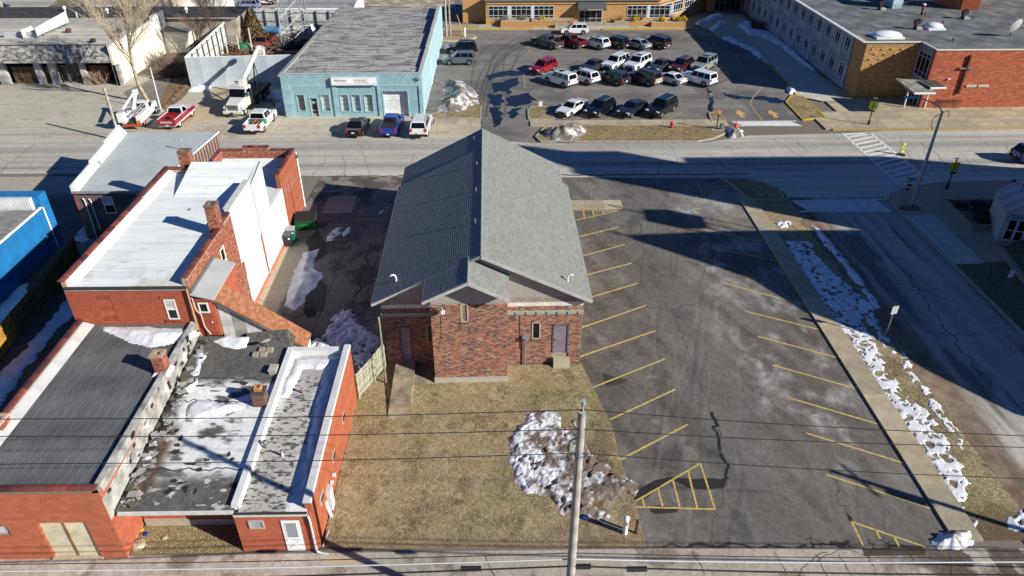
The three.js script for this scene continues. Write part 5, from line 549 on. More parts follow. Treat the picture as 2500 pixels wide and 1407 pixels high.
// --- narrow red building at the right end of the row ---
{
  const t = thing('narrow_red_building', 'narrow red painted building with snowy roof and white storm door', 'building'), x0 = -12.05, x1 = -8.6, zF = -21.9, zB = -32.5, ORG = mat('#b1603f', 'grain', 1.4);
  part(t, 'wall', block([V(x0, 0, zF), V(-8.62, 0, zF), V(-8.55, 0, zB), V(x0, 0, zB)], 0, 2.55), RED);
  part(t, 'east_wall', hexa([V(-8.85, 0, zF - 0.15), V(-8.55, 0, zF - 0.15), V(-8.5, 0, zB), V(-8.8, 0, zB)], [V(-8.85, 3.1, zF - 0.15), V(-8.55, 3.1, zF - 0.15), V(-8.5, 3.78, zB), V(-8.8, 3.78, zB)]), ORG, 'sunlit orange side wall');
  part(t, 'east_cap', [hexa([V(-8.92, 3.1, zF - 0.1), V(-8.5, 3.1, zF - 0.1), V(-8.5, 3.4, -27), V(-8.92, 3.4, -27)], [V(-8.88, 3.22, zF - 0.1), V(-8.55, 3.22, zF - 0.1), V(-8.55, 3.52, -27), V(-8.88, 3.52, -27)]), hexa([V(-8.88, 3.5, -27), V(-8.48, 3.5, -27), V(-8.45, 3.78, zB), V(-8.85, 3.78, zB)], [V(-8.84, 3.64, -27), V(-8.52, 3.64, -27), V(-8.5, 3.9, zB), V(-8.8, 3.9, zB)])], mat('#d2d1cf', 'soft', 2));
  part(t, 'west_parapet', [hexa([V(x0 - 0.1, 2.6, zF - 0.2), V(x0 + 0.3, 2.6, zF - 0.2), V(x0 + 0.45, 3.3, zB), V(x0 + 0.05, 3.3, zB)], [V(x0 - 0.05, 3.0, zF - 0.2), V(x0 + 0.25, 3.0, zF - 0.2), V(x0 + 0.4, 3.75, zB), V(x0 + 0.1, 3.75, zB)]), b3(x0 + 0.3, -8.8, 3.2, 3.72, zB - 0.05, zB + 0.3)], mat('#dddddc', 'soft', 3), 'white coated parapet');
  const b = { x0, x1: -8.7, z0: zB, z1: zF }, rm = sheetMat(b, 70, (x, z) => { let c = mix3([150, 145, 138], [196, 192, 186], n2(x, z, 0.9)); const d = sm(0.5, 0.7, fbm(x * 4.5, z * 11, 5)) * sm(-31, -30, z); c = mix3(c, [62, 58, 55], d * 0.85); const w = sm(-9.9, -9.5, x + 0.6 * (n2(x, z, 1.2) - 0.5)) + sm(-11.1, -11.4, x) * 0.6 * sm(-27, -29, z); c = mix3(c, [226, 226, 226], clamp(w) * 0.9); return c.map((q) => q + 36 * (n2(x, z, 9, 3) - 0.5)); });
  { const g = prep(slabOf([V(x0 + 0.25, 2.68, zF), V(-8.8, 2.68, zF), V(-8.8, 3.38, zB + 0.2), V(x0 + 0.3, 3.38, zB + 0.2)], 0.12)), p = g.attributes.position, uv = g.attributes.uv; for (let i = 0; i < p.count; i++) uv.setXY(i, (p.getX(i) - b.x0) / (b.x1 - b.x0), 1 - (p.getZ(i) - b.z0) / (b.z1 - b.z0)); const m = new THREE.Mesh(g, rm); m.name = 'roof'; m.castShadow = m.receiveShadow = true; t.add(m); }
  snow('roof_snow', '', [V(-9.7, 0, -31.9), V(-8.85, 0, -31.9), V(-8.85, 0, -23), V(-9.3, 0, -23), V(-9.6, 0, -26)], { h: 0.1, y: 0, slope: (x, z) => mix(2.68, 3.38, (z - zF) / (zB - zF)), edge: 0.5, cell: 0.08, ramp: 0.3 }, t); snow('roof_snow', '', [V(-11.6, 0, -32), V(-9, 0, -32), V(-9, 0, -31.2), V(-10.8, 0, -31), V(-11.2, 0, -29), V(-11.7, 0, -28.8)], { h: 0.12, y: 0, slope: (x, z) => mix(2.68, 3.38, (z - zF) / (zB - zF)), edge: 0.4, cell: 0.08, ramp: 0.3 }, t);
  part(t, 'gutter', b3(x0 + 0.05, -8.75, 2.5, 2.6, zF, zF + 0.12), GUT); part(t, 'drip_edge', b3(x0 + 0.05, -8.75, 2.61, 2.68, zF, zF + 0.1), mat('#35302d'));
  part(t, 'downspout', [tube([V(-8.72, 2.55, zF + 0.1), V(-8.68, 2.3, zF + 0.1), V(-8.66, 0.3, zF + 0.1), V(-8.6, 0.1, zF + 0.16), V(-8.1, 0.05, zF + 0.25)], 0.055, 24, 8)], GUT);
  const d0 = -10.0, d1 = -9.2; { const d = part(t, 'storm_door', [b3(d0, d1, 0.05, 2.1, zF, zF + 0.05)], mat('#e9e9e8'), 'white storm door with a scalloped window'); part(d, 'door_pane', b3(d0 + 0.12, d1 - 0.12, 1.0, 1.98, zF + 0.05, zF + 0.058), mat('#8d9496', null, 1, { r: 0.1 })); const sc = []; for (let i = 0; i < 9; i++) { sc.push({ p: V(d0 + 0.13, 1.03 + i * 0.11, zF + 0.06), s: [0.05, 0.07, 0.012] }, { p: V(d1 - 0.13, 1.03 + i * 0.11, zF + 0.06), s: [0.05, 0.07, 0.012] }); } inst(d, 'scallop', unitBox, mat('#f0f0ef'), sc); for (const s of [-1, 1]) part(d, 'cross_bar', new THREE.BoxGeometry(0.86, 0.05, 0.02).rotateZ(s * 0.82).translate((d0 + d1) / 2, 0.52, zF + 0.06 + s * 0.002), mat('#f2f2f1')); part(d, 'door_rail', [b3(d0 + 0.08, d1 - 0.08, 0.9, 0.97, zF + 0.05, zF + 0.065)], mat('#f2f2f1')); }
  frameWin(t, -11.46, -10.78, 1.62, 2.15, zF + 0.01, mat('#a5a29c'), { mid: false, glass: mat('#a9adb0', 'grain', 1, { r: 0.15 }) });
  const ew = (u, v, n, g, m, l) => { const p = OX(u, v, -8.5); return part(t, n, g(p), m, l); };
  for (const [u, v] of [[839, 1019], [816, 1112], [787, 1215]]) { const p = OX(u, v, -8.5); const w = part(t, 'small_window', [b3(-8.56, -8.5, p.y - 0.2, p.y + 0.2, p.z - 0.32, p.z + 0.32)], mat('#b9b6b0')); part(w, 'pane', b3(-8.55, -8.485, p.y - 0.14, p.y + 0.14, p.z - 0.26, p.z + 0.26), winMat); }
  for (const [u, v] of [[812, 1160], [807, 1178]]) ew(u, v, 'meter', (p) => [cy(0.12, 0.12, 0.14, 0, 0, 0, 12).rotateZ(-Math.PI / 2).translate(-8.5, p.y, p.z)], mat('#cfd1d0', null, 1, { r: 0.4 }));
}
// two propped panels and a plank by its side wall
{ const p = G(811, 1240), t = thing('meter_cabinet', 'tall white cabinet leaning at the orange side wall', 'cabinet', null, p.x, 0, p.z); part(t, 'box', rbx(0.24, 1.25, 0.5, 0.03, 0, 0.7, 0), mat('#d5d6d2', 'grain', 1)); part(t, 'lid', rbx(0.26, 0.07, 0.52, 0.02, 0, 1.36, 0), mat('#bfc0bc')); }
{ const p = G(809, 1262), t = thing('white_gutter_piece', 'loose white gutter piece propped against the orange side wall', 'gutter', null, p.x, 0, p.z); part(t, 'trough', [rod(V(0, 0.02, 0), V(-0.2, 1.0, -0.1), 0.09, 8)], mat('#e4e5e2')); }
{ const a = G(787, 1337), b = G(803, 1300), t = thing('loose_board', 'pale loose board lying along the foot of the orange wall', 'board', null, a.x, 0, a.z); part(t, 'plank', [rod(V(0, 0.06, 0), b.clone().sub(a).setY(0.15), 0.06, 4)], mat('#b3a596', 'wood', 1)); part(t, 'nail_strip', rod(V(0.02, 0.12, 0), b.clone().sub(a).setY(0.21), 0.012, 4), steel); }
// --- red stair shed with the shingled lean-to ---
{
  const t = thing('stair_shed', 'small red stair shed with grey roof and brown shingled lean-to going down', 'shed'), x0 = -17.15, x1 = -16.05, z0 = -33.88, z1 = -37.7;
  part(t, 'wall', b3(x0, x1, 3.6, 6.05, z1, z0), RED); part(t, 'roof', slabOf([V(x0 - 0.02, 6.5, z0 + 0.15), V(x1 + 0.1, 6.16, z0 + 0.15), V(x1 + 0.1, 6.16, z1), V(x0 - 0.02, 6.5, z1)], 0.08), mat('#b4b6b6', 'soft', 3), 'grey tin roof');
  part(t, 'flashing', b3(x0 - 0.03, x0 + 0.05, 6.4, 6.7, z1, z0), mat('#6b6a66', 'grain', 1)); part(t, 'eave', b3(x0, x1 + 0.08, 6.03, 6.12, z0, z0 + 0.14), REDD);
  frameWin(t, -16.95, -16.4, 5.2, 5.86, z0 + 0.01, mat('#dcdcd8'), { mid: false }); { const d = part(t, 'door', b3(-17.0, -16.25, 3.7, 5.12, z0, z0 + 0.03), REDD, 'red door'); part(d, 'handle', new THREE.SphereGeometry(0.05, 8, 6).translate(-16.4, 4.55, z0 + 0.06), mat('#d9d9d6')); }
  const A = V(-16.05, 5.98, -33.95), B = V(-11.48, 2.45, -34.1), C = V(-11.5, 2.48, -35.5), D = V(-16.05, 6.0, -35.6); part(t, 'lean_to_roof', slabOf([A, B, C, D], 0.1), mat('#8d5f43', 'grain', 1)); shingles(t, D, A, B, C, 0.15, 0.3, [[176, 118, 84], [166, 110, 78], [186, 126, 92], [158, 102, 70]], 0.008);
  const bw = mat('#d8d9d8', 'wood', 1.2); for (let i = 0; i < 11; i++) { const xa = mix(-16.0, -12.3, i / 11), xb = mix(-16.0, -12.3, (i + 0.94) / 11), ha = mix(5.8, 2.95, i / 11), hb = mix(5.8, 2.95, (i + 0.94) / 11); part(t, 'wall_board', hexa([V(xa, 3.2, -34.02), V(xb, 3.2, -34.02), V(xb, 3.2, -34.08), V(xa, 3.2, -34.08)], [V(xa, ha, -34.02), V(xb, hb, -34.02), V(xb, hb, -34.08), V(xa, ha, -34.08)]), i === 2 || i === 3 ? mat('#a5a6a4', 'wood', 1) : bw); }
  part(t, 'lean_to_gutter', rod(V(-16.05, 5.88, -33.86), V(-11.7, 2.5, -33.98), 0.05), mat('#3b3f46')); part(t, 'foot_wall', [b3(-12.3, -11.6, 0, 2.5, -34.3, -34.1), b3(-11.68, -11.58, 0, 2.4, -35.4, -34.1)], mat('#dfdfdc', 'wood', 1));
  part(t, 'cable', [tube([V(-17.1, 6.3, -33.7), V(-17.05, 5.4, -33.75), V(-16.9, 5.2, -33.75), V(-16.85, 4.3, -33.76), V(-16.6, 3.8, -33.7)], 0.03, 24)], mat('#cfc6ba'));
}
{ const t = thing('downspout', 'tan downspout at the corner of the red south wall', 'downspout'); part(t, 'pipe', [rod(V(-17.28, 6.8, -33.75), V(-17.28, 3.9, -33.75), 0.06)], mat('#b59a72', 'grain', 1)); part(t, 'elbow', rod(V(-17.28, 3.9, -33.75), V(-17.1, 3.75, -33.6), 0.06), mat('#b59a72', 'grain', 1)); }
// roof clutter
{ const p = G(668, 850, 3.55), t = thing('satellite_dish', 'old satellite dish on its mast on the torn roof', 'satellite dish', null, p.x - 0.3, 3.55, p.z); part(t, 'dish', new THREE.SphereGeometry(0.5, 16, 6, 0, 6.29, 0, 0.62).scale(1, 0.6, 0.8).rotateX(2.2).rotateY(0.6).translate(-0.1, 0.75, 0), mat('#a9acad', null, 1, { r: 0.4 })); part(t, 'mast', [rod(V(0, 0, 0), V(0, 0.55, 0), 0.03)], steel); part(t, 'feed_arm', [rod(V(0, 0.4, 0), V(0.45, 0.5, 0.1), 0.02), bx(0.12, 0.1, 0.1, 0.48, 0.55, 0.1)], steel); 
  for (let i = 0; i < 4; i++) { const b = thing('concrete_block', ['concrete block beside the satellite dish, nearest to the dish mast', 'concrete block beside the satellite dish, right one of the far pair', 'concrete block beside the satellite dish, left one of the near pair', 'concrete block beside the satellite dish, right one of the near pair'][i], 'concrete block', 'ballast blocks at the satellite dish', p.x - 0.55 + (i % 2) * 0.42 - (i > 1 ? 0.25 : 0), 3.52, p.z + 0.25 + (i > 1 ? 0.4 : 0)); part(b, 'block', rbx(0.34, 0.18, 0.34, 0.015, 0, 0.09, 0), mat('#a59d8a', 'grain', 0.6)); } }
{ const p = G(643, 970, 3.3); const t = chimney('brick_chimney', 'squat sooty chimney with an orange flue tile on the torn roof edge', p.x, 3.1, p.z + 0.4, 0.62, 0.95, 0.6, pal([[110, 96, 86], [128, 108, 94], [96, 84, 76], [150, 92, 74]]), '#4f4641'); part(t, 'flue_tile', [b3(-0.17, 0.17, 0.9, 1.3, 0.1, 0.17), b3(-0.17, 0.17, 0.9, 1.3, -0.17, -0.1), b3(-0.17, -0.1, 0.9, 1.3, -0.1, 0.1), b3(0.1, 0.17, 0.9, 1.3, -0.1, 0.1)], mat('#c48a58', 'grain', 0.6)); }
{ const p = G(740, 965, 3.05), t = thing('plumbing_vent', 'short rusty plumbing vent on the snowy narrow roof', 'vent pipe', null, p.x, 3.0, p.z); part(t, 'pipe', [cy(0.05, 0.05, 0.45, 0, 0, 0, 8)], mat('#9a7a6c', 'grain', 0.4)); part(t, 'cap', cy(0.09, 0.07, 0.08, 0, 0.45, 0, 8), mat('#b38478', 'grain', 0.4)); }
{ const p = G(690, 1115, 2.85), t = thing('plumbing_vent', 'white painted vent with red tip near the front of the narrow roof', 'vent pipe', null, p.x, 2.8, p.z); part(t, 'pipe', [cy(0.07, 0.06, 0.4, 0, 0, 0, 8)], mat('#d6d4d0', 'grain', 0.4)); part(t, 'cap', cy(0.05, 0.03, 0.12, 0, 0.4, 0, 8), mat('#9a3a34')); }
{ const p = G(668, 905, 3.5), t = thing('roof_box', 'grey box vent between the torn roof and the white parapet', 'vent box', null, p.x, 3.3, p.z); part(t, 'box', rbx(0.4, 0.3, 0.55, 0.02, 0, 0.2, 0), mat('#a9a69c', 'grain', 0.6)); part(t, 'lid', rbx(0.46, 0.06, 0.6, 0.015, 0, 0.38, 0), mat('#b9b6ac', 'grain', 0.6)); }
{ const p = G(645, 1085, 3.2), t = thing('mushroom_vent', 'little grey mushroom vent on the white parapet of the narrow building', 'vent', null, p.x + 0.05, 2.95, p.z); part(t, 'pipe', cy(0.06, 0.06, 0.3, 0, 0, 0, 8), steel); part(t, 'hood', new THREE.SphereGeometry(0.14, 10, 8).translate(0, 0.36, 0), steel); }
// --- blue building at the far left ---
{
  const t = thing('blue_building', 'bright blue painted side of a low flat roofed building at the left edge', 'building'), BL = mat('#0d74b4', 'grain', 2), x1 = -35.05;
  part(t, 'wall', [b3(-50, x1, 0, 3.4, -50.6, -18)], BL); part(t, 'false_front', [b3(-50, x1 + 0.02, 0, 4.45, -51.6, -50.6)], BL); part(t, 'false_front_back', [b3(-50, x1 - 0.5, 3.4, 4.4, -50.6, -50.2)], mat('#d5d7d8', 'streak', 2));
  const b = { x0: -50, x1: -35.2, z0: -50.3, z1: -18 }; part(t, 'roof', b3(-50, x1 - 0.05, 3.4, 3.5, -50.2, -18), mat('#9c9994', 'membrane', 4)); part(t, 'edge_trim', [b3(x1 - 0.08, x1 + 0.06, 3.5, 3.62, -50.5, -18)], mat('#dfe1e2')); part(t, 'corner_trim', [b3(x1 - 0.02, x1 + 0.05, 0, 3.5, -50.75, -50.6)], mat('#dfe1e2')); part(t, 'lamp_cover', cy(0.12, 0.12, 0.08, 0, 0, 0, 10).rotateZ(-Math.PI / 2).translate(x1 + 0.02, 2.8, -44), mat('#e6e6e4')); part(t, 'roof_vent', [rod(V(-37, 3.5, -47.8), V(-37, 4.3, -47.8), 0.06), rod(V(-38.2, 3.62, -47.2), V(-36.4, 3.62, -47.2), 0.04)], mat('#e4e4e4')); part(t, 'gas_pipe', [rod(V(x1 + 0.05, 0.3, -42.5), V(x1 + 0.05, 1.4, -42.8), 0.02), rod(V(x1 + 0.05, 0.3, -42.2), V(x1 + 0.05, 1.0, -42.4), 0.02)], mat('#c9d4e0'));
}

// ================= ACROSS THE STREET: THE BLUE SHOP =================
function paneGrid(parent, name, x0, x1, y0, y1, z, nx, ny, fm, axis = 'z', gm = winMat, d = 0.07) { // window in a wall facing +z, or -x when axis = 'x' (x0..x1 then run along z)
  const B = (a, b, c, e, f, g) => axis === 'z' ? b3(a, b, c, e, z + f, z + g) : b3(z - f, z - g, c, e, a, b); const t = 0.07, L = [B(x0, x0 + t, y0, y1, -0.02, d), B(x1 - t, x1, y0, y1, -0.02, d), B(x0 + t, x1 - t, y0, y0 + t, -0.02, d), B(x0 + t, x1 - t, y1 - t, y1, -0.02, d)];
  for (let i = 1; i < nx; i++) { const m = mix(x0, x1, i / nx); L.push(B(m - 0.025, m + 0.025, y0 + t, y1 - t, -0.02, d - 0.01)); } for (const f of (Array.isArray(ny) ? ny : [...Array(ny - 1).keys()].map((i) => (i + 1) / ny))) { const m = mix(y0, y1, f); L.push(B(x0 + t, x1 - t, m - 0.025, m + 0.025, -0.02, d - 0.015)); }
  const w = part(parent, name, L, fm); part(w, 'pane', B(x0 + 0.05, x1 - 0.05, y0 + 0.05, y1 - 0.05, -0.03, 0.01), gm); return w; }
{
  const t = thing('blue_shop', 'light blue sign workshop with a long flat grey roof across the main street', 'shop'), x0 = -24.2, x1 = -8.65, zF = -80.2, zB = -114.5, BLU = mat('#98bcc3', 'grain', 1.6), BLU2 = mat('#90b6c0', 'soft', 2), TRIM = mat('#abc9cf', 'grain', 1.6), LB = mat('#a4c4cc', 'soft', 2.2);
  // front wall with openings left for the garage door and the windows: piers and bands
  part(t, 'wall', [b3(x0, x1, 0, 4.45, zB, zF - 0.6), b3(x0, x1, 3.5, 4.8, zF - 0.6, zF)], BLU);
  const ops = [[-22.71, -21.9, 0.7, 2.5], [-21.3, -20.5, 0.05, 2.12], [-20.03, -19.14, 0.65, 2.5], [-17.9, -17.03, 0.62, 2.48], [-16.6, -15.7, 0.6, 2.48], [-15.2, -14.3, 0.55, 2.48], [-13.1, -10.35, 0.0, 2.87]]; { const L = []; let x = x0; for (const o of ops) { L.push(b3(x, o[0], 0, 3.5, zF - 0.6, zF - 0.02)); L.push(b3(o[0], o[1], o[3], 3.5, zF - 0.6, zF - 0.02)); if (o[2] > 0.1) L.push(b3(o[0], o[1], 0, o[2], zF - 0.6, zF - 0.02)); x = o[1]; } L.push(b3(x, x1, 0, 3.5, zF - 0.6, zF - 0.02)); part(t, 'front_wall', L, BLU2); }
  for (const [a, b] of [[x0, -23.2], [-18.65, -18.15], [-13.68, -13.38], [-9.05, x1]]) part(t, 'pilaster', b3(a, b, 0, 3.5, zF - 0.02, zF + 0.09), BLU);
  for (const o of ops.slice(0, 6)) { const fr = part(t, o[2] < 0.1 ? 'door' : 'window', [b3(o[0] - 0.06, o[0], o[2], o[3], zF - 0.02, zF + 0.03), b3(o[1], o[1] + 0.06, o[2], o[3], zF - 0.02, zF + 0.03), b3(o[0] - 0.06, o[1] + 0.06, o[3], o[3] + 0.06, zF - 0.02, zF + 0.03)].concat(o[2] > 0.1 ? [b3(o[0] - 0.08, o[1] + 0.08, o[2] - 0.07, o[2], zF - 0.02, zF + 0.06)] : []), TRIM);
    if (o[2] > 0.1) { part(fr, 'pane', b3(o[0], o[1], o[2], o[3], zF - 0.24, zF - 0.21), new THREE.MeshPhysicalMaterial({ color: 0xffffff, transmission: 1, roughness: 0.03, thickness: 0 })); part(fr, 'blind', b3(o[0], o[1] - 0.03, o[2], o[3], zF - 0.34, zF - 0.3), o[0] < -22 ? mat('#6e6a68', 'streak', 0.4) : mat('#d5d6d2', 'streak', 0.5)); }
    else { part(fr, 'door_leaf', [b3(o[0], o[0] + 0.13, o[2], o[3], zF - 0.22, zF - 0.16), b3(o[1] - 0.13, o[1], o[2], o[3], zF - 0.22, zF - 0.16), b3(o[0] + 0.13, o[1] - 0.13, o[3] - 0.14, o[3], zF - 0.22, zF - 0.16), b3(o[0] + 0.13, o[1] - 0.13, o[2], o[2] + 0.28, zF - 0.22, zF - 0.16), b3(o[0] + 0.13, o[1] - 0.13, 0.62, 0.7, zF - 0.22, zF - 0.16)], mat('#a8a6a2', 'grain', 0.7, { r: 0.4 })); part(fr, 'door_glass', b3(o[0] + 0.1, o[1] - 0.1, 0.3, 2.0, zF - 0.21, zF - 0.19), winMat);
      const cv = document.createElement('canvas'); cv.width = 128; cv.height = 128; const c = cv.getContext('2d'); c.fillStyle = '#15181b'; c.fillRect(0, 0, 128, 128); c.fillStyle = '#e6e6e2'; c.font = 'bold 30px sans-serif'; c.textAlign = 'center'; c.fillText('• • •', 64, 34); c.beginPath(); c.roundRect(14, 44, 100, 62, 26); c.fill(); c.fillStyle = '#222'; c.fillRect(30, 64, 68, 12); c.fillStyle = '#b33'; c.fillRect(58, 112, 12, 12); const tx = new THREE.CanvasTexture(cv); tx.colorSpace = THREE.SRGBColorSpace; const g = new THREE.PlaneGeometry(0.5, 0.5).translate((o[0] + o[1]) / 2, 1.62, zF - 0.185), m = new THREE.Mesh(g, new THREE.MeshStandardMaterial({ map: tx, roughness: 0.5 })); m.name = 'door_sticker'; fr.add(m); } }
  const gd = part(t, 'garage_door', b3(-13.1, -10.35, 0, 2.87, zF - 0.55, zF - 0.5), mat('#e8e9e8', 'grain', 2)); for (let i = 0; i < 7; i++) part(gd, 'door_panel', b3(-13.08, -10.37, 0.02 + i * 0.41, 0.4 + i * 0.41, zF - 0.5, zF - 0.475), mat('#eceded', 'grain', 2)); part(t, 'door_frame', [b3(-13.2, -13.1, 0, 2.97, zF - 0.1, zF + 0.02), b3(-10.35, -10.25, 0, 2.97, zF - 0.1, zF + 0.02), b3(-13.1, -10.35, 2.87, 2.97, zF - 0.1, zF + 0.02)], TRIM);
  for (const [a, b] of [[-23.2, -18.65], [-18.15, -13.68], [-13.38, -9.05]]) part(t, 'panel_trim', [b3(a, b, 3.44, 3.5, zF - 0.02, zF + 0.03)], TRIM);
  part(t, 'side_wall', [b3(x1 - 0.3, x1 + 0.02, 0, 4.75, zB, zF + 0.005), ...[0, 1, 2, 3].map((i) => b3(x1 - 0.32, x1 + 0.015, 4.7, 4.85 + 0.14 * i, zF - 3 - i * 7.5 - 7.4, zF - 3 - i * 7.5))], LB, 'pale blue side wall stepping up to the back');
  part(t, 'front_cap', b3(x0 - 0.04, x1 + 0.04, 4.8, 4.88, zF - 0.3, zF + 0.05), mat('#b9c2c2', 'grain', 1)); part(t, 'left_eave', slabOf([V(x0 - 0.25, 4.7, zF + 0.05), V(x0 + 0.25, 4.78, zF + 0.05), V(x0 + 0.55, 4.5, zB), V(x0 + 0.05, 4.42, zB)], 0.16), mat('#b3b0a8', 'speck', 1.3));
  part(t, 'right_cap', [b3(x1 - 0.4, x1 + 0.06, 4.75, 4.83, zF - 3, zF - 0.3)].concat([0, 1, 2, 3].map((i) => b3(x1 - 0.4, x1 + 0.05, 4.85 + 0.14 * i, 4.92 + 0.14 * i, zF - 10.4 - i * 7.5, zF - 3 - i * 7.5))), mat('#bcbab2', 'grain', 1));
  // roof in rolled strips
  const rm = [0, 1, 2].map((k) => mat(['#8c8a87', '#979592', '#7f7d7a'][k], 'membrane', 4)); const n = 30; const b = { x0: x0 + 0.3, x1: x1 - 0.3, z0: zB, z1: zF - 0.3 };
  const rt = sheetMat(b, 22, (x, z) => { let c = mix3([150, 148, 144], [176, 174, 170], n2(x, z, 0.4)); const d = sm(0.46, 0.66, fbm(x * 0.75 + 7, z * 2.6, 4)); c = mix3(c, [92, 90, 88], d * 0.75); const w = Math.abs((z * 0.87) % 1); c = mix3(c, [92, 90, 88], (w < 0.12 ? 0.5 : 0) * sm(0.3, 0.55, n2(x * 0.6, z, 1.1))); return c.map((q) => q + 20 * (n2(x, z, 5, 2) - 0.5)); }, (ctx) => { for (const [xa, xb] of [[-19.5, -20.5], [-14.5, -15.5], [-22.8, -23.2], [-10.2, -10.8]]) { ctx.strokeStyle = 'rgba(60,58,56,0.55)'; ctx.lineWidth = 0.1; ctx.beginPath(); for (let z = zF - 0.5; z > zB; z -= 1.15) { const x = mix(xa, xb, (zF - z) / 34) + rr(-0.25, 0.25); ctx.moveTo(x, z); ctx.lineTo(x - 0.1, z - rr(0.3, 1)); } ctx.stroke(); } for (let i = 0; i < 34; i++) { ctx.strokeStyle = 'rgba(65,63,61,0.5)'; ctx.lineWidth = 0.08; const x = rr(-23.5, -9.5), z = rr(zB, zF - 0.5); ctx.beginPath(); ctx.moveTo(x, z); ctx.lineTo(x + rr(0.4, 2), z + rr(-0.1, 0.1)); ctx.stroke(); } });
  { const g = prep(b3(b.x0, b.x1, 4.45, 4.58, b.z0, b.z1)), p = g.attributes.position, uv = g.attributes.uv; for (let i = 0; i < p.count; i++) uv.setXY(i, (p.getX(i) - b.x0) / (b.x1 - b.x0), 1 - (p.getZ(i) - b.z0) / (b.z1 - b.z0)); const m = new THREE.Mesh(g, rt); m.name = 'roof'; m.castShadow = m.receiveShadow = true; t.add(m); }
  for (let i = 0; i < n; i++) part(t, 'roof_strip_edge', b3(b.x0 + 0.1, b.x1 - 0.1, 4.58, 4.6, mix(b.z1, b.z0, i / n) - 0.04, mix(b.z1, b.z0, i / n)), mat('#8d8b87', 'speck', 1));
  const pf = part(t, 'security_light', [bx(0.3, 0.12, 0.12, x1 - 0.6, 4.3, zF + 0.12), bx(0.16, 0.14, 0.14, x1 - 0.35, 4.15, zF + 0.14)], mat('#3d4852')); part(t, 'side_conduit', [rod(V(x1 + 0.06, 0, -92), V(x1 + 0.06, 3, -92), 0.05)], mat('#e4e4e2'));
  // the sign box
  const s = thing('shop_sign', 'white light box sign lettered Mattox SIGNS & LIGHTING on the blue shop front', 'sign', null, -16.13, 4.07, zF + 0.2); part(s, 'box', rbx(4.95, 0.86, 0.34, 0.03), mat('#d8d8d6', null, 1, { r: 0.4 }));
  const cv = document.createElement('canvas'); cv.width = 1024; cv.height = 170; const c = cv.getContext('2d'); c.fillStyle = '#f2f2f0'; c.fillRect(0, 0, 1024, 170); c.fillStyle = '#111'; c.font = 'bold 82px sans-serif'; c.fillText('Mattox', 66, 84); c.fillStyle = '#8e1230'; c.font = 'bold 76px sans-serif'; c.save(); c.translate(512, 80); c.scale(1.42, 0.95); c.fillText('SIGNS', 0, 0); c.restore(); c.fillStyle = '#151515'; c.font = 'bold 34px sans-serif'; c.save(); c.translate(566, 116); c.scale(1.5, 0.85); c.fillText('& LIGHTING', 0, 0); c.restore(); c.fillStyle = '#777'; c.font = '26px sans-serif'; c.fillText('Advertising Company LLC', 92, 118); c.fillStyle = '#555'; for (let x = 22; x < 1000; x += 0) { const w = rr(10, 60); c.fillRect(x, 141, w, 8); x += w + 9; }
  const tx = new THREE.CanvasTexture(cv); tx.colorSpace = THREE.SRGBColorSpace; const fm = new THREE.Mesh(new THREE.PlaneGeometry(4.8, 0.74).translate(0, 0, 0.173), new THREE.MeshStandardMaterial({ map: tx, roughness: 0.4 })); fm.name = 'sign_face'; s.add(fm);
}
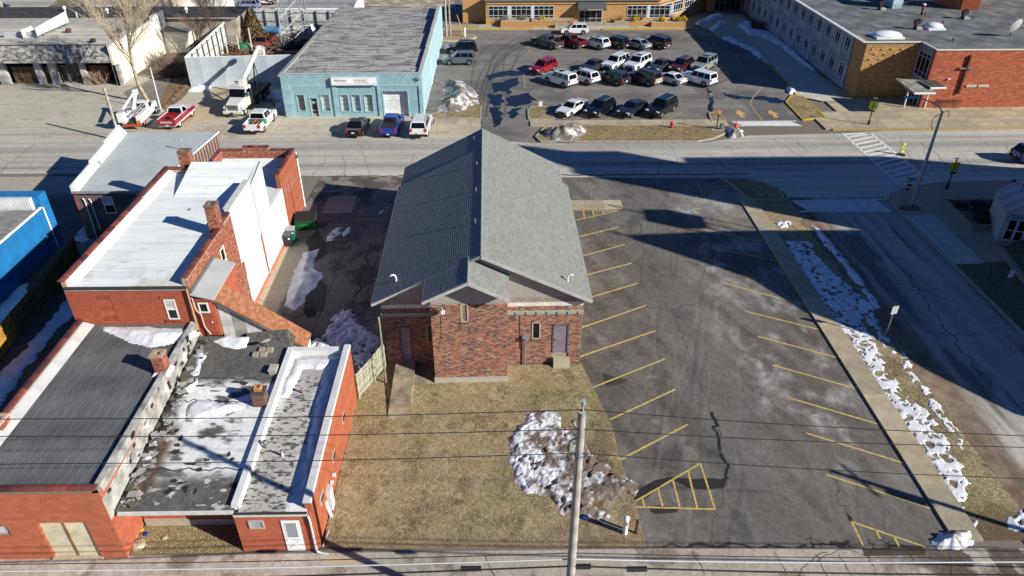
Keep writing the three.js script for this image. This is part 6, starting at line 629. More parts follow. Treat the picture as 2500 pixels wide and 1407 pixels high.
// ================= STRIP OF SHOPS, TOP LEFT =================
{
  const t = thing('mansard_strip_mall', 'low strip of shops with a grey shingled mansard front and white side wall', 'shop'), z0 = -92.6, x0 = -80, x1 = -47.9, zB = -109.2, W = mat('#e6e2d3', 'grain', 2), P = mat('#bcbab6', 'streak', 1.5), DK = mat('#2a2625', 'grain', 1);
  part(t, 'wall', [b3(x0, x1 - 0.3, 0, 4.2, zB, z0 - 1.4)], DK); part(t, 'side_wall', [b3(x1 - 0.3, x1, 0, 4.9, zB, z0 + 0.7), b3(x1 - 0.3, x1 + 0.01, 4.9, 5.3, zB, zB + 4)], W, 'cream white side wall'); part(t, 'side_cap', [b3(x1 - 0.36, x1 + 0.06, 4.9, 5.0, zB + 4, z0 + 0.7), b3(x1 - 0.36, x1 + 0.06, 5.3, 5.4, zB, zB + 4)], mat('#d2d0c8', 'grain', 1));
  part(t, 'mansard', hexa([V(x0, 2.95, z0 + 1), V(x1 - 0.3, 2.95, z0 + 1), V(x1 - 0.3, 2.95, z0 - 1), V(x0, 2.95, z0 - 1)], [V(x0, 4.7, z0 - 0.3), V(x1 - 0.3, 4.7, z0 - 0.3), V(x1 - 0.3, 4.7, z0 - 1), V(x0, 4.7, z0 - 1)]), mat('#4d4a48', 'grain', 1));
  shingles(t, V(-65, 4.7, z0 - 0.28), V(x1 - 0.3, 4.7, z0 - 0.28), V(x1 - 0.3, 2.95, z0 + 1.03), V(-65, 2.95, z0 + 1.03), 0.24, 0.42, [[160, 156, 150], [180, 176, 170], [140, 136, 130], [122, 118, 114], [190, 186, 180]], 0.02);
  for (const [u0, u1] of [[5, 27], [97, 112], [130, 148], [205, 218]]) { const a = G(u0, 206).x, b = G(u1, 206).x; part(t, 'pier', b3(a, b, 0, 2.95, z0 - 0.5, z0), P); }
  const A = (u) => G(u, 206).x; { const g = part(t, 'wood_panel', b3(A(36), A(96), 0, 2.1, z0 - 0.7, z0 - 0.5), mat('#5f4a3a', 'wood', 1)); for (let i = 0; i < 12; i++) part(g, 'board', b3(mix(A(36), A(96), i / 12), mix(A(36), A(96), (i + 0.9) / 12), 0, 2.1, z0 - 0.5, z0 - 0.46), mat(['#6c543f', '#7a6148', '#594536'][i % 3], 'wood', 1)); }
  const d = (a, b, h, n) => { const w = part(t, n, [b3(A(a), A(a) + 0.09, 0.05, h, z0 - 0.7, z0 - 0.6), b3(A(b) - 0.09, A(b), 0.05, h, z0 - 0.7, z0 - 0.6), b3(A(a), A(b), h - 0.1, h, z0 - 0.7, z0 - 0.6), b3(A(a), A(b), 0.05, 0.2, z0 - 0.7, z0 - 0.6)], mat('#6f6c68', null, 1, { r: 0.4 })); part(w, 'pane', b3(A(a) + 0.09, A(b) - 0.09, 0.2, h - 0.1, z0 - 0.7, z0 - 0.66), winMat); }; d(113, 129, 2.1, 'door'); d(150, 166, 2.2, 'door'); d(168, 186, 2.6, 'shop_window'); d(187, 203, 2.6, 'shop_window'); d(0, 4, 2.4, 'shop_window');
  part(t, 'brick_panel', b3(A(222), A(266), 0, 2.2, z0 - 0.7, z0 - 0.5), mat('#6b4a3a', 'speck', 0.6)); part(t, 'roof', slabOf([V(x0, 4.55, z0 - 1), V(x1 - 0.3, 4.55, z0 - 1), V(x1 - 0.3, 4.3, zB), V(x0, 4.3, zB)], 0.1), mat('#b5afa4', 'grain', 3), 'pale ribbed flat roof'); for (let i = 0; i < 9; i++) part(t, 'roof_seam', slabOf([V(x0, 4.6 - i * 0.018, z0 - 1.5 - i * 1.1), V(x1 - 0.4, 4.6 - i * 0.018, z0 - 1.5 - i * 1.1), V(x1 - 0.4, 4.6 - i * 0.018, z0 - 1.9 - i * 1.1), V(x0, 4.6 - i * 0.018, z0 - 1.9 - i * 1.1)], 0.05), mat('#c6c1b6', 'streak', 2)); part(t, 'shelf_step', b3(x1 - 0.35, x1 + 0.35, 0, 2.6, z0 + 0.1, z0 + 0.7), mat('#9d9a94', 'streak', 1));
  for (const [u, v] of [[168, 79], [291, 79], [228, 104]]) { const p = G(u, v, 4.5); part(t, 'roof_vent', [cy(0.3, 0.3, 0.35, p.x, 4.4, p.z, 10), cy(0.42, 0.3, 0.25, p.x, 4.75, p.z, 10)], mat('#5f3d38', 'grain', 0.5)); }
  const s = thing('roof_sign', 'long empty white sign frame standing slantwise on the strip mall roof', 'sign', null, 0, 0, 0); const q0 = G(92, 92, 4.6), q1 = G(168, 58, 4.6); part(s, 'sign_box', [hexa([q0.clone().setY(4.8), q1.clone().setY(4.8), q1.clone().setY(4.8).add(V(-0.2, 0, -0.5)), q0.clone().setY(4.8).add(V(-0.2, 0, -0.5))], [q0.clone().setY(5.8), q1.clone().setY(6.2), q1.clone().setY(6.2).add(V(-0.2, 0, -0.5)), q0.clone().setY(5.8).add(V(-0.2, 0, -0.5))])], mat('#dedede', 'grain', 1)); const e0 = G(56, 93, 4.6), e1 = G(84, 82, 4.6); part(s, 'lower_frame', [hexa([e0.clone(), e1.clone(), e1.clone().add(V(-0.2, 0, -0.3)), e0.clone().add(V(-0.2, 0, -0.3))], [e0.clone().setY(5.6), e1.clone().setY(5.6), e1.clone().setY(5.6).add(V(-0.2, 0, -0.3)), e0.clone().setY(5.6).add(V(-0.2, 0, -0.3))])], mat('#cfcfcd', 'grain', 1)); const r0 = G(10, 92, 4.5); part(s, 'parapet_strip', [b3(r0.x, r0.x + 4, 4.5, 5.2, r0.z - 0.2, r0.z)], mat('#c2c5c8', 'grain', 1)); for (let i = 0; i < 6; i++) { const p = q0.clone().lerp(q1, i / 5.5).add(V(0, 0, 0.1)); part(s, 'brace', rod(V(p.x, 4.45, p.z), V(p.x, 5.4, p.z - 0.05), 0.05), steel); }
}
{ const t = thing('white_shed', 'white gabled lean shed against the cream side wall', 'shed'), a = G(424, 131), b = G(456, 107); part(t, 'wall', b3(-47.8, -44.4, 0, 2.9, -110.5, -107.2), mat('#dfdccb', 'grain', 2)); part(t, 'roof', slabOf([V(-47.8, 3.2, -106.9), V(-44.2, 2.9, -106.9), V(-44.2, 2.9, -110.8), V(-47.8, 3.2, -110.8)], 0.12), mat('#7b7b76', 'streak', 1.5)); part(t, 'door', b3(-44.4, -44.34, 0, 2.3, -108.6, -107.7), mat('#f0efe9')); part(t, 'corner_post', rod(V(-44.3, 0, -109), V(-44.3, 2.8, -109), 0.09), mat('#55504c')); }
{ const t = thing('dark_roofed_building', 'long low building with a black roof behind the strip mall', 'building'); part(t, 'wall', b3(-80, -38, 0, 4.2, -116.5, -109.8), mat('#a59a8c', 'streak', 2)); part(t, 'roof', b3(-80, -37.8, 4.2, 4.35, -116.7, -109.6), mat('#3b3838', 'mottle', 3)); part(t, 'front_parapet', b3(-80, -38, 4.2, 4.3, -109.8, -109.3), mat('#b8b0a2', 'grain', 2)); for (const [u, v] of [[158, 27], [455, 30], [262, 32]]) { const p = G(u, v, 4.4); part(t, 'turbine_vent', [cy(0.15, 0.15, 0.3, p.x, 4.35, p.z, 8), new THREE.SphereGeometry(0.3, 10, 8).translate(p.x, 4.85, p.z)], mat('#cfcfcf', null, 1, { r: 0.4 })); } const p = G(188, 42, 4.4); part(t, 'vent_pipe', cy(0.08, 0.08, 0.8, p.x, 4.35, p.z, 8), mat('#d5d5d2')); }
{ const t = thing('pink_stucco_building', 'pinkish stucco building with a white window at the top left', 'building'), a = G(130, 20, 0), zf = -126; part(t, 'wall', b3(-66, -52, 0, 5, -136, -123), mat('#b8a79c', 'grain', 2)); part(t, 'roof_slope', hexa([V(-66, 5, -123), V(-52, 5, -123), V(-52, 5, -136), V(-66, 5, -136)], [V(-63, 6.5, -127), V(-55, 6.5, -127), V(-55, 6.5, -133), V(-63, 6.5, -133)]), mat('#9a8f86', 'streak', 2)); paneGrid(t, 'window', -64.2, -62, 1.2, 3.2, -123, 2, 2, mat('#eeeeec'), 'z', mat('#c3cdd3', null, 1, { r: 0.2 })); }
{ const t = thing('white_wall_building', 'tall white painted building wall at the top behind the yard', 'building'); const a = G(447, 24), b = G(575, 24); part(t, 'wall', b3(-56, -45.4, 0, 4.5, -132, -127.2), mat('#e3e0da', 'streak', 2)); for (let i = 0; i < 6; i++) part(t, 'panel', b3(-55.8 + i * 1.75, -54.15 + i * 1.75, 0.2, 4.3, -127.2, -127.14), mat(['#e8e6e0', '#d6d2ca', '#ececea'][i % 3], 'streak', 2)); part(t, 'roof', b3(-56.2, -45.2, 4.5, 4.65, -132.2, -127), mat('#77736d', 'mottle', 2)); }
{ const t = thing('white_garage', 'long white garage with grey roof edge behind the metal fence', 'garage'); part(t, 'wall', b3(-35.8, -23.6, 0, 2.6, -134, -123.4), mat('#ececea', 'grain', 2)); part(t, 'roof', slabOf([V(-36, 2.75, -123.1), V(-23.4, 2.75, -123.1), V(-23.4, 3.8, -129), V(-36, 3.8, -129)], 0.12), mat('#8b8b8c', 'streak', 2)); part(t, 'eave', b3(-36, -23.4, 2.52, 2.7, -123.2, -123.06), mat('#f2f2f0')); for (let i = 0; i < 3; i++) part(t, 'garage_door', b3(-35.2 + i * 3.6, -32.2 + i * 3.6, 0, 2.2, -123.4, -123.34), mat('#e4e4e1', 'streak', 1)); }
// ================= STORAGE YARD =================
{
  const f = thing('metal_fence', 'tall white corrugated metal fence around the junk yard beside the blue shop', 'fence'), FW_ = [mat('#c3ccd3', 'soft', 3), mat('#bcc5cc', 'soft', 3), mat('#cbd3d8', 'soft', 3)], pst = mat('#5c5a58', 'grain', 1), H = 3.65;
  const run = (a, b, n, sheetM, posts, side) => { const d = b.clone().sub(a), L = d.length() / n, ry = Math.atan2(-d.z, d.x); const g = prep(mergeGeometries([0, 1, 2].flatMap((i) => [bx(L / 3 - 0.02, H, 0.03, -L / 2 + L / 6 + i * L / 3, H / 2, 0), bx(0.05, H, 0.06, -L / 2 + i * L / 3 + 0.02, H / 2, 0)]))); for (let i = 0; i < n; i++) { const p = a.clone().lerp(b, (i + 0.5) / n); shared(f, 'fence_panel', g, sheetM[i % sheetM.length], p.x, 0, p.z, ry); } for (let i = 0; i <= posts; i++) { const p = a.clone().lerp(b, i / posts), q = V(Math.sin(ry), 0, Math.cos(ry)).multiplyScalar(0.14 * side); part(f, 'post', cy(0.1, 0.1, H - 0.15, p.x + q.x, 0, p.z + q.z, 8), pst); } for (const h of [0.6, 1.9, 3.2]) { const q = V(Math.sin(ry), 0, Math.cos(ry)).multiplyScalar(0.08 * side); part(f, 'rail', rod(a.clone().add(q).setY(h), b.clone().add(q).setY(h), 0.05, 4), mat('#8b8782', 'wood', 1)); } part(f, 'cap_rail', rod(a.clone().setY(H), b.clone().setY(H), 0.06, 4), mat('#d9dde0')); };
  const A = V(-38.8, 0, -91.3), B = V(-24.6, 0, -92.3), C = V(-40.2, 0, -118.3), D = V(-24.2, 0, -117.2); run(A, B, 16, FW_, 7, -1); run(A.clone().add(V(0, 0, -0.1)), C, 22, [mat('#d3d8d6', 'soft', 3), mat('#dcdfdb', 'soft', 3)], 12, 1); run(C, D, 14, [mat('#c9cdcf', 'streak', 3), mat('#d3d6d6', 'streak', 3)], 8, 1); part(f, 'gate', [b3(-26.6, -25.4, 0.1, 2.4, -92.1, -92.02)], mat('#8fa0b4', 'streak', 2));
  sheet('yard_soil', [A, B, V(-24.3, 0, -117), C], 0.012, null, mat('#6d5c4a', 'mottle', 3));
}
{ const t = thing('lattice_tower', 'tall galvanised lattice tower rising out of the junk yard', 'tower'), L0 = [G(689, 124), G(746, 109), G(762, 97), G(705, 108)], c = L0.reduce((s, p) => s.add(p), V(0, 0, 0)).multiplyScalar(0.25), H = 24, at = (i, h) => L0[i].clone().lerp(c, h / H * 0.62).setY(h), M = mat('#b4b7b8', 'grain', 0.6, { r: 0.4, m: 0.4 }); for (let i = 0; i < 4; i++) part(t, 'leg', rod(at(i, 0), at(i, H), 0.09), M); for (let k = 0; k < 11; k++) for (let i = 0; i < 4; i++) { const h0 = k * 2.2, h1 = h0 + 2.2, j = (i + 1) % 4; part(t, 'brace', [rod(at(i, h0), at(j, h1), 0.045, 5), rod(at(j, h0), at(i, h1), 0.045, 5)], M); part(t, 'strut', rod(at(i, h1), at(j, h1), 0.04, 5), M); } const dsh = thing('satellite_dish', 'large white dish hanging on the lattice tower by the shop roof', 'satellite dish'), p = G(757, 75, 3.6); part(dsh, 'dish', new THREE.SphereGeometry(1.15, 20, 8, 0, 6.29, 0, 0.7).scale(1, 0.6, 1).rotateZ(-1.2).translate(p.x, p.y, p.z), mat('#e3e3e2')); part(dsh, 'arm', [rod(p.clone(), p.clone().add(V(-0.9, -0.4, 0)), 0.05)], steel); }
{ // scrap in the yard
  const j = (name, label, cat, u, v, build) => { const p = G(u, v), t = thing(name, label, cat, null, p.x, 0.02, p.z, rr(-0.3, 0.3)); build(t); return t; };
  const RU = mat('#6b3f30', 'speck', 0.8), rods = (n, s, r) => { const L = []; for (let i = 0; i < n; i++) L.push(rod(V(rr(-s, s), rr(0.05, 0.3), rr(-s, s) * 0.5), V(rr(-s, s), rr(0.1, 1.3), rr(-s, s) * 0.5), r * rr(0.6, 1.4), 5)); return L; };
  const pile = (name, label, u, v, n, s, r, m) => { const p = G(u, v), o = thing(name, label, 'scrap', null, p.x, 0.02, p.z); const q = part(o, 'scrap_pieces', rods(n, s, r), m); q.userData.kind = 'stuff'; };
  pile('scrap_heap', 'heap of rusty rods and frames inside the left of the junk yard', 572, 128, 40, 1.6, 0.07, RU); pile('scrap_heap', 'heap of grey pipes behind the rusty rods in the junk yard', 588, 92, 34, 2.2, 0.09, mat('#4a4643', 'grain', 1)); pile('scrap_heap', 'scatter of rusty beams along the front fence of the junk yard', 610, 137, 26, 3.4, 0.06, mat('#7a5644', 'speck', 0.8)); pile('scrap_heap', 'dark clutter under the lattice tower', 725, 118, 30, 2.2, 0.1, mat('#38363a', 'grain', 1));
  j('tarp_bundle', 'green tarpaulin bundle in the junk yard', 'tarp', 598, 126, (t) => { const g = new THREE.IcosahedronGeometry(1.0, 3), p = g.attributes.position; for (let i = 0; i < p.count; i++) { const k = 0.75 + 0.5 * fbm(p.getX(i) * 2 + 5, p.getZ(i) * 2 + p.getY(i), 3); p.setXYZ(i, p.getX(i) * k * 1.2, Math.max(0, p.getY(i) * k * 0.9 + 0.4), p.getZ(i) * k); } g.computeVertexNormals(); part(t, 'tarp', g, mat('#2f7a5a', 'grain', 1)); part(t, 'cover', new THREE.TorusGeometry(0.7, 0.25, 8, 16).rotateX(1.2).translate(0.7, 0.7, -0.2), mat('#8a9a7a', 'grain', 1)); });
  j('wooden_crate', 'broken plywood crate at the front right of the junk yard', 'crate', 697, 137, (t) => { for (let i = 0; i < 6; i++) part(t, 'board', bx(2.2, 0.06, 0.45, rr(-0.4, 0.4), 0.3 + i * 0.12, -0.9 + i * 0.4, rr(-0.3, 0.3), rr(-0.25, 0.4), rr(-0.3, 0.3)), mat(['#b98a5e', '#a97b52', '#8d6a4c'][i % 3], 'wood', 1)); });
  j('pink_bike_frame', 'bent pink frame lying on the scrap in the junk yard', 'frame', 605, 90, (t) => { part(t, 'tube', [rod(V(-1, 0.9, 0), V(0.2, 1.8, 0), 0.06), rod(V(0.2, 1.8, 0), V(1, 1.3, 0.1), 0.06), rod(V(-0.3, 1.2, 0.2), V(1, 1.3, 0.1), 0.06), rod(V(-1, 0.9, 0), V(-0.3, 1.2, 0.2), 0.06)], mat('#b0526a')); });
  j('fuel_drum', 'pale blue tank lying by the back fence of the junk yard', 'tank', 668, 88, (t) => { part(t, 'drum', cy(0.6, 0.6, 2.2, 0, -1.1, 0, 16).rotateZ(Math.PI / 2).translate(0, 0.9, 0), mat('#5b97c0', 'grain', 1)); for (const s of [-0.7, 0.7]) part(t, 'saddle', bx(0.2, 0.5, 1, s, 0.25, 0), mat('#8d8872', 'grain', 1)); });
  for (const [u, v, h, l] of [[586, 133, 2.6, 'thick'], [617, 130, 3.4, 'tall'], [557, 136, 1.6, 'short']]) j('white_post', l + ' white post standing in the junk yard', 'post', u, v, (t) => { part(t, 'post', cy(0.1, 0.1, h, 0, 0, 0, 8), mat('#d8d6d0', 'grain', 1)); part(t, 'cap', cy(0.13, 0.13, 0.08, 0, h, 0, 8), mat('#b5b2aa')); });
  j('white_cabinet', 'small white cabinet by the front fence of the junk yard', 'cabinet', 639, 138, (t) => { part(t, 'body', rbx(0.9, 1.1, 0.8, 0.05, 0, 0.55, 0), mat('#dcdcd8', 'grain', 1)); part(t, 'lid', rbx(0.95, 0.1, 0.85, 0.03, 0, 1.15, 0), mat('#c9c9c4')); });
}
// ================= THE SCHOOL =================
const TANB = mat('#c79a63', 'speck', 1.4), TANB2 = mat('#bd8f5a', 'speck', 1.4), ROOFG = mat('#6d7071', 'mottle', 6), SCHOOLW = mat('#dfe0df'), PAN = mat('#9fa3a6', 'grain', 2), PAN2 = mat('#b4b5b6', 'grain', 2);
{
  const t = thing('school_classroom_wing', 'long two storey school wing with grey window panels, flat roof and brick ends', 'school building');
  const x0 = 42.45, zS = -85.3, zN = -150, H = 6.7, xr = 49, RB = mat('#bd6a45', 'speck', 1.6);
  part(t, 'wall', [b3(x0 + 0.05, 90, 0, H - 0.3, zN, zS - 0.4), b3(48.8, 90, 0, H - 0.3, zS - 0.4, -82.2)], mat('#8d8a86', 'grain', 2));
  part(t, 'tan_brick_wall', [b3(x0 + 0.02, 48.8, 0, H, zS - 0.4, zS), b3(x0, x0 + 0.3, 0, H, zS - 3.1, zS - 0.4)], mat('#bf9358', 'speck', 1.2), 'tan brick end wall with small square studs');
  bricks(t, V(x0, 0.02, zS), V(1, 0, 0), V(0, 0, 1), 6.35, H - 0.1, pal([[196, 152, 92], [184, 140, 84], [206, 164, 106], [172, 128, 78]]), { bw: 0.4, bh: 0.1, name: 'tan_brickwork' });
  for (let r = 0; r < 10; r++) for (let k = 0; k < 5; k++) { const x = x0 + 0.75 + k * 1.16 + (r % 2 ? 0.5 : 0), y = 5.9 - r * 0.58; if (x < 48.5) part(t, 'stud', bx(0.16, 0.12, 0.16, x, y, zS + 0.06), mat('#d8b078', 'grain', 1)); }
  part(t, 'red_brick_wall', b3(48.8, 90, 0, H, -82.2, -81.85), RB, 'red brick front wall with a large cross');
  bricks(t, V(48.8, 0.02, -81.85), V(1, 0, 0), V(0, 0, 1), 17, H - 0.1, pal([[190, 104, 70], [180, 96, 64], [200, 116, 82], [170, 90, 62]]), { bw: 0.4, bh: 0.1, name: 'red_brickwork' });
  part(t, 'connecting_wall', b3(48.72, 48.8, 0, H, -85.3, -82.05), PAN); part(t, 'edge_trim', b3(48.7, 48.84, 0, H, -82.2, -81.82), mat('#7a3b30')); paneGrid(t, 'stair_window', -85.0, -82.3, 3.2, 5.9, 48.72, 3, [0.2, 0.82], mat('#b9bdc0'), 'x'); part(t, 'spandrel', b3(48.69, 48.72, 5.95, 6.6, -85.2, -82.2), mat('#8a8f93', 'grain', 1));
  part(t, 'entrance_doors', [b3(48.66, 48.72, 0.1, 2.3, -85, -82.3)], winMat); part(t, 'door_frame', [-85, -84.1, -83.2, -82.3].map((z) => b3(48.6, 48.66, 0.1, 2.35, z - 0.05, z + 0.05)), mat('#b9bcbd'));
  // roof
  part(t, 'roof', [b3(x0 - 0.05, 90, H - 0.3, H - 0.02, zN, zS + 0.02), b3(48.85, 90, H - 0.3, H - 0.022, zS + 0.02, -81.9)], ROOFG, 'flat grey roof with faint stains'); part(t, 'fascia', [b3(x0 - 0.55, 48.85, H - 0.06, H + 0.06, zS, zS + 0.14), b3(x0 - 0.6, x0 - 0.45, H - 0.1, H + 0.05, zN, zS + 0.1), b3(48.85, 90, H - 0.06, H + 0.06, -81.88, -81.74), b3(48.68, 48.85, H - 0.06, H + 0.06, zS, -81.74)], mat('#d9d6d0')); part(t, 'soffit', b3(x0 - 0.5, x0, H - 0.1, H - 0.02, zN, zS), mat('#c3ccd2'));
  // window wall on the left side
  const n = 14, m = 3.05; for (let i = 0; i < n; i++) { const z1 = zS - 3.3 - i * m, z0 = z1 - m; for (const y of [0.25, 3.55]) { part(t, 'panel', b3(x0 - 0.06, x0, y, y + 3.05, z0 + 0.1, z1 - 0.06), (i + (y > 1)) % 2 ? PAN : PAN2); const w0 = z0 + m * 0.3, w1 = z1 - m * 0.22; paneGrid(t, 'window', w0, w1, y + 0.95, y + 2.75, x0 - 0.06, 2, [0.2, 0.82], SCHOOLW, 'x'); } part(t, 'mullion', b3(x0 - 0.16, x0, 0.2, H - 0.1, z0 - 0.05, z0 + 0.05), mat('#c9cccf')); } part(t, 'sill_band', b3(x0 - 0.12, x0, 3.4, 3.5, zN, zS - 3.2), mat('#c3c6c9'));
  // the cross and the letters
  { const c = V(0, 0, 0), tp = OZ(2371, 135, -81.7), bt = OZ(2340, 229, -81.7), xm = (tp.x + bt.x) / 2; const h = OZ(2362, 167, -81.7).y; part(t, 'cross_upright', b3(xm - 0.09, xm + 0.09, bt.y, tp.y, -81.84, -81.6), mat('#5b3125', 'wood', 1)); part(t, 'cross_arm', b3(xm - 0.85, xm + 0.85, h - 0.09, h + 0.09, -81.845, -81.61), mat('#8f7d74', 'wood', 1)); const a = OZ(2361, 210, -81.8), b = OZ(2412, 210, -81.8); for (let i = 0; i < 13; i++) { if (i === 6) continue; const x = mix(a.x, b.x, i / 12); part(t, 'wall_letter', [b3(x - 0.07, x - 0.03, a.y - 0.14, a.y + 0.14, -81.84, -81.74), b3(x + 0.03, x + 0.07, a.y - 0.14, a.y + 0.14, -81.84, -81.74), b3(x - 0.03, x + 0.03, a.y + (i % 3 - 1) * 0.1 - 0.02, a.y + (i % 3 - 1) * 0.1 + 0.03, -81.84, -81.74)], mat('#e2dcd2')); } const l = OZ(2318, 193, -81.7); part(t, 'wall_lamp', [bx(0.3, 0.1, 0.2, l.x, l.y, -81.72)], mat('#d8d4cc')); }
  // roof things
  const rp = (u, v) => G(u, v, H); { const p = rp(2136, 95), q = rp(2278, 72); for (const [c, w, d] of [[G(2165, 90, H), 3.3, 2.2], [G(2279, 69, H), 2.1, 2]]) { const s = part(t, 'skylight', [b3(c.x - w / 2, c.x + w / 2, H - 0.02, H + 0.2, c.z - d / 2, c.z + d / 2), new THREE.SphereGeometry(1, 20, 8, 0, 6.29, 0, 1.57).scale(w * 0.52, 0.5, d * 0.52).translate(c.x, H + 0.2, c.z)], mat('#e6e8ea', null, 1, { r: 0.3 })); } }
  for (const [u, v] of [[2147, 24], [2350, 46], [2234, 71]]) { const p = rp(u, v); part(t, 'roof_fan', [cy(0.25, 0.2, 0.6, p.x, H, p.z, 10), bx(0.7, 0.5, 0.5, p.x + 0.1, H + 0.85, p.z, 0, 0, 0.4)], mat('#2e2e30', 'grain', 1)); part(t, 'fan_curb', b3(p.x + 0.05, p.x + 0.75, H, H + 0.25, p.z - 0.35, p.z + 0.35), mat('#b5b5b2', 'grain', 1)); } { const p = rp(2250, 36); part(t, 'flue', [cy(0.15, 0.15, 1.2, p.x, H, p.z, 8)], mat('#7d2f2a')); part(t, 'flue_cap', cy(0.24, 0.2, 0.2, p.x, H + 1.2, p.z, 8), mat('#d0d0cc')); } for (const [u, v] of [[2302, 57], [2374, 46], [2326, 100], [2258, 37]]) { const p = rp(u, v); part(t, 'plumbing_vent', cy(0.08, 0.08, 0.35, p.x, H, p.z, 7), mat('#2a2a2c')); }
  part(t, 'roof_conduit', [rod(rp(2205, 11).setY(H + 0.25), rp(2232, 6).setY(H + 0.25), 0.09), rod(rp(2232, 6).setY(H + 0.25), rp(2300, 7).setY(H + 0.25), 0.09)], mat('#d0d0d0')); { const a = rp(2178, 21), b = rp(2192, 21); part(t, 'penthouse', [b3(a.x, b.x + 0.5, H - 0.02, H + 3, a.z - 3, a.z)], mat('#a9c6cf', 'streak', 1.5)); }
  const gy = thing('gymnasium_block', 'plain orange brick block rising behind the flat school roof', 'school building'), g0 = G(2297, 0, H), g1 = G(2373, 34, H); part(gy, 'wall', [hexa([V(62, 0, -101.5), V(64, 0, -101), V(76, 0, -122), V(56, 0, -122)], [V(61.9, 12, -101.5), V(64, 12, -101), V(76, 12, -122), V(56, 12, -122)])], mat('#b9633c', 'grain', 2)); part(gy, 'roof', b3(58, 74, 12, 12.2, -121, -103), ROOFG);
}
{ const d = thing('roof_dish', 'perforated grey satellite dish standing on the school roof', 'satellite dish'), p = G(2466, 88, 6.7); part(d, 'mast', rod(p, p.clone().add(V(0, 0.9, 0)), 0.06), mat('#3a3a3c')); part(d, 'dish', new THREE.SphereGeometry(1.3, 20, 6, 0, 6.29, 0, 0.75).scale(1, 0.5, 1).rotateX(1.9).rotateY(0.4).translate(p.x - 0.2, p.y + 1.4, p.z), mat('#b9b9b8', 'grain', 0.4)); part(d, 'rib', [...Array(6).keys()].map((i) => rod(V(p.x - 0.2, p.y + 1.3, p.z + 0.5), V(p.x - 0.2 + Math.cos(i) * 0.9, p.y + 1.4 + Math.sin(i) * 0.9, p.z + 0.4), 0.02, 4)), mat('#4a4a4a')); }
{ const c = thing('entrance_canopy', 'winged flat concrete canopy on two posts before the tan school entrance', 'canopy'); const h = 3.05, M = mat('#9a948a', 'mottle', 2), E = mat('#d9d5cc'); const P1 = [G(2233, 227, h), G(2285, 227, h), G(2262, 196, h + 0.2), G(2187, 191, h + 0.2)], P2 = [G(2272, 214, h + 0.25), G(2311, 213, h + 0.25), G(2272, 189, h + 0.25), G(2240, 198, h + 0.25)]; part(c, 'lower_slab', slabOf(P1, 0.22), M); part(c, 'upper_slab', slabOf(P2, 0.22), mat('#4a4846', 'mottle', 2)); part(c, 'fascia', [rod(P1[0].clone().setY(h - 0.08), P1[1].clone().setY(h - 0.08), 0.14, 4), rod(P2[0].clone().setY(h + 0.15), P2[1].clone().setY(h + 0.15), 0.14, 4)], E); for (const [u, v] of [[2206, 264], [2256, 265]]) { const b = G(u, v); part(c, 'post', rod(b, V(b.x + 0.15, h - 0.1, b.z - 0.3), 0.1, 8), E); } }
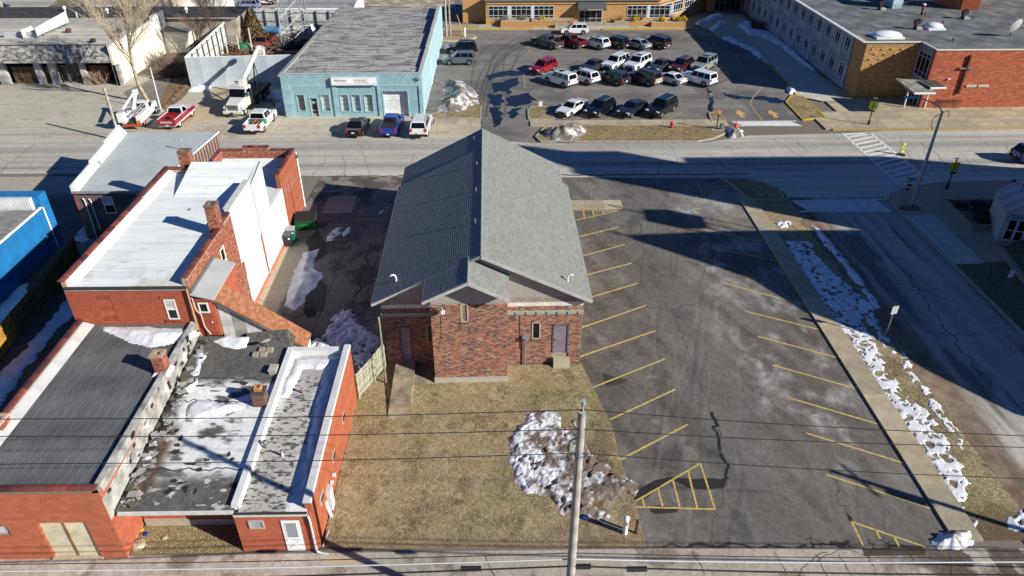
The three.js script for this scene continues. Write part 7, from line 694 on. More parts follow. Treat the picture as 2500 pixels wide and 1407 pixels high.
{ const t = thing('school_office_wing', 'low tan brick school office with ribbon windows and dark awning at the top', 'school building'), z = -123, H = 3.75; const X = (u) => OZ(u, 40, z).x, dark = mat('#2c2522');
  part(t, 'wall', [b3(-2.2, 25.8, 0, H - 0.4, z - 12, z), b3(-2.2, 25.8, H - 0.55, H, z - 12.2, z + 0.12), b3(-6, -2.2, 0, H + 0.3, z - 10, z - 1.5)], TANB); part(t, 'shadow_course', b3(-2.2, 25.8, H - 0.68, H - 0.56, z, z + 0.03), dark); part(t, 'roof', b3(-2.4, 26, H, H + 0.12, z - 12, z + 0.3), mat('#5c635e', 'mottle', 4)); part(t, 'roof_edge', b3(-2.4, 26, H - 0.02, H + 0.2, z + 0.28, z + 0.4), mat('#6a736d'));
  for (const [a, b] of [[1193, 1240], [1248, 1297], [1303, 1352], [1530, 1578], [1584, 1634]]) paneGrid(t, 'window', X(a), X(b), 1.05, 2.95, z, 4, [0.22, 0.72], mat('#cfd4d6')); for (const u of [1241, 1298, 1580, 1636]) part(t, 'column', b3(X(u) - 0.05, X(u) + 0.4, 1.0, 3.0, z, z + 0.08), mat('#c3cfd8'));
  // angled end with windows
  const A = V(25.8, 0, z), B = V(36.5, 0, z - 10.5), d = B.clone().sub(A), ry = Math.atan2(-d.z, d.x), L = d.length(); const w = new THREE.Group(); w.name = 'angled_wall'; w.position.copy(A); w.rotation.y = ry; t.add(w); part(w, 'brickwork', [b3(0, L, 0, H, -4, 0)], TANB2); for (let i = 0; i < 3; i++) paneGrid(w, 'window', 0.8 + i * 3.3, 3.6 + i * 3.3, 1.05, 2.95, 0, 4, [0.22, 0.72], mat('#d5dadc')); part(w, 'shadow_course', b3(0, L, H - 0.68, H - 0.56, 0, 0.03), dark);
  // entrance
  paneGrid(t, 'entrance', X(1413), X(1470), 0.35, 2.55, z + 0.02, 4, [0.3], mat('#c9ccce')); part(t, 'awning', hexa([V(X(1409), 2.55, z), V(X(1477), 2.55, z), V(X(1477), 2.5, z + 1.6), V(X(1409), 2.5, z + 1.6)].reverse(), [V(X(1409), 3.7, z), V(X(1477), 3.7, z), V(X(1477), 2.75, z + 1.6), V(X(1409), 2.75, z + 1.6)].reverse()), mat('#53575b', 'grain', 1), 'dark grey canvas awning'); part(t, 'awning_lettering', [...Array(11).keys()].map((i) => b3(X(1432) + i * 0.22, X(1432) + i * 0.22 + 0.13, 2.56, 2.72, z + 1.6, z + 1.615)), mat('#d8b98a'));
  part(t, 'planter', [b3(X(1222), X(1296), 0, 0.9, z, z + 2.2), b3(X(1296), X(1400), 0, 1.1, z, z + 2.2), b3(X(1498), X(1585), 0, 0.75, z, z + 1.6), b3(X(1585), X(1668), 0, 0.75, z + 0.01, z + 2.4)], TANB2); part(t, 'planter_gravel', [b3(X(1223), X(1295), 0.9, 0.95, z, z + 2), b3(X(1297), X(1398), 1.1, 1.14, z, z + 2), b3(X(1500), X(1584), 0.75, 0.79, z, z + 1.4), b3(X(1586), X(1666), 0.75, 0.79, z, z + 2.2)], mat('#b9a58a', 'speck', 0.6)); part(t, 'ramp_wall', [b3(X(1353), X(1532), 0, 0.85, z + 2.6, z + 2.9)], mat('#a9a396', 'streak', 1.4)); part(t, 'landing', b3(X(1400), X(1498), 0, 0.35, z, z + 2.6), mat('#b5ac9a', 'grain', 1)); const rl = []; for (const u of [1388, 1410, 1432, 1455, 1478, 1490]) rl.push(rod(V(X(u), 0.3, z + 2.3), V(X(u), 1.35, z + 2.3), 0.03, 5)); rl.push(rod(V(X(1388), 1.35, z + 2.3), V(X(1490), 1.35, z + 2.3), 0.03, 5), rod(V(X(1388), 0.85, z + 2.3), V(X(1490), 0.85, z + 2.3), 0.03, 5)); part(t, 'railing', rl, mat('#3f4144'));
  const o = new THREE.Group(); o.name = 'school_walk'; o.userData = { kind: 'structure' }; scene.add(o); const zk = -119.6; for (let i = 0; i < 14; i++) { const a = mix(-9, 30.5, i / 14), b = mix(-9, 30.5, (i + 1) / 14); part(o, 'slab', b3(a + 0.01, b - 0.01, -0.05, 0.12, z, zk - 0.2), [TAN, TAN2, TAN3][i % 3]); if (i < 5 || i > 8) part(o, 'kerb', b3(a, b, -0.05, 0.15, zk - 0.2, zk), KERBY); }
  const e = thing('dark_school_entrance', 'shaded glass school entrance between the office and the classroom wing', 'entrance'); part(e, 'wall', b3(36, 43, 0, 4, -138, -132), TANB2); paneGrid(e, 'glass_doors', 37.2, 41.8, 0.1, 2.4, -132, 5, [0.6], mat('#9aa0a2')); part(e, 'canopy', b3(35.5, 43, 2.7, 3.2, -132, -129), mat('#23282a', 'grain', 1));
}
// dry bushes of the school planters and the wing bed
function tuft(name, label, cat, group, p, r, h, col, n = 70) { const t = thing(name, label, cat, group, p.x, p.y, p.z), L = []; for (let i = 0; i < n; i++) { const a = rr(0, 6.28), k = rr(0.1, 1) * r; L.push(rod(V(Math.cos(a) * k * 0.2, 0, Math.sin(a) * k * 0.2), V(Math.cos(a) * k, h * rr(0.5, 1), Math.sin(a) * k), 0.018, 3, 0.006)); } part(t, 'twigs', L, mat(col, null)); part(t, 'root_ball', new THREE.SphereGeometry(r * 0.25, 8, 6).scale(1, 0.5, 1), mat(col, null)); return t; }
function bushCrown(r, h, n, seedPts) { const g = new THREE.PlaneGeometry(0.14, 0.1), list = []; for (let i = 0; i < n; i++) { const a = rr(0, 6.28), k = Math.sqrt(rnd()) * r, y = rr(0.05, 1) * h * Math.sqrt(1 - (k / r) ** 2 * 0.8); list.push({ p: V(Math.cos(a) * k, y, Math.sin(a) * k), rx: rr(-1.5, 1.5), ry: rr(0, 6), rz: rr(-1, 1), s: [rr(0.7, 1.6), rr(0.7, 1.6), 1] }); } return [g, list]; }
const leafG = prep(new THREE.PlaneGeometry(0.14, 0.1));
function evergreen(name, label, group, p, r, h, cols, n = 260) { const t = thing(name, label, 'shrub', group, p.x, p.y, p.z); const [, list] = bushCrown(r, h, n); const pk = pal(cols, 0.25); for (const l of list) l.c = pk(); inst(t, 'foliage', leafG, leafMat, list); part(t, 'stem', cy(0.05, 0.03, h * 0.6, 0, 0, 0, 5), mat('#5d4a3a')); return t; }
const leafMat = new THREE.MeshStandardMaterial({ color: 0xffffff, roughness: 0.9, side: THREE.DoubleSide });
{ const zz = -122.3, X = (u) => OZ(u, 40, zz).x; tuft('dry_bush', 'pale dry bush in the planter left of the others at the school office', 'bush', null, V(X(1235), 0.95, zz), 0.9, 0.9, '#8b7868'); tuft('dry_bush', 'wide dry bush beside the yellow shrub in the school planter', 'bush', null, V(X(1278), 0.95, zz), 1.1, 1.0, '#8d7c72', 90); tuft('dry_bush', 'dry bush right of the dark awning at the school office', 'bush', null, V(X(1514), 0.8, zz), 0.9, 0.9, '#86705e'); tuft('dry_bush', 'tall dry bush under the right ribbon window of the school', 'bush', null, V(X(1565), 0.8, zz), 0.9, 1.3, '#8b7664', 90); tuft('dry_bush', 'reddish dry bush near the corner planter of the school', 'bush', null, V(X(1640), 0.8, zz), 0.8, 1.1, '#8a5a48'); const Y = [[170, 150, 40], [190, 168, 50], [150, 132, 36]]; let i = 0; for (const [u, l] of [[1323, 'yellow shrub in the left school planter under the window'], [1552, 'yellow shrub in the right school planter by the dry bush'], [1617, 'yellow shrub near the front edge of the corner planter'], [1655, 'larger yellow shrub at the angled school wall'], [1668, 'upright yellow shrub at the end of the corner planter']]) evergreen('yellow_shrub', l, null, V(X(u), i++ > 1 ? 0.8 : 1.0, zz + 0.6), 0.55, 0.8, Y); }
{ const B = [[52, 52, 40], [66, 62, 46], [44, 42, 34]]; [[1905, 88], [1925, 105], [1948, 122], [1985, 150], [2030, 185], [1890, 75]].forEach(([u, v], i) => evergreen('dark_shrub', ['dark shrub at the far start of the school wing bed', 'second dark shrub along the school wing bed', 'dark shrub at the middle of the school wing bed', 'dark shrub before the third ground window of the wing', 'dark shrub nearest the tan brick end of the wing', 'dark shrub by the bend of the school walk'][i], null, G(u, v, 0.1), 0.9, 0.9, B, 320)); for (const [u, v, l] of [[1840, 68, 'round brown grass clump by the school walk, left one'], [1856, 72, 'round brown grass clump by the school walk, right one']]) tuft('grass_clump', l, 'grass clump', null, G(u, v, 0.1), 0.9, 1.5, '#6d5a44', 220); }

// ================= VEHICLES =================
const KINDS = {
  sedan: { L: 4.8, W: 1.82, r: 0.33, wb: [-1.42, 1.42], prof: [[-2.36, 0.34], [-2.4, 0.62], [-2.34, 0.98], [-1.75, 1.02], [1.05, 0.98], [1.6, 0.92], [2.15, 0.8], [2.38, 0.62], [2.36, 0.3]], gb: [-1.85, 1.12], gt: [-0.95, 0.2], y: [0.97, 1.45], win: [[-1.45, -0.42], [-0.36, 0.75]] },
  suv: { L: 4.75, W: 1.88, r: 0.37, wb: [-1.4, 1.4], prof: [[-2.3, 0.42], [-2.36, 0.7], [-2.32, 1.1], [-2.2, 1.12], [1.02, 1.08], [1.7, 1.03], [2.2, 0.92], [2.36, 0.68], [2.32, 0.38]], gb: [-2.28, 1.12], gt: [-1.85, 0.3], y: [1.08, 1.72], win: [[-2.05, -1.3], [-1.22, -0.28], [-0.2, 0.72]] },
  bigsuv: { L: 5.05, W: 1.98, r: 0.4, wb: [-1.5, 1.5], prof: [[-2.45, 0.46], [-2.5, 0.75], [-2.47, 1.18], [-2.38, 1.2], [1.1, 1.16], [1.85, 1.12], [2.4, 1.04], [2.5, 0.72], [2.46, 0.42]], gb: [-2.44, 1.12], gt: [-2.2, 0.42], y: [1.15, 1.86], win: [[-2.28, -1.4], [-1.3, -0.32], [-0.24, 0.78]] },
  pickup: { L: 5.7, W: 1.96, r: 0.4, wb: [-1.75, 1.75], prof: [[-2.82, 0.5], [-2.85, 0.72], [-2.84, 0.86], [-0.92, 0.86], [-0.92, 1.16], [1.2, 1.14], [2.0, 1.1], [2.7, 1.02], [2.84, 0.72], [2.8, 0.44]], gb: [-0.92, 1.3], gt: [-0.78, 0.55], y: [1.14, 1.84], win: [[-0.78, 0.08], [0.16, 0.98]], bed: [-2.82, -0.95, 1.26] },
  oldpickup: { L: 5.4, W: 1.96, r: 0.4, wb: [-1.65, 1.7], prof: [[-2.66, 0.5], [-2.7, 0.72], [-2.69, 0.84], [-0.35, 0.84], [-0.35, 1.12], [1.05, 1.12], [2.0, 1.08], [2.62, 1.04], [2.68, 0.72], [2.66, 0.44]], gb: [-0.35, 1.1], gt: [-0.2, 0.55], y: [1.1, 1.72], win: [[-0.2, 0.8]], bed: [-2.67, -0.4, 1.2] },
};
const kindGeo = {};
function kindOf(k) {
  if (kindGeo[k]) return kindGeo[k];
  const d = KINDS[k], g = {}, s = new THREE.Shape(), ar = d.r + 0.07; s.moveTo(...d.prof[0]); for (const p of d.prof.slice(1)) s.lineTo(...p);
  for (const wx of [d.wb[1], d.wb[0]]) { s.lineTo(wx + ar, 0.3); s.absarc(wx, d.r, ar, -0.1, Math.PI + 0.1, false); } s.closePath();
  g.body = prep(new THREE.ExtrudeGeometry(s, { depth: d.W - 0.16, bevelEnabled: true, bevelSize: 0.05, bevelOffset: -0.05, bevelThickness: 0.08, bevelSegments: 2, curveSegments: 8 }).translate(0, 0, -(d.W - 0.16) / 2));
  const [y0, y1] = d.y, wb = d.W / 2 - 0.05, wt = d.W / 2 - 0.24, [b0, b1] = d.gb, [t0, t1] = d.gt, bot = [V(b0, y0 - 0.04, wb), V(b1, y0 - 0.04, wb), V(b1, y0 - 0.04, -wb), V(b0, y0 - 0.04, -wb)], top = [V(t0, y1, wt), V(t1, y1, wt), V(t1, y1, -wt), V(t0, y1, -wt)];
  g.cabin = prep(mergeGeometries([hexa(bot, top), hexa(top.map((p) => V(p.x, p.y, p.z)), top.map((p) => V(p.x * 0.96 + 0.01, p.y + 0.035, p.z * 0.9)))]));
  const face = (a, b, c, e, n, m0 = 0.06, m1 = 0.08) => { const P = (u, v) => a.clone().lerp(b, u).lerp(e.clone().lerp(c, u), v), off = n.clone().multiplyScalar(0.012), q = [P(m0, m1 + 0.06), P(1 - m0, m1 + 0.06), P(1 - m0, 1 - m1), P(m0, 1 - m1)]; return hexa(q.map((p) => p.clone().addScaledVector(n, -0.02)), q.map((p) => p.clone().add(off))); };
  const nF = V(y1 - y0, b1 - t1, 0).normalize(), nR = V(-(y1 - y0), t0 - b0, 0).normalize();
  g.windshield = prep(face(bot[1], bot[2], top[2], top[1], nF)); g.rear = prep(face(bot[3], bot[0], top[0], top[3], nR, 0.08, 0.1));
  g.side = []; for (const sgn of [1, -1]) { const n = V(0, wb - wt, sgn * (y1 - y0)).normalize(); for (const [x0, x1] of d.win) { const yb = y0 + 0.06, yt = y1 - 0.06, Z = (y) => sgn * mix(wb, wt, (y - y0 + 0.04) / (y1 - y0 + 0.04)), lim = (x, y) => { const f = (y - y0) / (y1 - y0); return clamp(x, mix(b0, t0, f) + 0.08, mix(b1, t1, f) - 0.08); }; const q = [V(lim(x0, yb), yb, Z(yb)), V(lim(x1, yb), yb, Z(yb)), V(lim(x1, yt), yt, Z(yt)), V(lim(x0, yt), yt, Z(yt))]; g.side.push(prep(hexa(q.map((p) => p.clone().addScaledVector(n, -0.02)), q.map((p) => p.clone().addScaledVector(n, 0.012))))); } }
  g.tyre = prep(new THREE.TorusGeometry(d.r - 0.09, 0.1, 8, 18).scale(1, 1, 1.15)); g.rim = prep(mergeGeometries([new THREE.CylinderGeometry(d.r * 0.62, d.r * 0.62, 0.12, 16).rotateX(Math.PI / 2).toNonIndexed(), ...[0, 1, 2, 3, 4].map((i) => bx(d.r * 1.15, 0.05, 0.03, 0, 0, 0.07).rotateZ(i * 1.257).toNonIndexed()), ...[0, 1, 2, 3, 4].map((i) => bx(d.r * 1.15, 0.05, 0.03, 0, 0, -0.07).rotateZ(i * 1.257).toNonIndexed())].map((q) => { q = q.index ? q.toNonIndexed() : q; return q; })));
  const last = d.prof.length - 3, hf = d.prof[last][1], xf = d.prof[last][0], hr = d.bed ? d.bed[2] : d.prof[2][1], xr = d.prof[2][0];
  g.head = [1, -1].map((q) => prep(rbx(0.22, 0.15, 0.4, 0.04, xf + 0.05, hf - 0.08, q * (d.W / 2 - 0.26)))); g.tail = [1, -1].map((q) => prep(rbx(0.12, d.bed || k === 'bigsuv' ? 0.36 : 0.22, 0.26, 0.03, xr - 0.02, hr - (d.bed ? 0.22 : 0.14), q * (d.W / 2 - 0.19))));
  g.grille = prep(bx(0.06, 0.24, d.W * 0.5, d.prof[d.prof.length - 2][0] - 0.01, 0.66, 0)); g.bumper = [prep(rbx(0.16, 0.2, d.W - 0.1, 0.05, d.L / 2 - 0.06, 0.42, 0)), prep(rbx(0.18, 0.2, d.W - 0.1, 0.05, -d.L / 2 + 0.05, 0.48, 0))]; g.plate = prep(bx(0.02, 0.14, 0.32, -d.L / 2 - 0.03, d.bed ? 0.55 : 0.72, 0)); g.mirror = [1, -1].map((q) => prep(rbx(0.12, 0.15, 0.24, 0.04, b1 - 0.3, y0 + 0.1, q * (d.W / 2 + 0.1)))); g.rails = [1, -1].map((q) => prep(rod(V(t0 + 0.1, y1 + 0.06, q * (wt - 0.06)), V(t1 - 0.15, y1 + 0.06, q * (wt - 0.06)), 0.028, 5))); g.sunroof = prep(b3(t1 - 1.05, t1 - 0.25, y1 + 0.03, y1 + 0.043, -0.45, 0.45)); g.sill = [1, -1].map((q) => prep(b3(d.wb[0] + ar + 0.03, d.wb[1] - ar - 0.03, 0.28, 0.42, q * (d.W / 2 - 0.05), q * (d.W / 2 - 0.01))));
  if (d.bed) { const [x0, x1, h] = d.bed, w = d.W / 2; g.bedside = [1, -1].map((q) => { const sh = new THREE.Shape(); sh.moveTo(x0, 0.62); sh.lineTo(x0, h); sh.lineTo(x1, h); sh.lineTo(x1, 0.5); sh.lineTo(d.wb[0] + ar, 0.5); sh.absarc(d.wb[0], d.r, ar, 0.25, Math.PI - 0.25, false); sh.closePath(); return prep(new THREE.ExtrudeGeometry(sh, { depth: 0.1, bevelEnabled: true, bevelSize: 0.02, bevelThickness: 0.02, bevelSegments: 1 }).translate(0, 0, q > 0 ? w - 0.12 : -w + 0.02)); }); g.tailgate = prep(rbx(0.08, h - 0.72, d.W - 0.2, 0.02, x0 + 0.02, (h + 0.72) / 2, 0)); g.bedfloor = prep(b3(x0 + 0.06, x1 - 0.02, 0.86, 0.9, -w + 0.13, w - 0.13)); g.bedfront = prep(b3(x1 - 0.06, x1, 0.88, h, -w + 0.13, w - 0.13)); }
  return (kindGeo[k] = g);
}
const lampRed = mat('#a3181c', null, 1, { r: 0.2 }), lampWhite = mat('#d8dcde', null, 1, { r: 0.12 }), plateM = mat('#dfe1e4');
function car(kind, hex, label, cat, at, dir, o = {}) {
  const d = KINDS[kind], g = kindOf(kind), p = at.isVector3 ? at : G(...at), t = thing(cat === 'pickup truck' ? 'pickup_truck' : 'parked_car', label, cat, o.group, p.x, o.y ?? 0.02, p.z, Math.atan2(-dir.z, dir.x)); t.scale.setScalar(o.s ?? 0.93);
  const pm = o.rust ? mat(hex, 'speck', 0.8) : paintMat(hex, 0.28), trim = o.trim ? mat(o.trim, null, 1, { r: 0.5 }) : blackTrim;
  const body = shared(t, 'body', g.body, pm), cab = shared(t, 'cabin', g.cabin, o.roof ? paintMat(o.roof) : pm); shared(cab, 'windshield', g.windshield, glassMat); shared(cab, 'rear_window', g.rear, o.rearGlass ?? glassMat); for (const s of g.side) shared(cab, 'side_window', s, glassMat);
  for (const x of d.wb) for (const q of [1, -1]) { const w = new THREE.Group(); w.name = 'wheel'; w.position.set(x, d.r, q * (d.W / 2 - 0.13)); t.add(w); shared(w, 'tyre', g.tyre, rubber); shared(w, 'rim', g.rim, o.rim ?? mat('#9fa3a6', null, 1, { r: 0.35, m: 0.6 })); }
  g.head.forEach((h) => shared(t, 'headlight', h, lampWhite)); g.tail.forEach((h) => shared(t, 'taillight', h, lampRed)); shared(t, 'grille', g.grille, blackTrim); g.bumper.forEach((b) => shared(t, 'bumper', b, o.chrome ? chrome : trim)); shared(t, 'licence_plate', g.plate, plateM); g.mirror.forEach((m) => shared(t, 'mirror', m, o.mirror ?? pm)); g.sill.forEach((m) => shared(t, 'sill', m, trim));
  if (o.rails) g.rails.forEach((m) => shared(t, 'roof_rail', m, o.rails === 1 ? mat('#b5b8ba', null, 1, { r: 0.3, m: 0.6 }) : blackTrim)); if (o.sunroof) shared(t, 'sunroof', g.sunroof, glassMat);
  if (d.bed) { g.bedside.forEach((m) => shared(t, 'bed_side', m, pm)); shared(t, 'tailgate', g.tailgate, pm); shared(t, 'bed_floor', g.bedfloor, mat(o.bed ?? '#2a2a2b', 'grain', 0.6)); shared(t, 'bed_front', g.bedfront, pm); if (o.cover) part(t, 'bed_cover', b3(d.bed[0] + 0.08, d.bed[1], d.bed[2] - 0.02, d.bed[2] + 0.03, -d.W / 2 + 0.1, d.W / 2 - 0.1), mat('#222426', null, 1, { r: 0.7 })); }
  if (o.extra) o.extra(t, d); return t;
}
const dirPx = (a, b) => G(...b).sub(G(...a)).setY(0).normalize();
const dDown = dirPx([1506, 278], [1479, 292]), dUp = V(dDown.x, 0, -dDown.z), dUp2 = dirPx([1433, 207], [1345, 180]), LEFT = V(-1, 0, 0), AWAY = V(0.06, 0, -1).normalize();
const gA = 'vehicles parked in the school lot';
// nearest row
car('sedan', '#e3e4e4', 'white sedan with rear spoiler, leftmost in the front row of the school lot', 'car', [1396, 276], dDown, { group: gA, extra: (t) => part(t, 'spoiler', rbx(0.25, 0.05, 1.5, 0.02, -2.2, 1.14, 0), paintMat('#e3e4e4')) });
car('suv', '#10131c', 'dark navy SUV with silver roof rails in the front row beside the white sedan', 'car', [1464, 277], dDown, { group: gA, rails: 1 });
car('sedan', '#26282e', 'charcoal sedan between the two dark SUVs of the front row', 'car', [1542, 277], dDown, { group: gA, extra: (t) => part(t, 'spoiler', rbx(0.22, 0.05, 1.45, 0.02, -2.2, 1.12, 0), paintMat('#1a1b1f')) });
car('bigsuv', '#0e0f12', 'black SUV with red front emblem at the right end of the front row', 'car', [1614, 277], dDown, { group: gA, rails: 1, extra: (t) => part(t, 'emblem', bx(0.03, 0.16, 0.26, 2.5, 0.8, 0.3), lampRed) });
// middle row, seen from behind
car('bigsuv', '#e4e6e8', 'white long SUV with dark sunroof, leftmost of the middle row in the school lot', 'car', [1367, 206], dUp2, { group: gA, sunroof: true });
car('suv', '#dfe1e2', 'white SUV with dark roof bars next to the long white SUV', 'car', [1424, 200], dUp2, { group: gA, rails: 2 });
car('suv', '#2b2f31', 'dark grey crossover with bright red rear lamp in the middle row', 'car', [1496, 202], dUp2, { group: gA });
car('bigsuv', '#33373c', 'dusty slate SUV right of the dark grey crossover in the middle row', 'car', [1571, 203], dUp2, { group: gA, rails: 2, extra: (t) => part(t, 'dusty_tailgate', bx(0.02, 0.62, 1.7, -2.53, 0.9, 0), mat('#a39e94', 'grain', 1)) });
car('sedan', '#e0dedb', 'small pearl white sedan between the slate SUV and the white crossover', 'car', [1635, 202], dUp2, { group: gA, s: 0.9 });
car('bigsuv', '#e9ebee', 'bright white crossover at the right end of the middle row', 'car', [1704, 204], dUp2, { group: gA });
// row facing the camera
car('suv', '#8c1626', 'red SUV standing alone at the left of the school lot', 'car', [1326, 176], dDown, { group: gA });
car('sedan', '#34373b', 'dark grey sedan half hidden behind the white SUVs of the lot', 'car', [1447, 172], dDown, { group: gA });
car('bigsuv', '#e6e7e8', 'white SUV with plain white roof in the second row from the school', 'car', [1502, 166], dDown, { group: gA, rails: 2 });
car('bigsuv', '#e3e5e7', 'white SUV with black sunroof panel facing the camera', 'car', [1556, 167], dDown, { group: gA, sunroof: true, mirror: blackTrim });
car('sedan', '#3a3d41', 'grey sedan between the white SUV and the maroon SUV', 'car', [1611, 171], dDown, { group: gA });
car('suv', '#4a1a22', 'maroon SUV beside the old silver SUV in the school lot', 'car', [1662, 172], dDown, { group: gA, rails: 1 });
car('bigsuv', '#8f9794', 'old silver green SUV at the edge of the school shadow', 'car', [1717, 169], dDown, { group: gA, rails: 2, sunroof: true });
// far row
car('pickup', '#3b4044', 'grey crew cab pickup at the left end of the far row', 'pickup truck', [1335, 114], dUp2, { group: gA, chrome: true, bed: '#77797b' });
car('pickup', '#5c1420', 'maroon pickup truck beside the grey pickup in the far row', 'pickup truck', [1391, 112], dUp2, { group: gA, chrome: true });
car('suv', '#dadde0', 'white crossover with twin sunroof in the far row', 'car', [1454, 116], dUp2, { group: gA, sunroof: true });
car('suv', '#0f1114', 'glossy black SUV in the far row between white and silver', 'car', [1502, 115], dUp2, { group: gA, rails: 1 });
car('sedan', '#9aa2a6', 'silver sedan in the far row of the school lot', 'car', [1554, 117], dUp2, { group: gA });
car('bigsuv', '#2a2d33', 'dark SUV with chrome tailgate at the right end of the far row', 'car', [1600, 115], dUp2, { group: gA, rails: 1, chrome: true });
car('suv', '#e8e9ea', 'white SUV parked broadside before the school ramp wall', 'car', [1402, 83], LEFT, { group: gA });
car('suv', '#13161f', 'black SUV with roof cross bars beside the blue shop wall', 'car', [1127, 129], LEFT, { group: gA, rails: 1, s: 0.96, extra: (t) => { for (const x of [-0.9, 0]) part(t, 'cross_bar', rod(V(x, 1.84, -0.7), V(x, 1.84, 0.7), 0.03, 5), blackTrim); } });
car('suv', '#59646a', 'blue grey crossover with tall red rear lamps beside the blue shop', 'car', [1122, 156], LEFT, { group: gA, s: 0.96 });
// in front of the blue shop
const gB = 'vehicles parked in front of the shops';
car('sedan', '#0f1013', 'black sedan with red tail lamps parked before the blue shop', 'car', [875, 321], AWAY, { group: gB, s: 0.97 });
car('pickup', '#123c9c', 'bright blue crew cab pickup with black bed cover', 'pickup truck', [959, 318], AWAY, { group: gB, s: 0.92, cover: true });
car('bigsuv', '#e2e3e4', 'white boxy SUV with ribbed roof beside the blue pickup', 'car', [1029, 321], V(0.03, 0, -1), { group: gB, s: 0.97, rails: 2, extra: (t) => { for (let i = -2; i < 3; i++) part(t, 'roof_rib', b3(-2.0, 0.2, 1.89, 1.91, i * 0.24 - 0.03, i * 0.24 + 0.03), paintMat('#d2d3d5')); part(t, 'tow_hitch', bx(0.2, 0.1, 0.5, -2.6, 0.35, 0), blackTrim); } });
car('pickup', '#e6e5e1', 'white crew cab pickup with tools in its bed', 'pickup truck', [639, 309], dirPx([648, 330], [676, 297]), { group: gB, s: 0.98, bed: '#4d4a48', extra: (t) => { part(t, 'tool_box', bx(0.3, 0.3, 1.6, -1.25, 1.1, 0), mat('#5c5f61', 'grain', 1)); } });
const redT = car('oldpickup', '#9c1a2c', 'old two tone red and white pickup between the bucket truck and the crane truck', 'pickup truck', [436, 298], dirPx([444, 311], [472, 286]), { group: gB, s: 1.0, roof: '#e6e6e4', chrome: true, rim: mat('#c9c9c6', null, 1, { r: 0.3 }), extra: (t, d) => { for (const q of [1, -1]) { part(t, 'white_lower_panel', b3(-2.6, 2.5, 0.52, 0.68, q * (d.W / 2 - 0.03), q * (d.W / 2 + 0.012)), paintMat('#e3e2de')); part(t, 'bed_rail', b3(-2.68, -0.4, 1.2, 1.25, q * (d.W / 2 - 0.14), q * (d.W / 2 - 0.0)), paintMat('#e8e8e6')); } part(t, 'hood_panel', b3(1.08, 2.5, 1.1, 1.135, -0.85, 0.85), paintMat('#e6e6e4')); part(t, 'tailgate_trim', b3(-2.73, -2.7, 0.82, 1.0, -0.8, 0.8), mat('#c2b0ae', null, 1, { r: 0.3 })); } });
{ const m = redT.localToWorld(V(-1.6, 0.9, 0.15)); const c = thing('gas_can', 'red fuel can standing in the bed of the two tone pickup', 'fuel can', null, m.x, 0.93, m.z); part(c, 'can', rbx(0.35, 0.42, 0.28, 0.05, 0, 0.21, 0), mat('#b3161c', null, 1, { r: 0.4 })); part(c, 'spout', rod(V(0.1, 0.4, 0), V(0.25, 0.55, 0), 0.03), blackTrim); }
{ const p = G(628, 302, 1), t = thing('hand_tools', 'wooden handled shovels lying in the bed of the white pickup', 'tools', null, p.x, 1.0, p.z); for (let i = 0; i < 4; i++) part(t, 'tool_handle', rod(V(-0.5 + i * 0.2, 0.02, 0.6), V(-0.2 + i * 0.3, 0.25, -0.7), 0.03, 5), mat(['#c99a5a', '#8d2c22', '#c9a06a', '#d8d0c0'][i])); const s = thing('green_sack', 'green sack among the tools in the white pickup bed', 'sack', null, p.x + 0.65, 0.95, p.z - 0.2); part(s, 'sack', new THREE.SphereGeometry(0.3, 10, 8).scale(1.2, 0.7, 1).translate(0, 0.2, 0), mat('#2c8a5c', 'grain', 0.6)); part(s, 'neck', cy(0.08, 0.12, 0.15, 0.2, 0.3, 0, 7), mat('#2c8a5c', 'grain', 0.6)); }
car('oldpickup', '#7a3a30', 'rusty red wreck of a pickup in the junk yard', 'pickup truck', [645, 118], V(-0.1, 0, 1), { rust: true, s: 1.0, chrome: true, y: 0.05 });
car('suv', '#7b89ad', 'lavender blue SUV behind the junk yard fence', 'car', [603, 24], LEFT, { rails: 2, s: 1.0 });
car('pickup', '#e6e7e8', 'white pickup at the top edge behind the lavender SUV', 'pickup truck', [640, 10], LEFT, { s: 1.05 });
car('sedan', '#15171c', 'dark car on the road at the top left corner', 'car', [4, 34], dirPx([100, 30], [0, 120]), { s: 1.0, y: 0.03 });
car('suv', '#17386e', 'dark blue car driving at the right edge of the main street', 'car', [2528, 394], V(1, 0, -0.02), { s: 0.97 });
car('sedan', '#121317', 'black car at the right edge behind the small entrance house', 'car', [2520, 488], V(0.3, 0, -1), { s: 0.9, y: 0.12 });
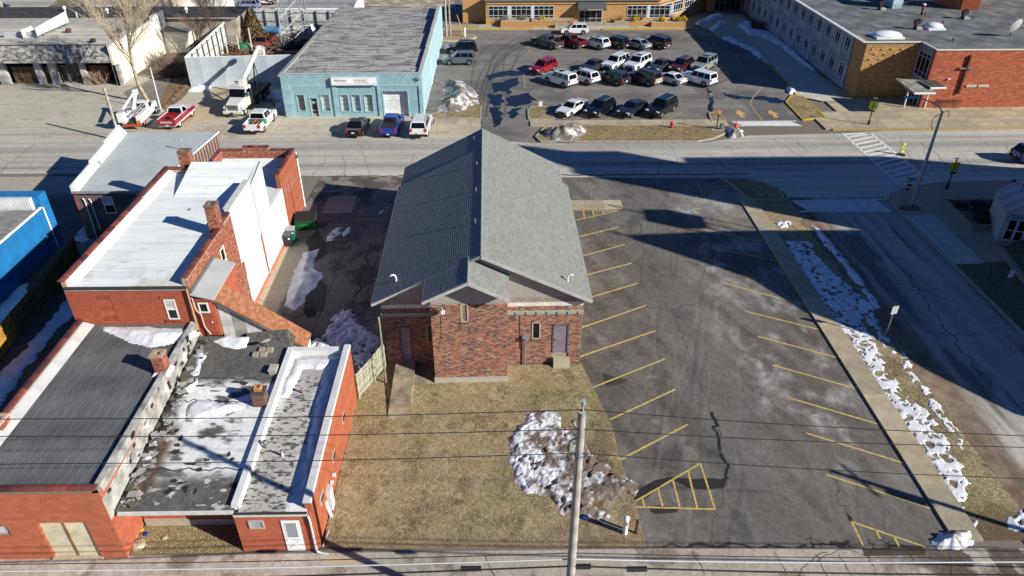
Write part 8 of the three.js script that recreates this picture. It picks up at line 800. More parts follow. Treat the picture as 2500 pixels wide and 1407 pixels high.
// --- work trucks ---
function wheels(t, list, r, w = 0.28) { const g1 = prep(new THREE.TorusGeometry(r - 0.13, 0.15, 8, 18).scale(1, 1, 1.1)), g2 = prep(new THREE.CylinderGeometry(r * 0.6, r * 0.6, 0.18, 14).rotateX(Math.PI / 2)); for (const [x, z] of list) { const q = new THREE.Group(); q.name = 'wheel'; q.position.set(x, r, z); t.add(q); shared(q, 'tyre', g1, rubber); shared(q, 'rim', g2, mat('#c4c1b6', 'grain', 0.5, { r: 0.4 })); } }
{
  const d = dirPx([640, 232], [590, 276]), p = G(606, 258), t = thing('crane_truck', 'large cream crane truck with its boom raised over the flat bed', 'truck', null, p.x, 0.02, p.z, Math.atan2(-d.z, d.x)), W = paintMat('#e3dfd2'), DK = mat('#2b2a2a', 'grain', 1), WO = mat('#6f6655', 'wood', 1.2);
  part(t, 'hood', hexa([V(2.3, 0.75, 1.0), V(4.1, 0.75, 0.85), V(4.1, 0.75, -0.85), V(2.3, 0.75, -1.0)], [V(2.3, 1.75, 0.85), V(4.0, 1.5, 0.7), V(4.0, 1.5, -0.7), V(2.3, 1.75, -0.85)]), W); part(t, 'fender', [rbx(1.2, 0.5, 0.4, 0.15, 3.3, 1.0, 1.0), rbx(1.2, 0.5, 0.4, 0.15, 3.3, 1.0, -1.0)], W); const gr = part(t, 'grille', b3(4.05, 4.1, 0.8, 1.4, -0.6, 0.6), chrome); for (let i = 0; i < 4; i++) part(gr, 'grille_bar', b3(4.1, 4.115, 0.85 + i * 0.14, 0.91 + i * 0.14, -0.58, 0.58), DK); part(t, 'bumper', rbx(0.25, 0.32, 2.3, 0.05, 4.2, 0.6, 0), W); part(t, 'tow_hook', bx(0.25, 0.3, 0.3, 4.3, 0.5, 0.1), DK); for (const s of [1, -1]) part(t, 'headlight', cy(0.16, 0.16, 0.08, 0, 0, 0, 12).rotateZ(-Math.PI / 2).translate(3.92, 1.08, s * 0.98), lampWhite);
  const cab = part(t, 'cab', hexa([V(0.6, 0.8, 1.1), V(2.4, 0.8, 1.1), V(2.4, 0.8, -1.1), V(0.6, 0.8, -1.1)], [V(0.6, 2.75, 0.98), V(1.95, 2.75, 0.98), V(1.95, 2.75, -0.98), V(0.6, 2.75, -0.98)]), W); part(cab, 'windshield', hexa([V(2.33, 1.8, 0.92), V(2.38, 1.8, 0.92), V(2.38, 1.8, -0.92), V(2.33, 1.8, -0.92)], [V(2.02, 2.6, 0.86), V(2.06, 2.6, 0.86), V(2.06, 2.6, -0.86), V(2.02, 2.6, -0.86)]), glassMat); for (const s of [1, -1]) { part(cab, 'side_window', hexa([V(1.1, 1.8, s * 1.06), V(2.2, 1.8, s * 1.06), V(2.2, 1.8, s * 1.04), V(1.1, 1.8, s * 1.04)], [V(1.1, 2.5, s * 1.02), V(1.9, 2.5, s * 1.02), V(1.9, 2.5, s * 0.99), V(1.1, 2.5, s * 0.99)]), glassMat); part(cab, 'mirror', rbx(0.15, 0.5, 0.2, 0.04, 2.2, 2.1, s * 1.3), chrome); } for (let i = -2; i < 3; i++) part(cab, 'marker_lamp', bx(0.12, 0.06, 0.12, 1.9, 2.8, i * 0.3), mat('#b9763a')); part(t, 'fuel_tank', cy(0.32, 0.32, 1.2, 0, 0, 0, 12).rotateZ(Math.PI / 2).translate(0.9, 0.7, 0.95), chrome);
  part(t, 'chassis', [b3(-4.6, 2.5, 0.7, 0.95, -0.5, -0.3), b3(-4.6, 2.5, 0.7, 0.95, 0.3, 0.5)], DK); part(t, 'flat_bed', b3(-4.7, -0.1, 1.1, 1.25, -1.2, 1.2), WO); part(t, 'bed_rim', [b3(-4.7, -0.1, 1.0, 1.32, 1.2, 1.26), b3(-4.7, -0.1, 1.0, 1.32, -1.26, -1.2)], DK); part(t, 'ladder_rack', [rod(V(-4.6, 1.2, 1.3), V(-0.6, 2.3, 1.4), 0.06), rod(V(-4.6, 1.5, 1.3), V(-0.6, 2.6, 1.4), 0.06)].concat([...Array(10).keys()].map((i) => rod(V(-4.4 + i * 0.4, 1.25 + i * 0.11, 1.3), V(-4.4 + i * 0.4, 1.56 + i * 0.11, 1.31), 0.04))), DK); part(t, 'outrigger', [b3(0.1, 0.4, 0.3, 1.2, -1.4, -1.1), b3(0.1, 0.4, 0.3, 1.2, 1.1, 1.4), rod(V(0.25, 0.8, -1.2), V(0.3, 0.7, -3.2), 0.09), rod(V(0.3, 0.7, -3.2), V(0.3, 0.05, -3.3), 0.08)], DK); part(t, 'crane_pedestal', [cy(0.35, 0.3, 1.6, 0.15, 1.0, 0, 12)], W); part(t, 'winch_housing', [rbx(0.9, 0.75, 0.7, 0.08, 0.3, 2.9, 0)], W); const b0 = V(0.1, 3.0, 0), b1 = V(-4.9, 5.0, -0.1); part(t, 'boom', [rod(b0, b1, 0.3, 4), rod(b0.clone().lerp(b1, 0.2), b1.clone().add(V(-0.8, 0.35, 0)), 0.2, 4)], W); part(t, 'boom_head', [rbx(0.5, 0.5, 0.5, 0.06, -5.5, 5.2, -0.1)], W); part(t, 'lift_cylinder', [rod(V(-0.4, 2.0, 0), V(-2.0, 3.5, 0), 0.1)], chrome); part(t, 'boom_rest', [rod(V(-3.6, 1.25, 0.4), V(-3.7, 4.2, 0), 0.06), rod(V(-3.6, 1.25, -0.4), V(-3.7, 4.2, 0), 0.06), rod(V(-3.0, 1.25, 0), V(-3.7, 4.2, 0), 0.06)], DK);
  wheels(t, [[3.3, 1.0], [3.3, -1.0], [-2.6, 1.0], [-2.6, -1.0], [-3.8, 1.0], [-3.8, -1.0]], 0.5);
}
{
  const d = dirPx([357, 313], [388, 280]), p = G(346, 296), t = thing('bucket_truck', 'white bucket truck with folded lift arm and open tool bins', 'truck', null, p.x, 0.02, p.z, Math.atan2(-d.z, d.x)), W = paintMat('#e6e7e6'), DK = mat('#3a3735', 'grain', 1);
  part(t, 'hood', rbx(1.3, 0.75, 1.8, 0.15, 2.5, 0.95, 0), W); const cab = part(t, 'cab', hexa([V(0.5, 0.6, 0.98), V(2.0, 0.6, 0.98), V(2.0, 0.6, -0.98), V(0.5, 0.6, -0.98)], [V(0.55, 1.95, 0.8), V(1.4, 1.95, 0.8), V(1.4, 1.95, -0.8), V(0.55, 1.95, -0.8)]), W); part(cab, 'windshield', hexa([V(1.95, 1.25, 0.82), V(1.99, 1.25, 0.82), V(1.99, 1.25, -0.82), V(1.95, 1.25, -0.82)], [V(1.5, 1.88, 0.74), V(1.54, 1.88, 0.74), V(1.54, 1.88, -0.74), V(1.5, 1.88, -0.74)]), glassMat); part(cab, 'rear_window', b3(0.5, 0.53, 1.3, 1.85, -0.6, 0.6), glassMat); for (const s of [1, -1]) { part(cab, 'side_window', b3(0.8, 1.5, 1.3, 1.8, s * 0.87, s * 0.91), glassMat); part(t, 'tool_bin', [rbx(2.9, 0.85, 0.5, 0.04, -1.15, 1.05, s * 0.78)], W); for (let i = 0; i < 4; i++) part(t, 'bin_latch', bx(0.1, 0.08, 0.04, -2.2 + i * 0.7, 1.15, s * 1.04), DK); part(t, 'headlight', rbx(0.1, 0.18, 0.3, 0.03, 3.12, 0.95, s * 0.65), lampWhite); }
  part(t, 'bed_floor', b3(-2.6, 0.4, 0.62, 0.75, -0.55, 0.55), DK); part(t, 'rear_bumper', [rbx(0.35, 0.2, 2.0, 0.04, -2.75, 0.5, 0)], mat('#b5512a', 'grain', 1)); part(t, 'orange_step', rbx(0.4, 0.35, 0.4, 0.04, -2.6, 0.8, 0.75), mat('#c4712e', 'grain', 1)); part(t, 'ladder', [rod(V(-2.7, 1.7, 0.25), V(0.6, 1.75, 0.2), 0.06), rod(V(-2.7, 1.7, 0.6), V(0.6, 1.75, 0.55), 0.06)].concat([...Array(10).keys()].map((i) => rod(V(-2.5 + i * 0.33, 1.7, 0.25), V(-2.5 + i * 0.33, 1.7, 0.6), 0.03))), mat('#9c9890', 'grain', 0.5)); part(t, 'turret', [cy(0.35, 0.3, 1.1, -0.6, 0.75, -0.2, 10)], W); part(t, 'lower_arm', [rod(V(-0.6, 1.8, -0.2), V(1.5, 2.7, -0.5), 0.22, 4)], W); part(t, 'upper_arm', [rod(V(1.5, 2.9, -0.5), V(-2.4, 2.2, -0.6), 0.17, 4)], W); part(t, 'knuckle', rbx(0.6, 0.6, 0.5, 0.08, 1.5, 2.8, -0.5), W); part(t, 'bucket', [rbx(0.75, 1.05, 0.75, 0.08, -2.9, 1.5, -0.75)], W); part(t, 'cylinder', rod(V(-0.3, 1.2, -0.1), V(0.7, 2.2, -0.3), 0.08), chrome); wheels(t, [[2.3, 0.85], [2.3, -0.85], [-1.7, 0.85], [-1.7, -0.85]], 0.42);
}

// ================= POLES, WIRES, SIGNS, FENCES, TREES =================
const WOODP = mat('#b5b2ad', 'wood', 0.9), CAB = mat('#1c1c1e');
const wireEnds = [];
{
  const b = V(2.45, 0, -16.8), t = thing('utility_pole', 'tall grey wooden utility pole at the bottom beside the alley', 'utility pole', null, b.x, 0, b.z), H = OZ(1424, 1005, -16.8).y;
  part(t, 'pole', cy(0.19, 0.12, H, 0, 0, 0, 14), WOODP); part(t, 'top_pin', [cy(0.03, 0.03, 0.3, 0.02, H, 0, 6), cy(0.07, 0.09, 0.14, 0.02, H + 0.3, 0, 8)], mat('#a6a8a8', null, 1, { r: 0.3 }));
  part(t, 'side_bracket', [rod(V(0, H - 0.9, 0), V(-0.28, H - 0.35, 0.05), 0.07, 8), rod(V(-0.32, H - 1.25, 0.08), V(0, H - 1.0, 0), 0.04), cy(0.09, 0.06, 0.3, -0.32, H - 1.55, 0.08, 8)], mat('#9c988f', 'wood', 0.6)); part(t, 'ground_wire', rod(V(-0.14, 0, 0.12), V(-0.11, H - 0.3, 0.1), 0.012, 4), mat('#5d5a56')); part(t, 'band', [cy(0.155, 0.155, 0.05, 0, H - 1.9, 0, 12)], steel);
  // wires: each carried by the pole and running off both ways
  const wire = (name, label, hs, uL, vL, uR, vR, r, m, zo = 0) => { const w = thing(name, label, 'power line'), c = V(b.x, OZ(1398, hs, b.z + zo).y, b.z + zo), zL = b.z + zo - 0.4, L = OZ(uL, vL, zL), R = OZ(uR, vR, zL); for (const e of [L, R]) { const k = e.clone().sub(c), far = c.clone().addScaledVector(k, 1.7), m1 = c.clone().lerp(far, 0.25), m2 = c.clone().lerp(far, 0.5), m3 = e.clone(); part(w, 'cable', tube([c, c.clone().addScaledVector(k, 0.33).add(V(0, -0.1, 0)), c.clone().addScaledVector(k, 0.66).add(V(0, -0.1, 0)), m3, far], r, 40, 5), m); } return w; };
  wire('power_line', 'top black power line on the pole top', 1001, 0, 1024, 2500, 1065, 0.015, CAB); wire('power_line', 'second black power line below the pole top', 1049, 0, 1066, 2500, 1093, 0.015, CAB, 0.1); wire('power_line', 'third black power line, lowest of the three upper ones', 1107, 0, 1134, 2500, 1170, 0.015, CAB, 0.1);
  wire('power_line', 'thin black cable just above the alley edge', 1351, 0, 1379, 2500, 1362, 0.018, CAB, 0.1); wire('power_line', 'pale grey cable crossing the alley', 1366, 0, 1396, 2500, 1373, 0.026, mat('#c9ccce')); const tl = wire('power_line', 'thick black bundle with splice cases along the bottom edge', 1383, 0, 1424, 2500, 1405, 0.035, CAB, 0.1);
  for (const [u, v] of [[1418, 1384], [1555, 1390], [1150, 1389]]) { const p = OZ(u, v, b.z - 0.1); part(tl, 'splice_case', cy(0.1, 0.1, 0.75, 0, -0.37, 0, 10).rotateZ(Math.PI / 2).translate(p.x, p.y, p.z), mat('#222224', null, 1, { r: 0.6 })); }
}
{ const t = thing('utility_pole', 'grey wooden pole with two poles beside it near the shop corner', 'utility pole'); const a = G(1090, 90), b = G(1094, 89); part(t, 'pole', [rod(a, a.clone().setY(11), 0.19, 10, 0.14)], WOODP); part(t, 'second_pole', rod(b.clone().add(V(0.35, 0, 0.1)), b.clone().add(V(0.3, 12, 0)), 0.16, 10, 0.12), mat('#a6a29a', 'wood', 0.9)); part(t, 'guy_wire', [rod(G(1132, 88), V(a.x, 9, a.z - 0.5), 0.02, 4)], CAB); part(t, 'guy_guard', rod(G(1132, 88), G(1132, 88).lerp(V(a.x, 9, a.z - 0.5), 0.35), 0.05, 6), mat('#d2a83c')); const i = thing('round_island', 'small rock covered island with a white post beside the pole', 'island'), c = G(1118, 92); part(i, 'rim', new THREE.CylinderGeometry(3.2, 3.3, 0.12, 28).scale(1, 1, 0.75).translate(c.x - 0.4, 0.06, c.z), mat('#b9a78b', 'grain', 1)); part(i, 'rock_bed', new THREE.CylinderGeometry(2.9, 2.9, 0.08, 24).scale(1, 1, 0.72).translate(c.x - 0.4, 0.12, c.z), mat('#a5886a', 'speck', 0.6)); const w = G(1135, 92); part(i, 'white_post', cy(0.14, 0.14, 1.4, w.x, 0.1, w.z, 10), mat('#e3e3e0')); }
{ const t = thing('utility_pole', 'double grey wooden pole at the top left corner', 'utility pole'); const a = G(22, 85), b = G(28, 84); part(t, 'pole', rod(a, a.clone().setY(11), 0.22, 10, 0.16), WOODP); part(t, 'second_pole', rod(b, b.clone().add(V(0.1, 11, 0)), 0.2, 10, 0.15), WOODP); }
{ const p = G(322, 316), t = thing('short_pole', 'grey post rising between the bucket truck and the grey roof', 'pole', null, p.x + 0.2, 0, p.z + 3.4); part(t, 'post', cy(0.16, 0.13, 5.6, 0, 0, 0, 10), WOODP); part(t, 'cap', cy(0.15, 0.15, 0.06, 0, 5.6, 0, 10), mat('#a5a19a')); }
{ const t = thing('white_mast', 'thin white leaning mast behind the red and white pickup', 'mast'), a = G(394, 274), b = OZ(366, 165, a.z - 0.3); part(t, 'mast', rod(a, b, 0.09, 8, 0.06), mat('#e0ded8', 'grain', 0.5)); part(t, 'stay', [rod(G(400, 275), a.clone().lerp(b, 0.16), 0.04, 5)], mat('#cfccc4')); }
{ // street light
  const b = G(2222, 512), t = thing('street_light', 'tall silver street light with long arm at the street corner', 'street lamp', null, b.x, 0.1, b.z), M = mat('#b3bac0', 'grain', 0.8, { r: 0.4, m: 0.4 }), H = HT(2289, 275, b); part(t, 'pole', cy(0.17, 0.1, H, 0, 0, 0, 14), M); part(t, 'base', [b3(-0.7, 0.7, -0.08, 0.12, -0.35, 0.35), cy(0.24, 0.2, 0.3, 0, 0.1, 0, 12)], mat('#6b6257', 'grain', 1)); const e = OZ(2226, 237, b.z - 0.2); const loc = V(e.x - b.x, e.y - 0.1, 0); part(t, 'arm', tube([V(0, H - 0.1, 0), V(-0.4, H + 0.4, 0), V(-1.4, H + 0.85, 0), V(loc.x + 0.3, loc.y, -0.1)], 0.05, 24, 7), M); part(t, 'lamp_head', [rbx(0.95, 0.14, 0.34, 0.06, loc.x - 0.1, loc.y, -0.1)], mat('#7f9cc4', null, 1, { r: 0.4 })); part(t, 'bracket', [tube([V(-0.1, H - 0.2, 0), V(-0.5, H - 0.5, 0), V(-0.55, H - 1, 0), V(-0.3, H - 1.6, 0)], 0.03, 16, 5), tube([V(0.1, H - 0.1, 0), V(0.5, H + 0.1, 0), V(0.6, H - 0.5, 0)], 0.03, 16, 5)], M);
}
function panelSign(name, label, cat, base, h, draw, w, hh, face, o = {}) { const t = thing(name, label, cat, null, base.x, 0.05, base.z, face); part(t, 'post', cy(o.r ?? 0.035, o.r ?? 0.035, h, 0, 0, 0, 8), o.pm ?? steel); const cv = document.createElement('canvas'); cv.width = 256; cv.height = Math.round(256 * hh / w); draw(cv.getContext('2d'), 256, cv.height); const tx = new THREE.CanvasTexture(cv); tx.colorSpace = THREE.SRGBColorSpace; const shape = o.shape ?? new THREE.Shape([new THREE.Vector2(-w / 2, -hh / 2), new THREE.Vector2(w / 2, -hh / 2), new THREE.Vector2(w / 2, hh / 2), new THREE.Vector2(-w / 2, hh / 2)]); const bk = part(t, 'sign_plate', new THREE.ExtrudeGeometry(shape, { depth: 0.012, bevelEnabled: false }).translate(0, o.y ?? h - hh / 2, 0.04), o.back ?? mat('#a5a8aa', null, 1, { r: 0.4 })); const g = new THREE.ShapeGeometry(shape), p = g.attributes.position, uv = g.attributes.uv; for (let i = 0; i < p.count; i++) uv.setXY(i, p.getX(i) / w + 0.5, p.getY(i) / hh + 0.5); g.translate(0, o.y ?? h - hh / 2, 0.056); const f = new THREE.Mesh(g, new THREE.MeshStandardMaterial({ map: tx, roughness: 0.5 })); f.name = 'sign_face'; t.add(f); return t; }
{ const oct = new THREE.Shape([...Array(8).keys()].map((i) => new THREE.Vector2(Math.cos((i + 0.5) * Math.PI / 4) * 0.41, Math.sin((i + 0.5) * Math.PI / 4) * 0.41)));
  const s = panelSign('stop_sign', 'red STOP sign on a thin post beside the street light', 'stop sign', G(2200, 511), 2.25, (c, w, h) => { c.fillStyle = '#e9e6e2'; c.fillRect(0, 0, w, h); c.fillStyle = '#a31324'; c.beginPath(); for (let i = 0; i < 8; i++) { const a = (i + 0.5) * Math.PI / 4; c.lineTo(128 + Math.cos(a) * 118, 128 + Math.sin(a) * 118); } c.fill(); c.fillStyle = '#f4f2ee'; c.font = 'bold 82px sans-serif'; c.textAlign = 'center'; c.save(); c.translate(128, 158); c.scale(0.92, 1.05); c.fillText('STOP', 0, 0); c.restore(); }, 0.78, 0.78, 0.15, { shape: oct, y: 2.05 });
  const gs = mat('#1f7a5e', null, 1, { r: 0.5 }); part(s, 'street_name_blade', [bx(0.75, 0.18, 0.02, 0, 2.62, 0.02, 0.5)], gs); part(s, 'second_blade', bx(0.75, 0.18, 0.02, 0, 2.82, 0.02, -0.9), gs); part(s, 'foot', bx(0.4, 0.1, 0.4, 0, 0, 0), mat('#4a4540')); }
const walker = (c, w) => { c.fillStyle = '#c9d22a'; c.fillRect(0, 0, w, w); c.fillStyle = '#161614'; c.beginPath(); c.arc(140, 62, 17, 0, 7); c.fill(); c.lineWidth = 22; c.strokeStyle = '#161614'; c.lineCap = 'round'; const l = (...p) => { c.beginPath(); for (let i = 0; i < p.length; i += 2) c.lineTo(p[i], p[i + 1]); c.stroke(); }; l(136, 92, 122, 148); l(122, 148, 150, 210); l(122, 148, 92, 208); c.lineWidth = 13; l(134, 98, 172, 128); l(132, 98, 96, 130); };
const diamond = new THREE.Shape([new THREE.Vector2(0, -0.55), new THREE.Vector2(0.55, 0), new THREE.Vector2(0, 0.55), new THREE.Vector2(-0.55, 0)]);
for (const [uv, l, ry] of [[[2311, 463], 'yellow green pedestrian crossing sign at the shaded plaza corner', 0.1], [[2120, 306], 'yellow green pedestrian crossing sign before the school apron', -0.5]]) { const sq = new THREE.Shape([new THREE.Vector2(-0.42, -0.42), new THREE.Vector2(0.42, -0.42), new THREE.Vector2(0.42, 0.42), new THREE.Vector2(-0.42, 0.42)]); const s = panelSign('crossing_sign', l, 'crossing sign', G(...uv), 2.95, (c, w) => walker(c, w), 0.84, 0.84, ry, { shape: sq, y: 2.2, r: 0.06, pm: mat('#1c1d20'), back: mat('#1b1c20') }); part(s, 'solar_panel', bx(0.4, 0.05, 0.3, 0, 2.98, -0.05, 0, -0.5), mat('#aeb6bd', null, 1, { r: 0.3 })); part(s, 'post_base', cy(0.16, 0.12, 0.5, 0, 0, 0, 10), mat('#1c1d20')); part(s, 'flasher', bx(0.6, 0.14, 0.1, 0, 1.62, 0.06), mat('#26272a')); }
{ const p = G(2201, 379), s = thing('crosswalk_paddle', 'narrow yellow green paddle sign standing in the middle of the crossing', 'crossing sign', null, p.x, 0.02, p.z, 0.4); part(s, 'paddle', rbx(0.32, 1.0, 0.05, 0.02, 0, 0.72, 0), mat('#c6d02c', null, 1, { r: 0.5 })); part(s, 'symbol', [bx(0.12, 0.2, 0.01, 0, 0.95, 0.03), bx(0.18, 0.12, 0.01, 0, 0.6, 0.03)], mat('#1d1d1b')); part(s, 'base', cy(0.4, 0.34, 0.1, 0, 0, 0, 14), mat('#26221f')); }
panelSign('back_of_sign', 'sign seen from behind on a steel post beside the snowy verge', 'sign', G(2160, 826), 2.5, (c, w, h) => { c.fillStyle = '#b5b5ae'; c.fillRect(0, 0, w, h); c.fillStyle = '#8d8d88'; c.fillRect(w * 0.44, 0, w * 0.12, h); }, 0.46, 0.6, 0.25, { r: 0.045, back: mat('#a9aaa6', 'grain', 0.5) });
for (const [uv, l, h] of [[[1106, 280], 'small white parking sign standing before the tall grey snow heap', 1.9], [[1319, 288], 'small white parking sign on the grass island at the lot entrance', 1.9], [[2450, 712], 'small white sign on the shaded lawn at the right edge', 1.8]]) panelSign('parking_sign', l, 'sign', G(...uv), h, (c, w, hh) => { c.fillStyle = '#dcdcd8'; c.fillRect(0, 0, w, hh); c.fillStyle = '#777'; c.fillRect(40, 60, w - 80, 24); c.fillRect(60, hh * 0.55, w - 120, 20); }, 0.4, 0.6, 0.05);
{ const p = G(1639, 314), h = thing('fire_hydrant', 'red fire hydrant on the dead grass strip by the street', 'fire hydrant', null, p.x, 0.1, p.z), R = mat('#b0232a', null, 1, { r: 0.5 }); part(h, 'barrel', [cy(0.16, 0.14, 0.5, 0, 0, 0, 12), cy(0.2, 0.2, 0.06, 0, 0, 0, 12)], R); part(h, 'bonnet', new THREE.SphereGeometry(0.16, 12, 8).translate(0, 0.55, 0), R); part(h, 'nozzle', [cy(0.07, 0.07, 0.48, 0, -0.24, 0, 10).rotateZ(Math.PI / 2).translate(0, 0.38, 0)], R); part(h, 'operating_nut', cy(0.04, 0.04, 0.1, 0, 0.68, 0, 6), R); }
{ const p = G(1796, 314), c = thing('traffic_cone', 'bright red orange traffic cone beside the small snow heap', 'traffic cone', null, p.x, 0.05, p.z); part(c, 'cone', cy(0.2, 0.04, 0.7, 0, 0.04, 0, 14), mat('#d8361c', null, 1, { r: 0.6 })); part(c, 'base', rbx(0.5, 0.05, 0.5, 0.02, 0, 0.03, 0), mat('#d8361c', null, 1, { r: 0.6 })); }
{ const p = G(1749, 318), s = thing('crossing_beacon', 'short black post with an orange cap near the traffic cone', 'beacon', null, p.x, 0.1, p.z); part(s, 'post', cy(0.06, 0.06, 1.8, 0, 0, 0, 8), mat('#1d1d1f')); part(s, 'orange_head', [rbx(0.4, 0.35, 0.12, 0.04, 0, 1.9, 0)], mat('#d88a1e', null, 1, { r: 0.5 })); part(s, 'box', rbx(0.35, 0.7, 0.35, 0.03, 0.5, 0.35, 0.1), mat('#6f746f', 'grain', 0.5)); part(s, 'pad', bx(1.4, 0.06, 1.0, 0.1, 0.02, 0), mat('#a9a79f', 'grain', 0.6)); }
{ const p = G(1525.5, 1303), s = thing('marker_post', 'white round marker post with an orange label on the lawn corner', 'marker post', null, p.x, 0, p.z); part(s, 'post', [cy(0.12, 0.12, 1.05, 0, 0, 0, 16)], mat('#dfe4df', null, 1, { r: 0.5 })); part(s, 'cap', new THREE.SphereGeometry(0.15, 14, 8, 0, 6.29, 0, 1.6).translate(0, 1.05, 0), mat('#e4e8e4', null, 1, { r: 0.5 })); part(s, 'label', bx(0.11, 0.2, 0.03, 0.01, 0.8, 0.115), mat('#c8472a')); }
{ const p = G(1552, 1303), s = thing('rusty_post', 'short rusty brown post beside the white marker post', 'post', null, p.x, 0, p.z); part(s, 'post', b3(-0.06, 0.06, 0, 0.95, -0.04, 0.04), mat('#4a2a20', 'speck', 0.5)); part(s, 'foot', b3(-0.08, 0.08, 0, 0.06, -0.07, 0.07), mat('#3d241c', 'speck', 0.5)); }
{ const a = G(2270, 262), r = thing('bike_rack', 'black wire bicycle rack before the red brick school wall', 'bike rack'), p0 = G(2277, 266), p1 = G(2342, 266), L = []; for (const z of [0, -1.1]) for (const y of [0.12, 0.95]) L.push(rod(V(p0.x + (y > 0.5 ? 0.2 : 0), y, p0.z + z * (y > 0.5 ? 0.2 : 1)), V(p1.x + (y > 0.5 ? 0.1 : 0), y, p0.z + z * (y > 0.5 ? 0.2 : 1)), 0.035, 5)); part(r, 'frame', L, mat('#2e2b2b')); for (let i = 0; i <= 12; i++) { const x = mix(p0.x, p1.x, i / 12); part(r, 'bar', [rod(V(x, 0.12, p0.z), V(x + 0.15, 0.95, p0.z - 0.1), 0.022, 4)], mat('#2e2b2b')); } }
// --- right corner: planters and entrance house ---
{ const planter = (label, pts, shr, seedL) => { const t = thing('rock_planter', label, 'planter'), P = px(pts); const n = P.length; for (let i = 0; i < n; i++) { const a = P[i], b = P[(i + 1) % n], d = b.clone().sub(a); part(t, 'wall', bx(d.length() + 0.2, 0.5, 0.22, (a.x + b.x) / 2, 0.3, (a.z + b.z) / 2, Math.atan2(-d.z, d.x)), mat('#8d8578', 'streak', 1)); } part(t, 'soil', flat(P, 0.42), mat('#77614a', 'speck', 0.5)); const st = []; const bb = bounds(P); for (let i = 0; i < 1400; i++) { const q = { x: rr(bb.x0, bb.x1), z: rr(bb.z0, bb.z1) }; if (inside(q, P)) st.push({ p: V(q.x, 0.45, q.z), s: [rr(0.06, 0.16), rr(0.05, 0.1), rr(0.06, 0.16)], ry: rr(0, 3), rx: rr(-0.5, 0.5), c: lin(...[[168, 138, 104], [146, 118, 88], [190, 164, 130], [120, 98, 78]][i % 4]) }); } inst(t, 'rocks', unitBox, brickMat, st); };
  planter('walled planter of tan rocks with dark shrubs on the shaded plaza', [[2306, 500], [2440, 500], [2442, 562], [2372, 566]]); planter('second rock planter at the right edge below the entrance house', [[2440, 616], [2500, 596], [2560, 640], [2540, 720], [2500, 696]]);
  const D = [[50, 52, 34], [66, 64, 40], [40, 40, 28]]; [[2345, 508, 'low reddish shrub in the far left of the rock planter'], [2388, 503, 'larger dark shrub at the back of the rock planter'], [2392, 520, 'dark shrub in the middle of the rock planter'], [2430, 510, 'dark shrub by the black post in the rock planter'], [2396, 540, 'dark shrub at the front of the rock planter'], [2418, 533, 'smallest dark shrub right of the front one in the planter']].forEach(([u, v, l], i) => evergreen('planter_shrub', l, null, G(u, v, 0.42), i === 5 ? 0.4 : 0.6, 0.6, i ? D : [[80, 44, 38], [64, 40, 34]], 200)); }
{ const t = thing('entrance_house', 'small whitewashed gabled entrance with double glass doors at the right edge', 'entrance'), z = -50.3, x0 = 39.2; const M = mat('#bcbdb8', 'speck', 1.4); const a = G(2437, 590), b = G(2476, 600); const ang = Math.atan2(-(b.z - a.z), b.x - a.x); const g = new THREE.Group(); t.position.set(a.x - 0.3, 0.1, a.z + 0.1); t.rotation.y = -0.35; part(t, 'wall', [b3(0, 0.35, 0, 2.7, -4, 0), b3(1.75, 2.4, 0, 2.7, -4, 0), b3(0.35, 1.75, 2.15, 2.7, -4, 0), b3(0.35, 1.75, 0, 2.15, -4, -0.3)], M); part(t, 'gable', hexa([V(0, 2.7, 0), V(2.4, 2.7, 0), V(2.4, 2.7, -4), V(0, 2.7, -4)], [V(1.15, 3.6, 0), V(1.25, 3.6, 0), V(1.25, 3.6, -4), V(1.15, 3.6, -4)]), M); part(t, 'roof', [slabOf([V(-0.2, 2.68, 0.2), V(1.2, 3.72, 0.2), V(1.2, 3.72, -4), V(-0.2, 2.68, -4)], 0.1), slabOf([V(1.2, 3.72, 0.2), V(2.6, 2.68, 0.2), V(2.6, 2.68, -4), V(1.2, 3.72, -4)], 0.1)], mat('#a3a6a8', 'streak', 1.5)); part(t, 'door_canopy', slabOf([V(0.2, 2.4, 0.7), V(1.9, 2.4, 0.7), V(1.9, 2.5, 0), V(0.2, 2.5, 0)], 0.14), mat('#8f97a0', 'streak', 1)); for (let i = 0; i < 2; i++) { const d = part(t, 'glass_door', [b3(0.38 + i * 0.69, 0.46 + i * 0.69, 0.05, 2.12, -0.16, -0.1), b3(0.96 + i * 0.69, 1.04 + i * 0.69, 0.05, 2.12, -0.16, -0.1), b3(0.46 + i * 0.69, 0.96 + i * 0.69, 2.0, 2.12, -0.16, -0.1), b3(0.46 + i * 0.69, 0.96 + i * 0.69, 0.05, 0.25, -0.16, -0.1), b3(0.46 + i * 0.69, 0.96 + i * 0.69, 1.0, 1.07, -0.16, -0.1)], mat('#c9ccce')); part(d, 'pane', b3(0.42 + i * 0.69, 1.0 + i * 0.69, 0.1, 2.1, -0.14, -0.12), winMat); } part(t, 'gable_vent', cy(0.14, 0.14, 0.06, 0, 0, 0, 10).rotateX(Math.PI / 2).translate(1.2, 3.1, 0.03), mat('#4a4a4c')); }
{ const p = G(2444, 525), t = thing('black_lamp_post', 'slim black lamp post leaning in view beside the rock planter', 'lamp post', null, p.x, 0.1, p.z); part(t, 'post', cy(0.08, 0.06, 2.9, 0, 0, 0, 10), mat('#141518')); part(t, 'lamp_head', [cy(0.16, 0.1, 0.3, 0, 2.85, 0, 8)], mat('#1c1d20')); part(t, 'collar', cy(0.12, 0.12, 0.2, 0, 1.7, 0, 8), mat('#141518')); }
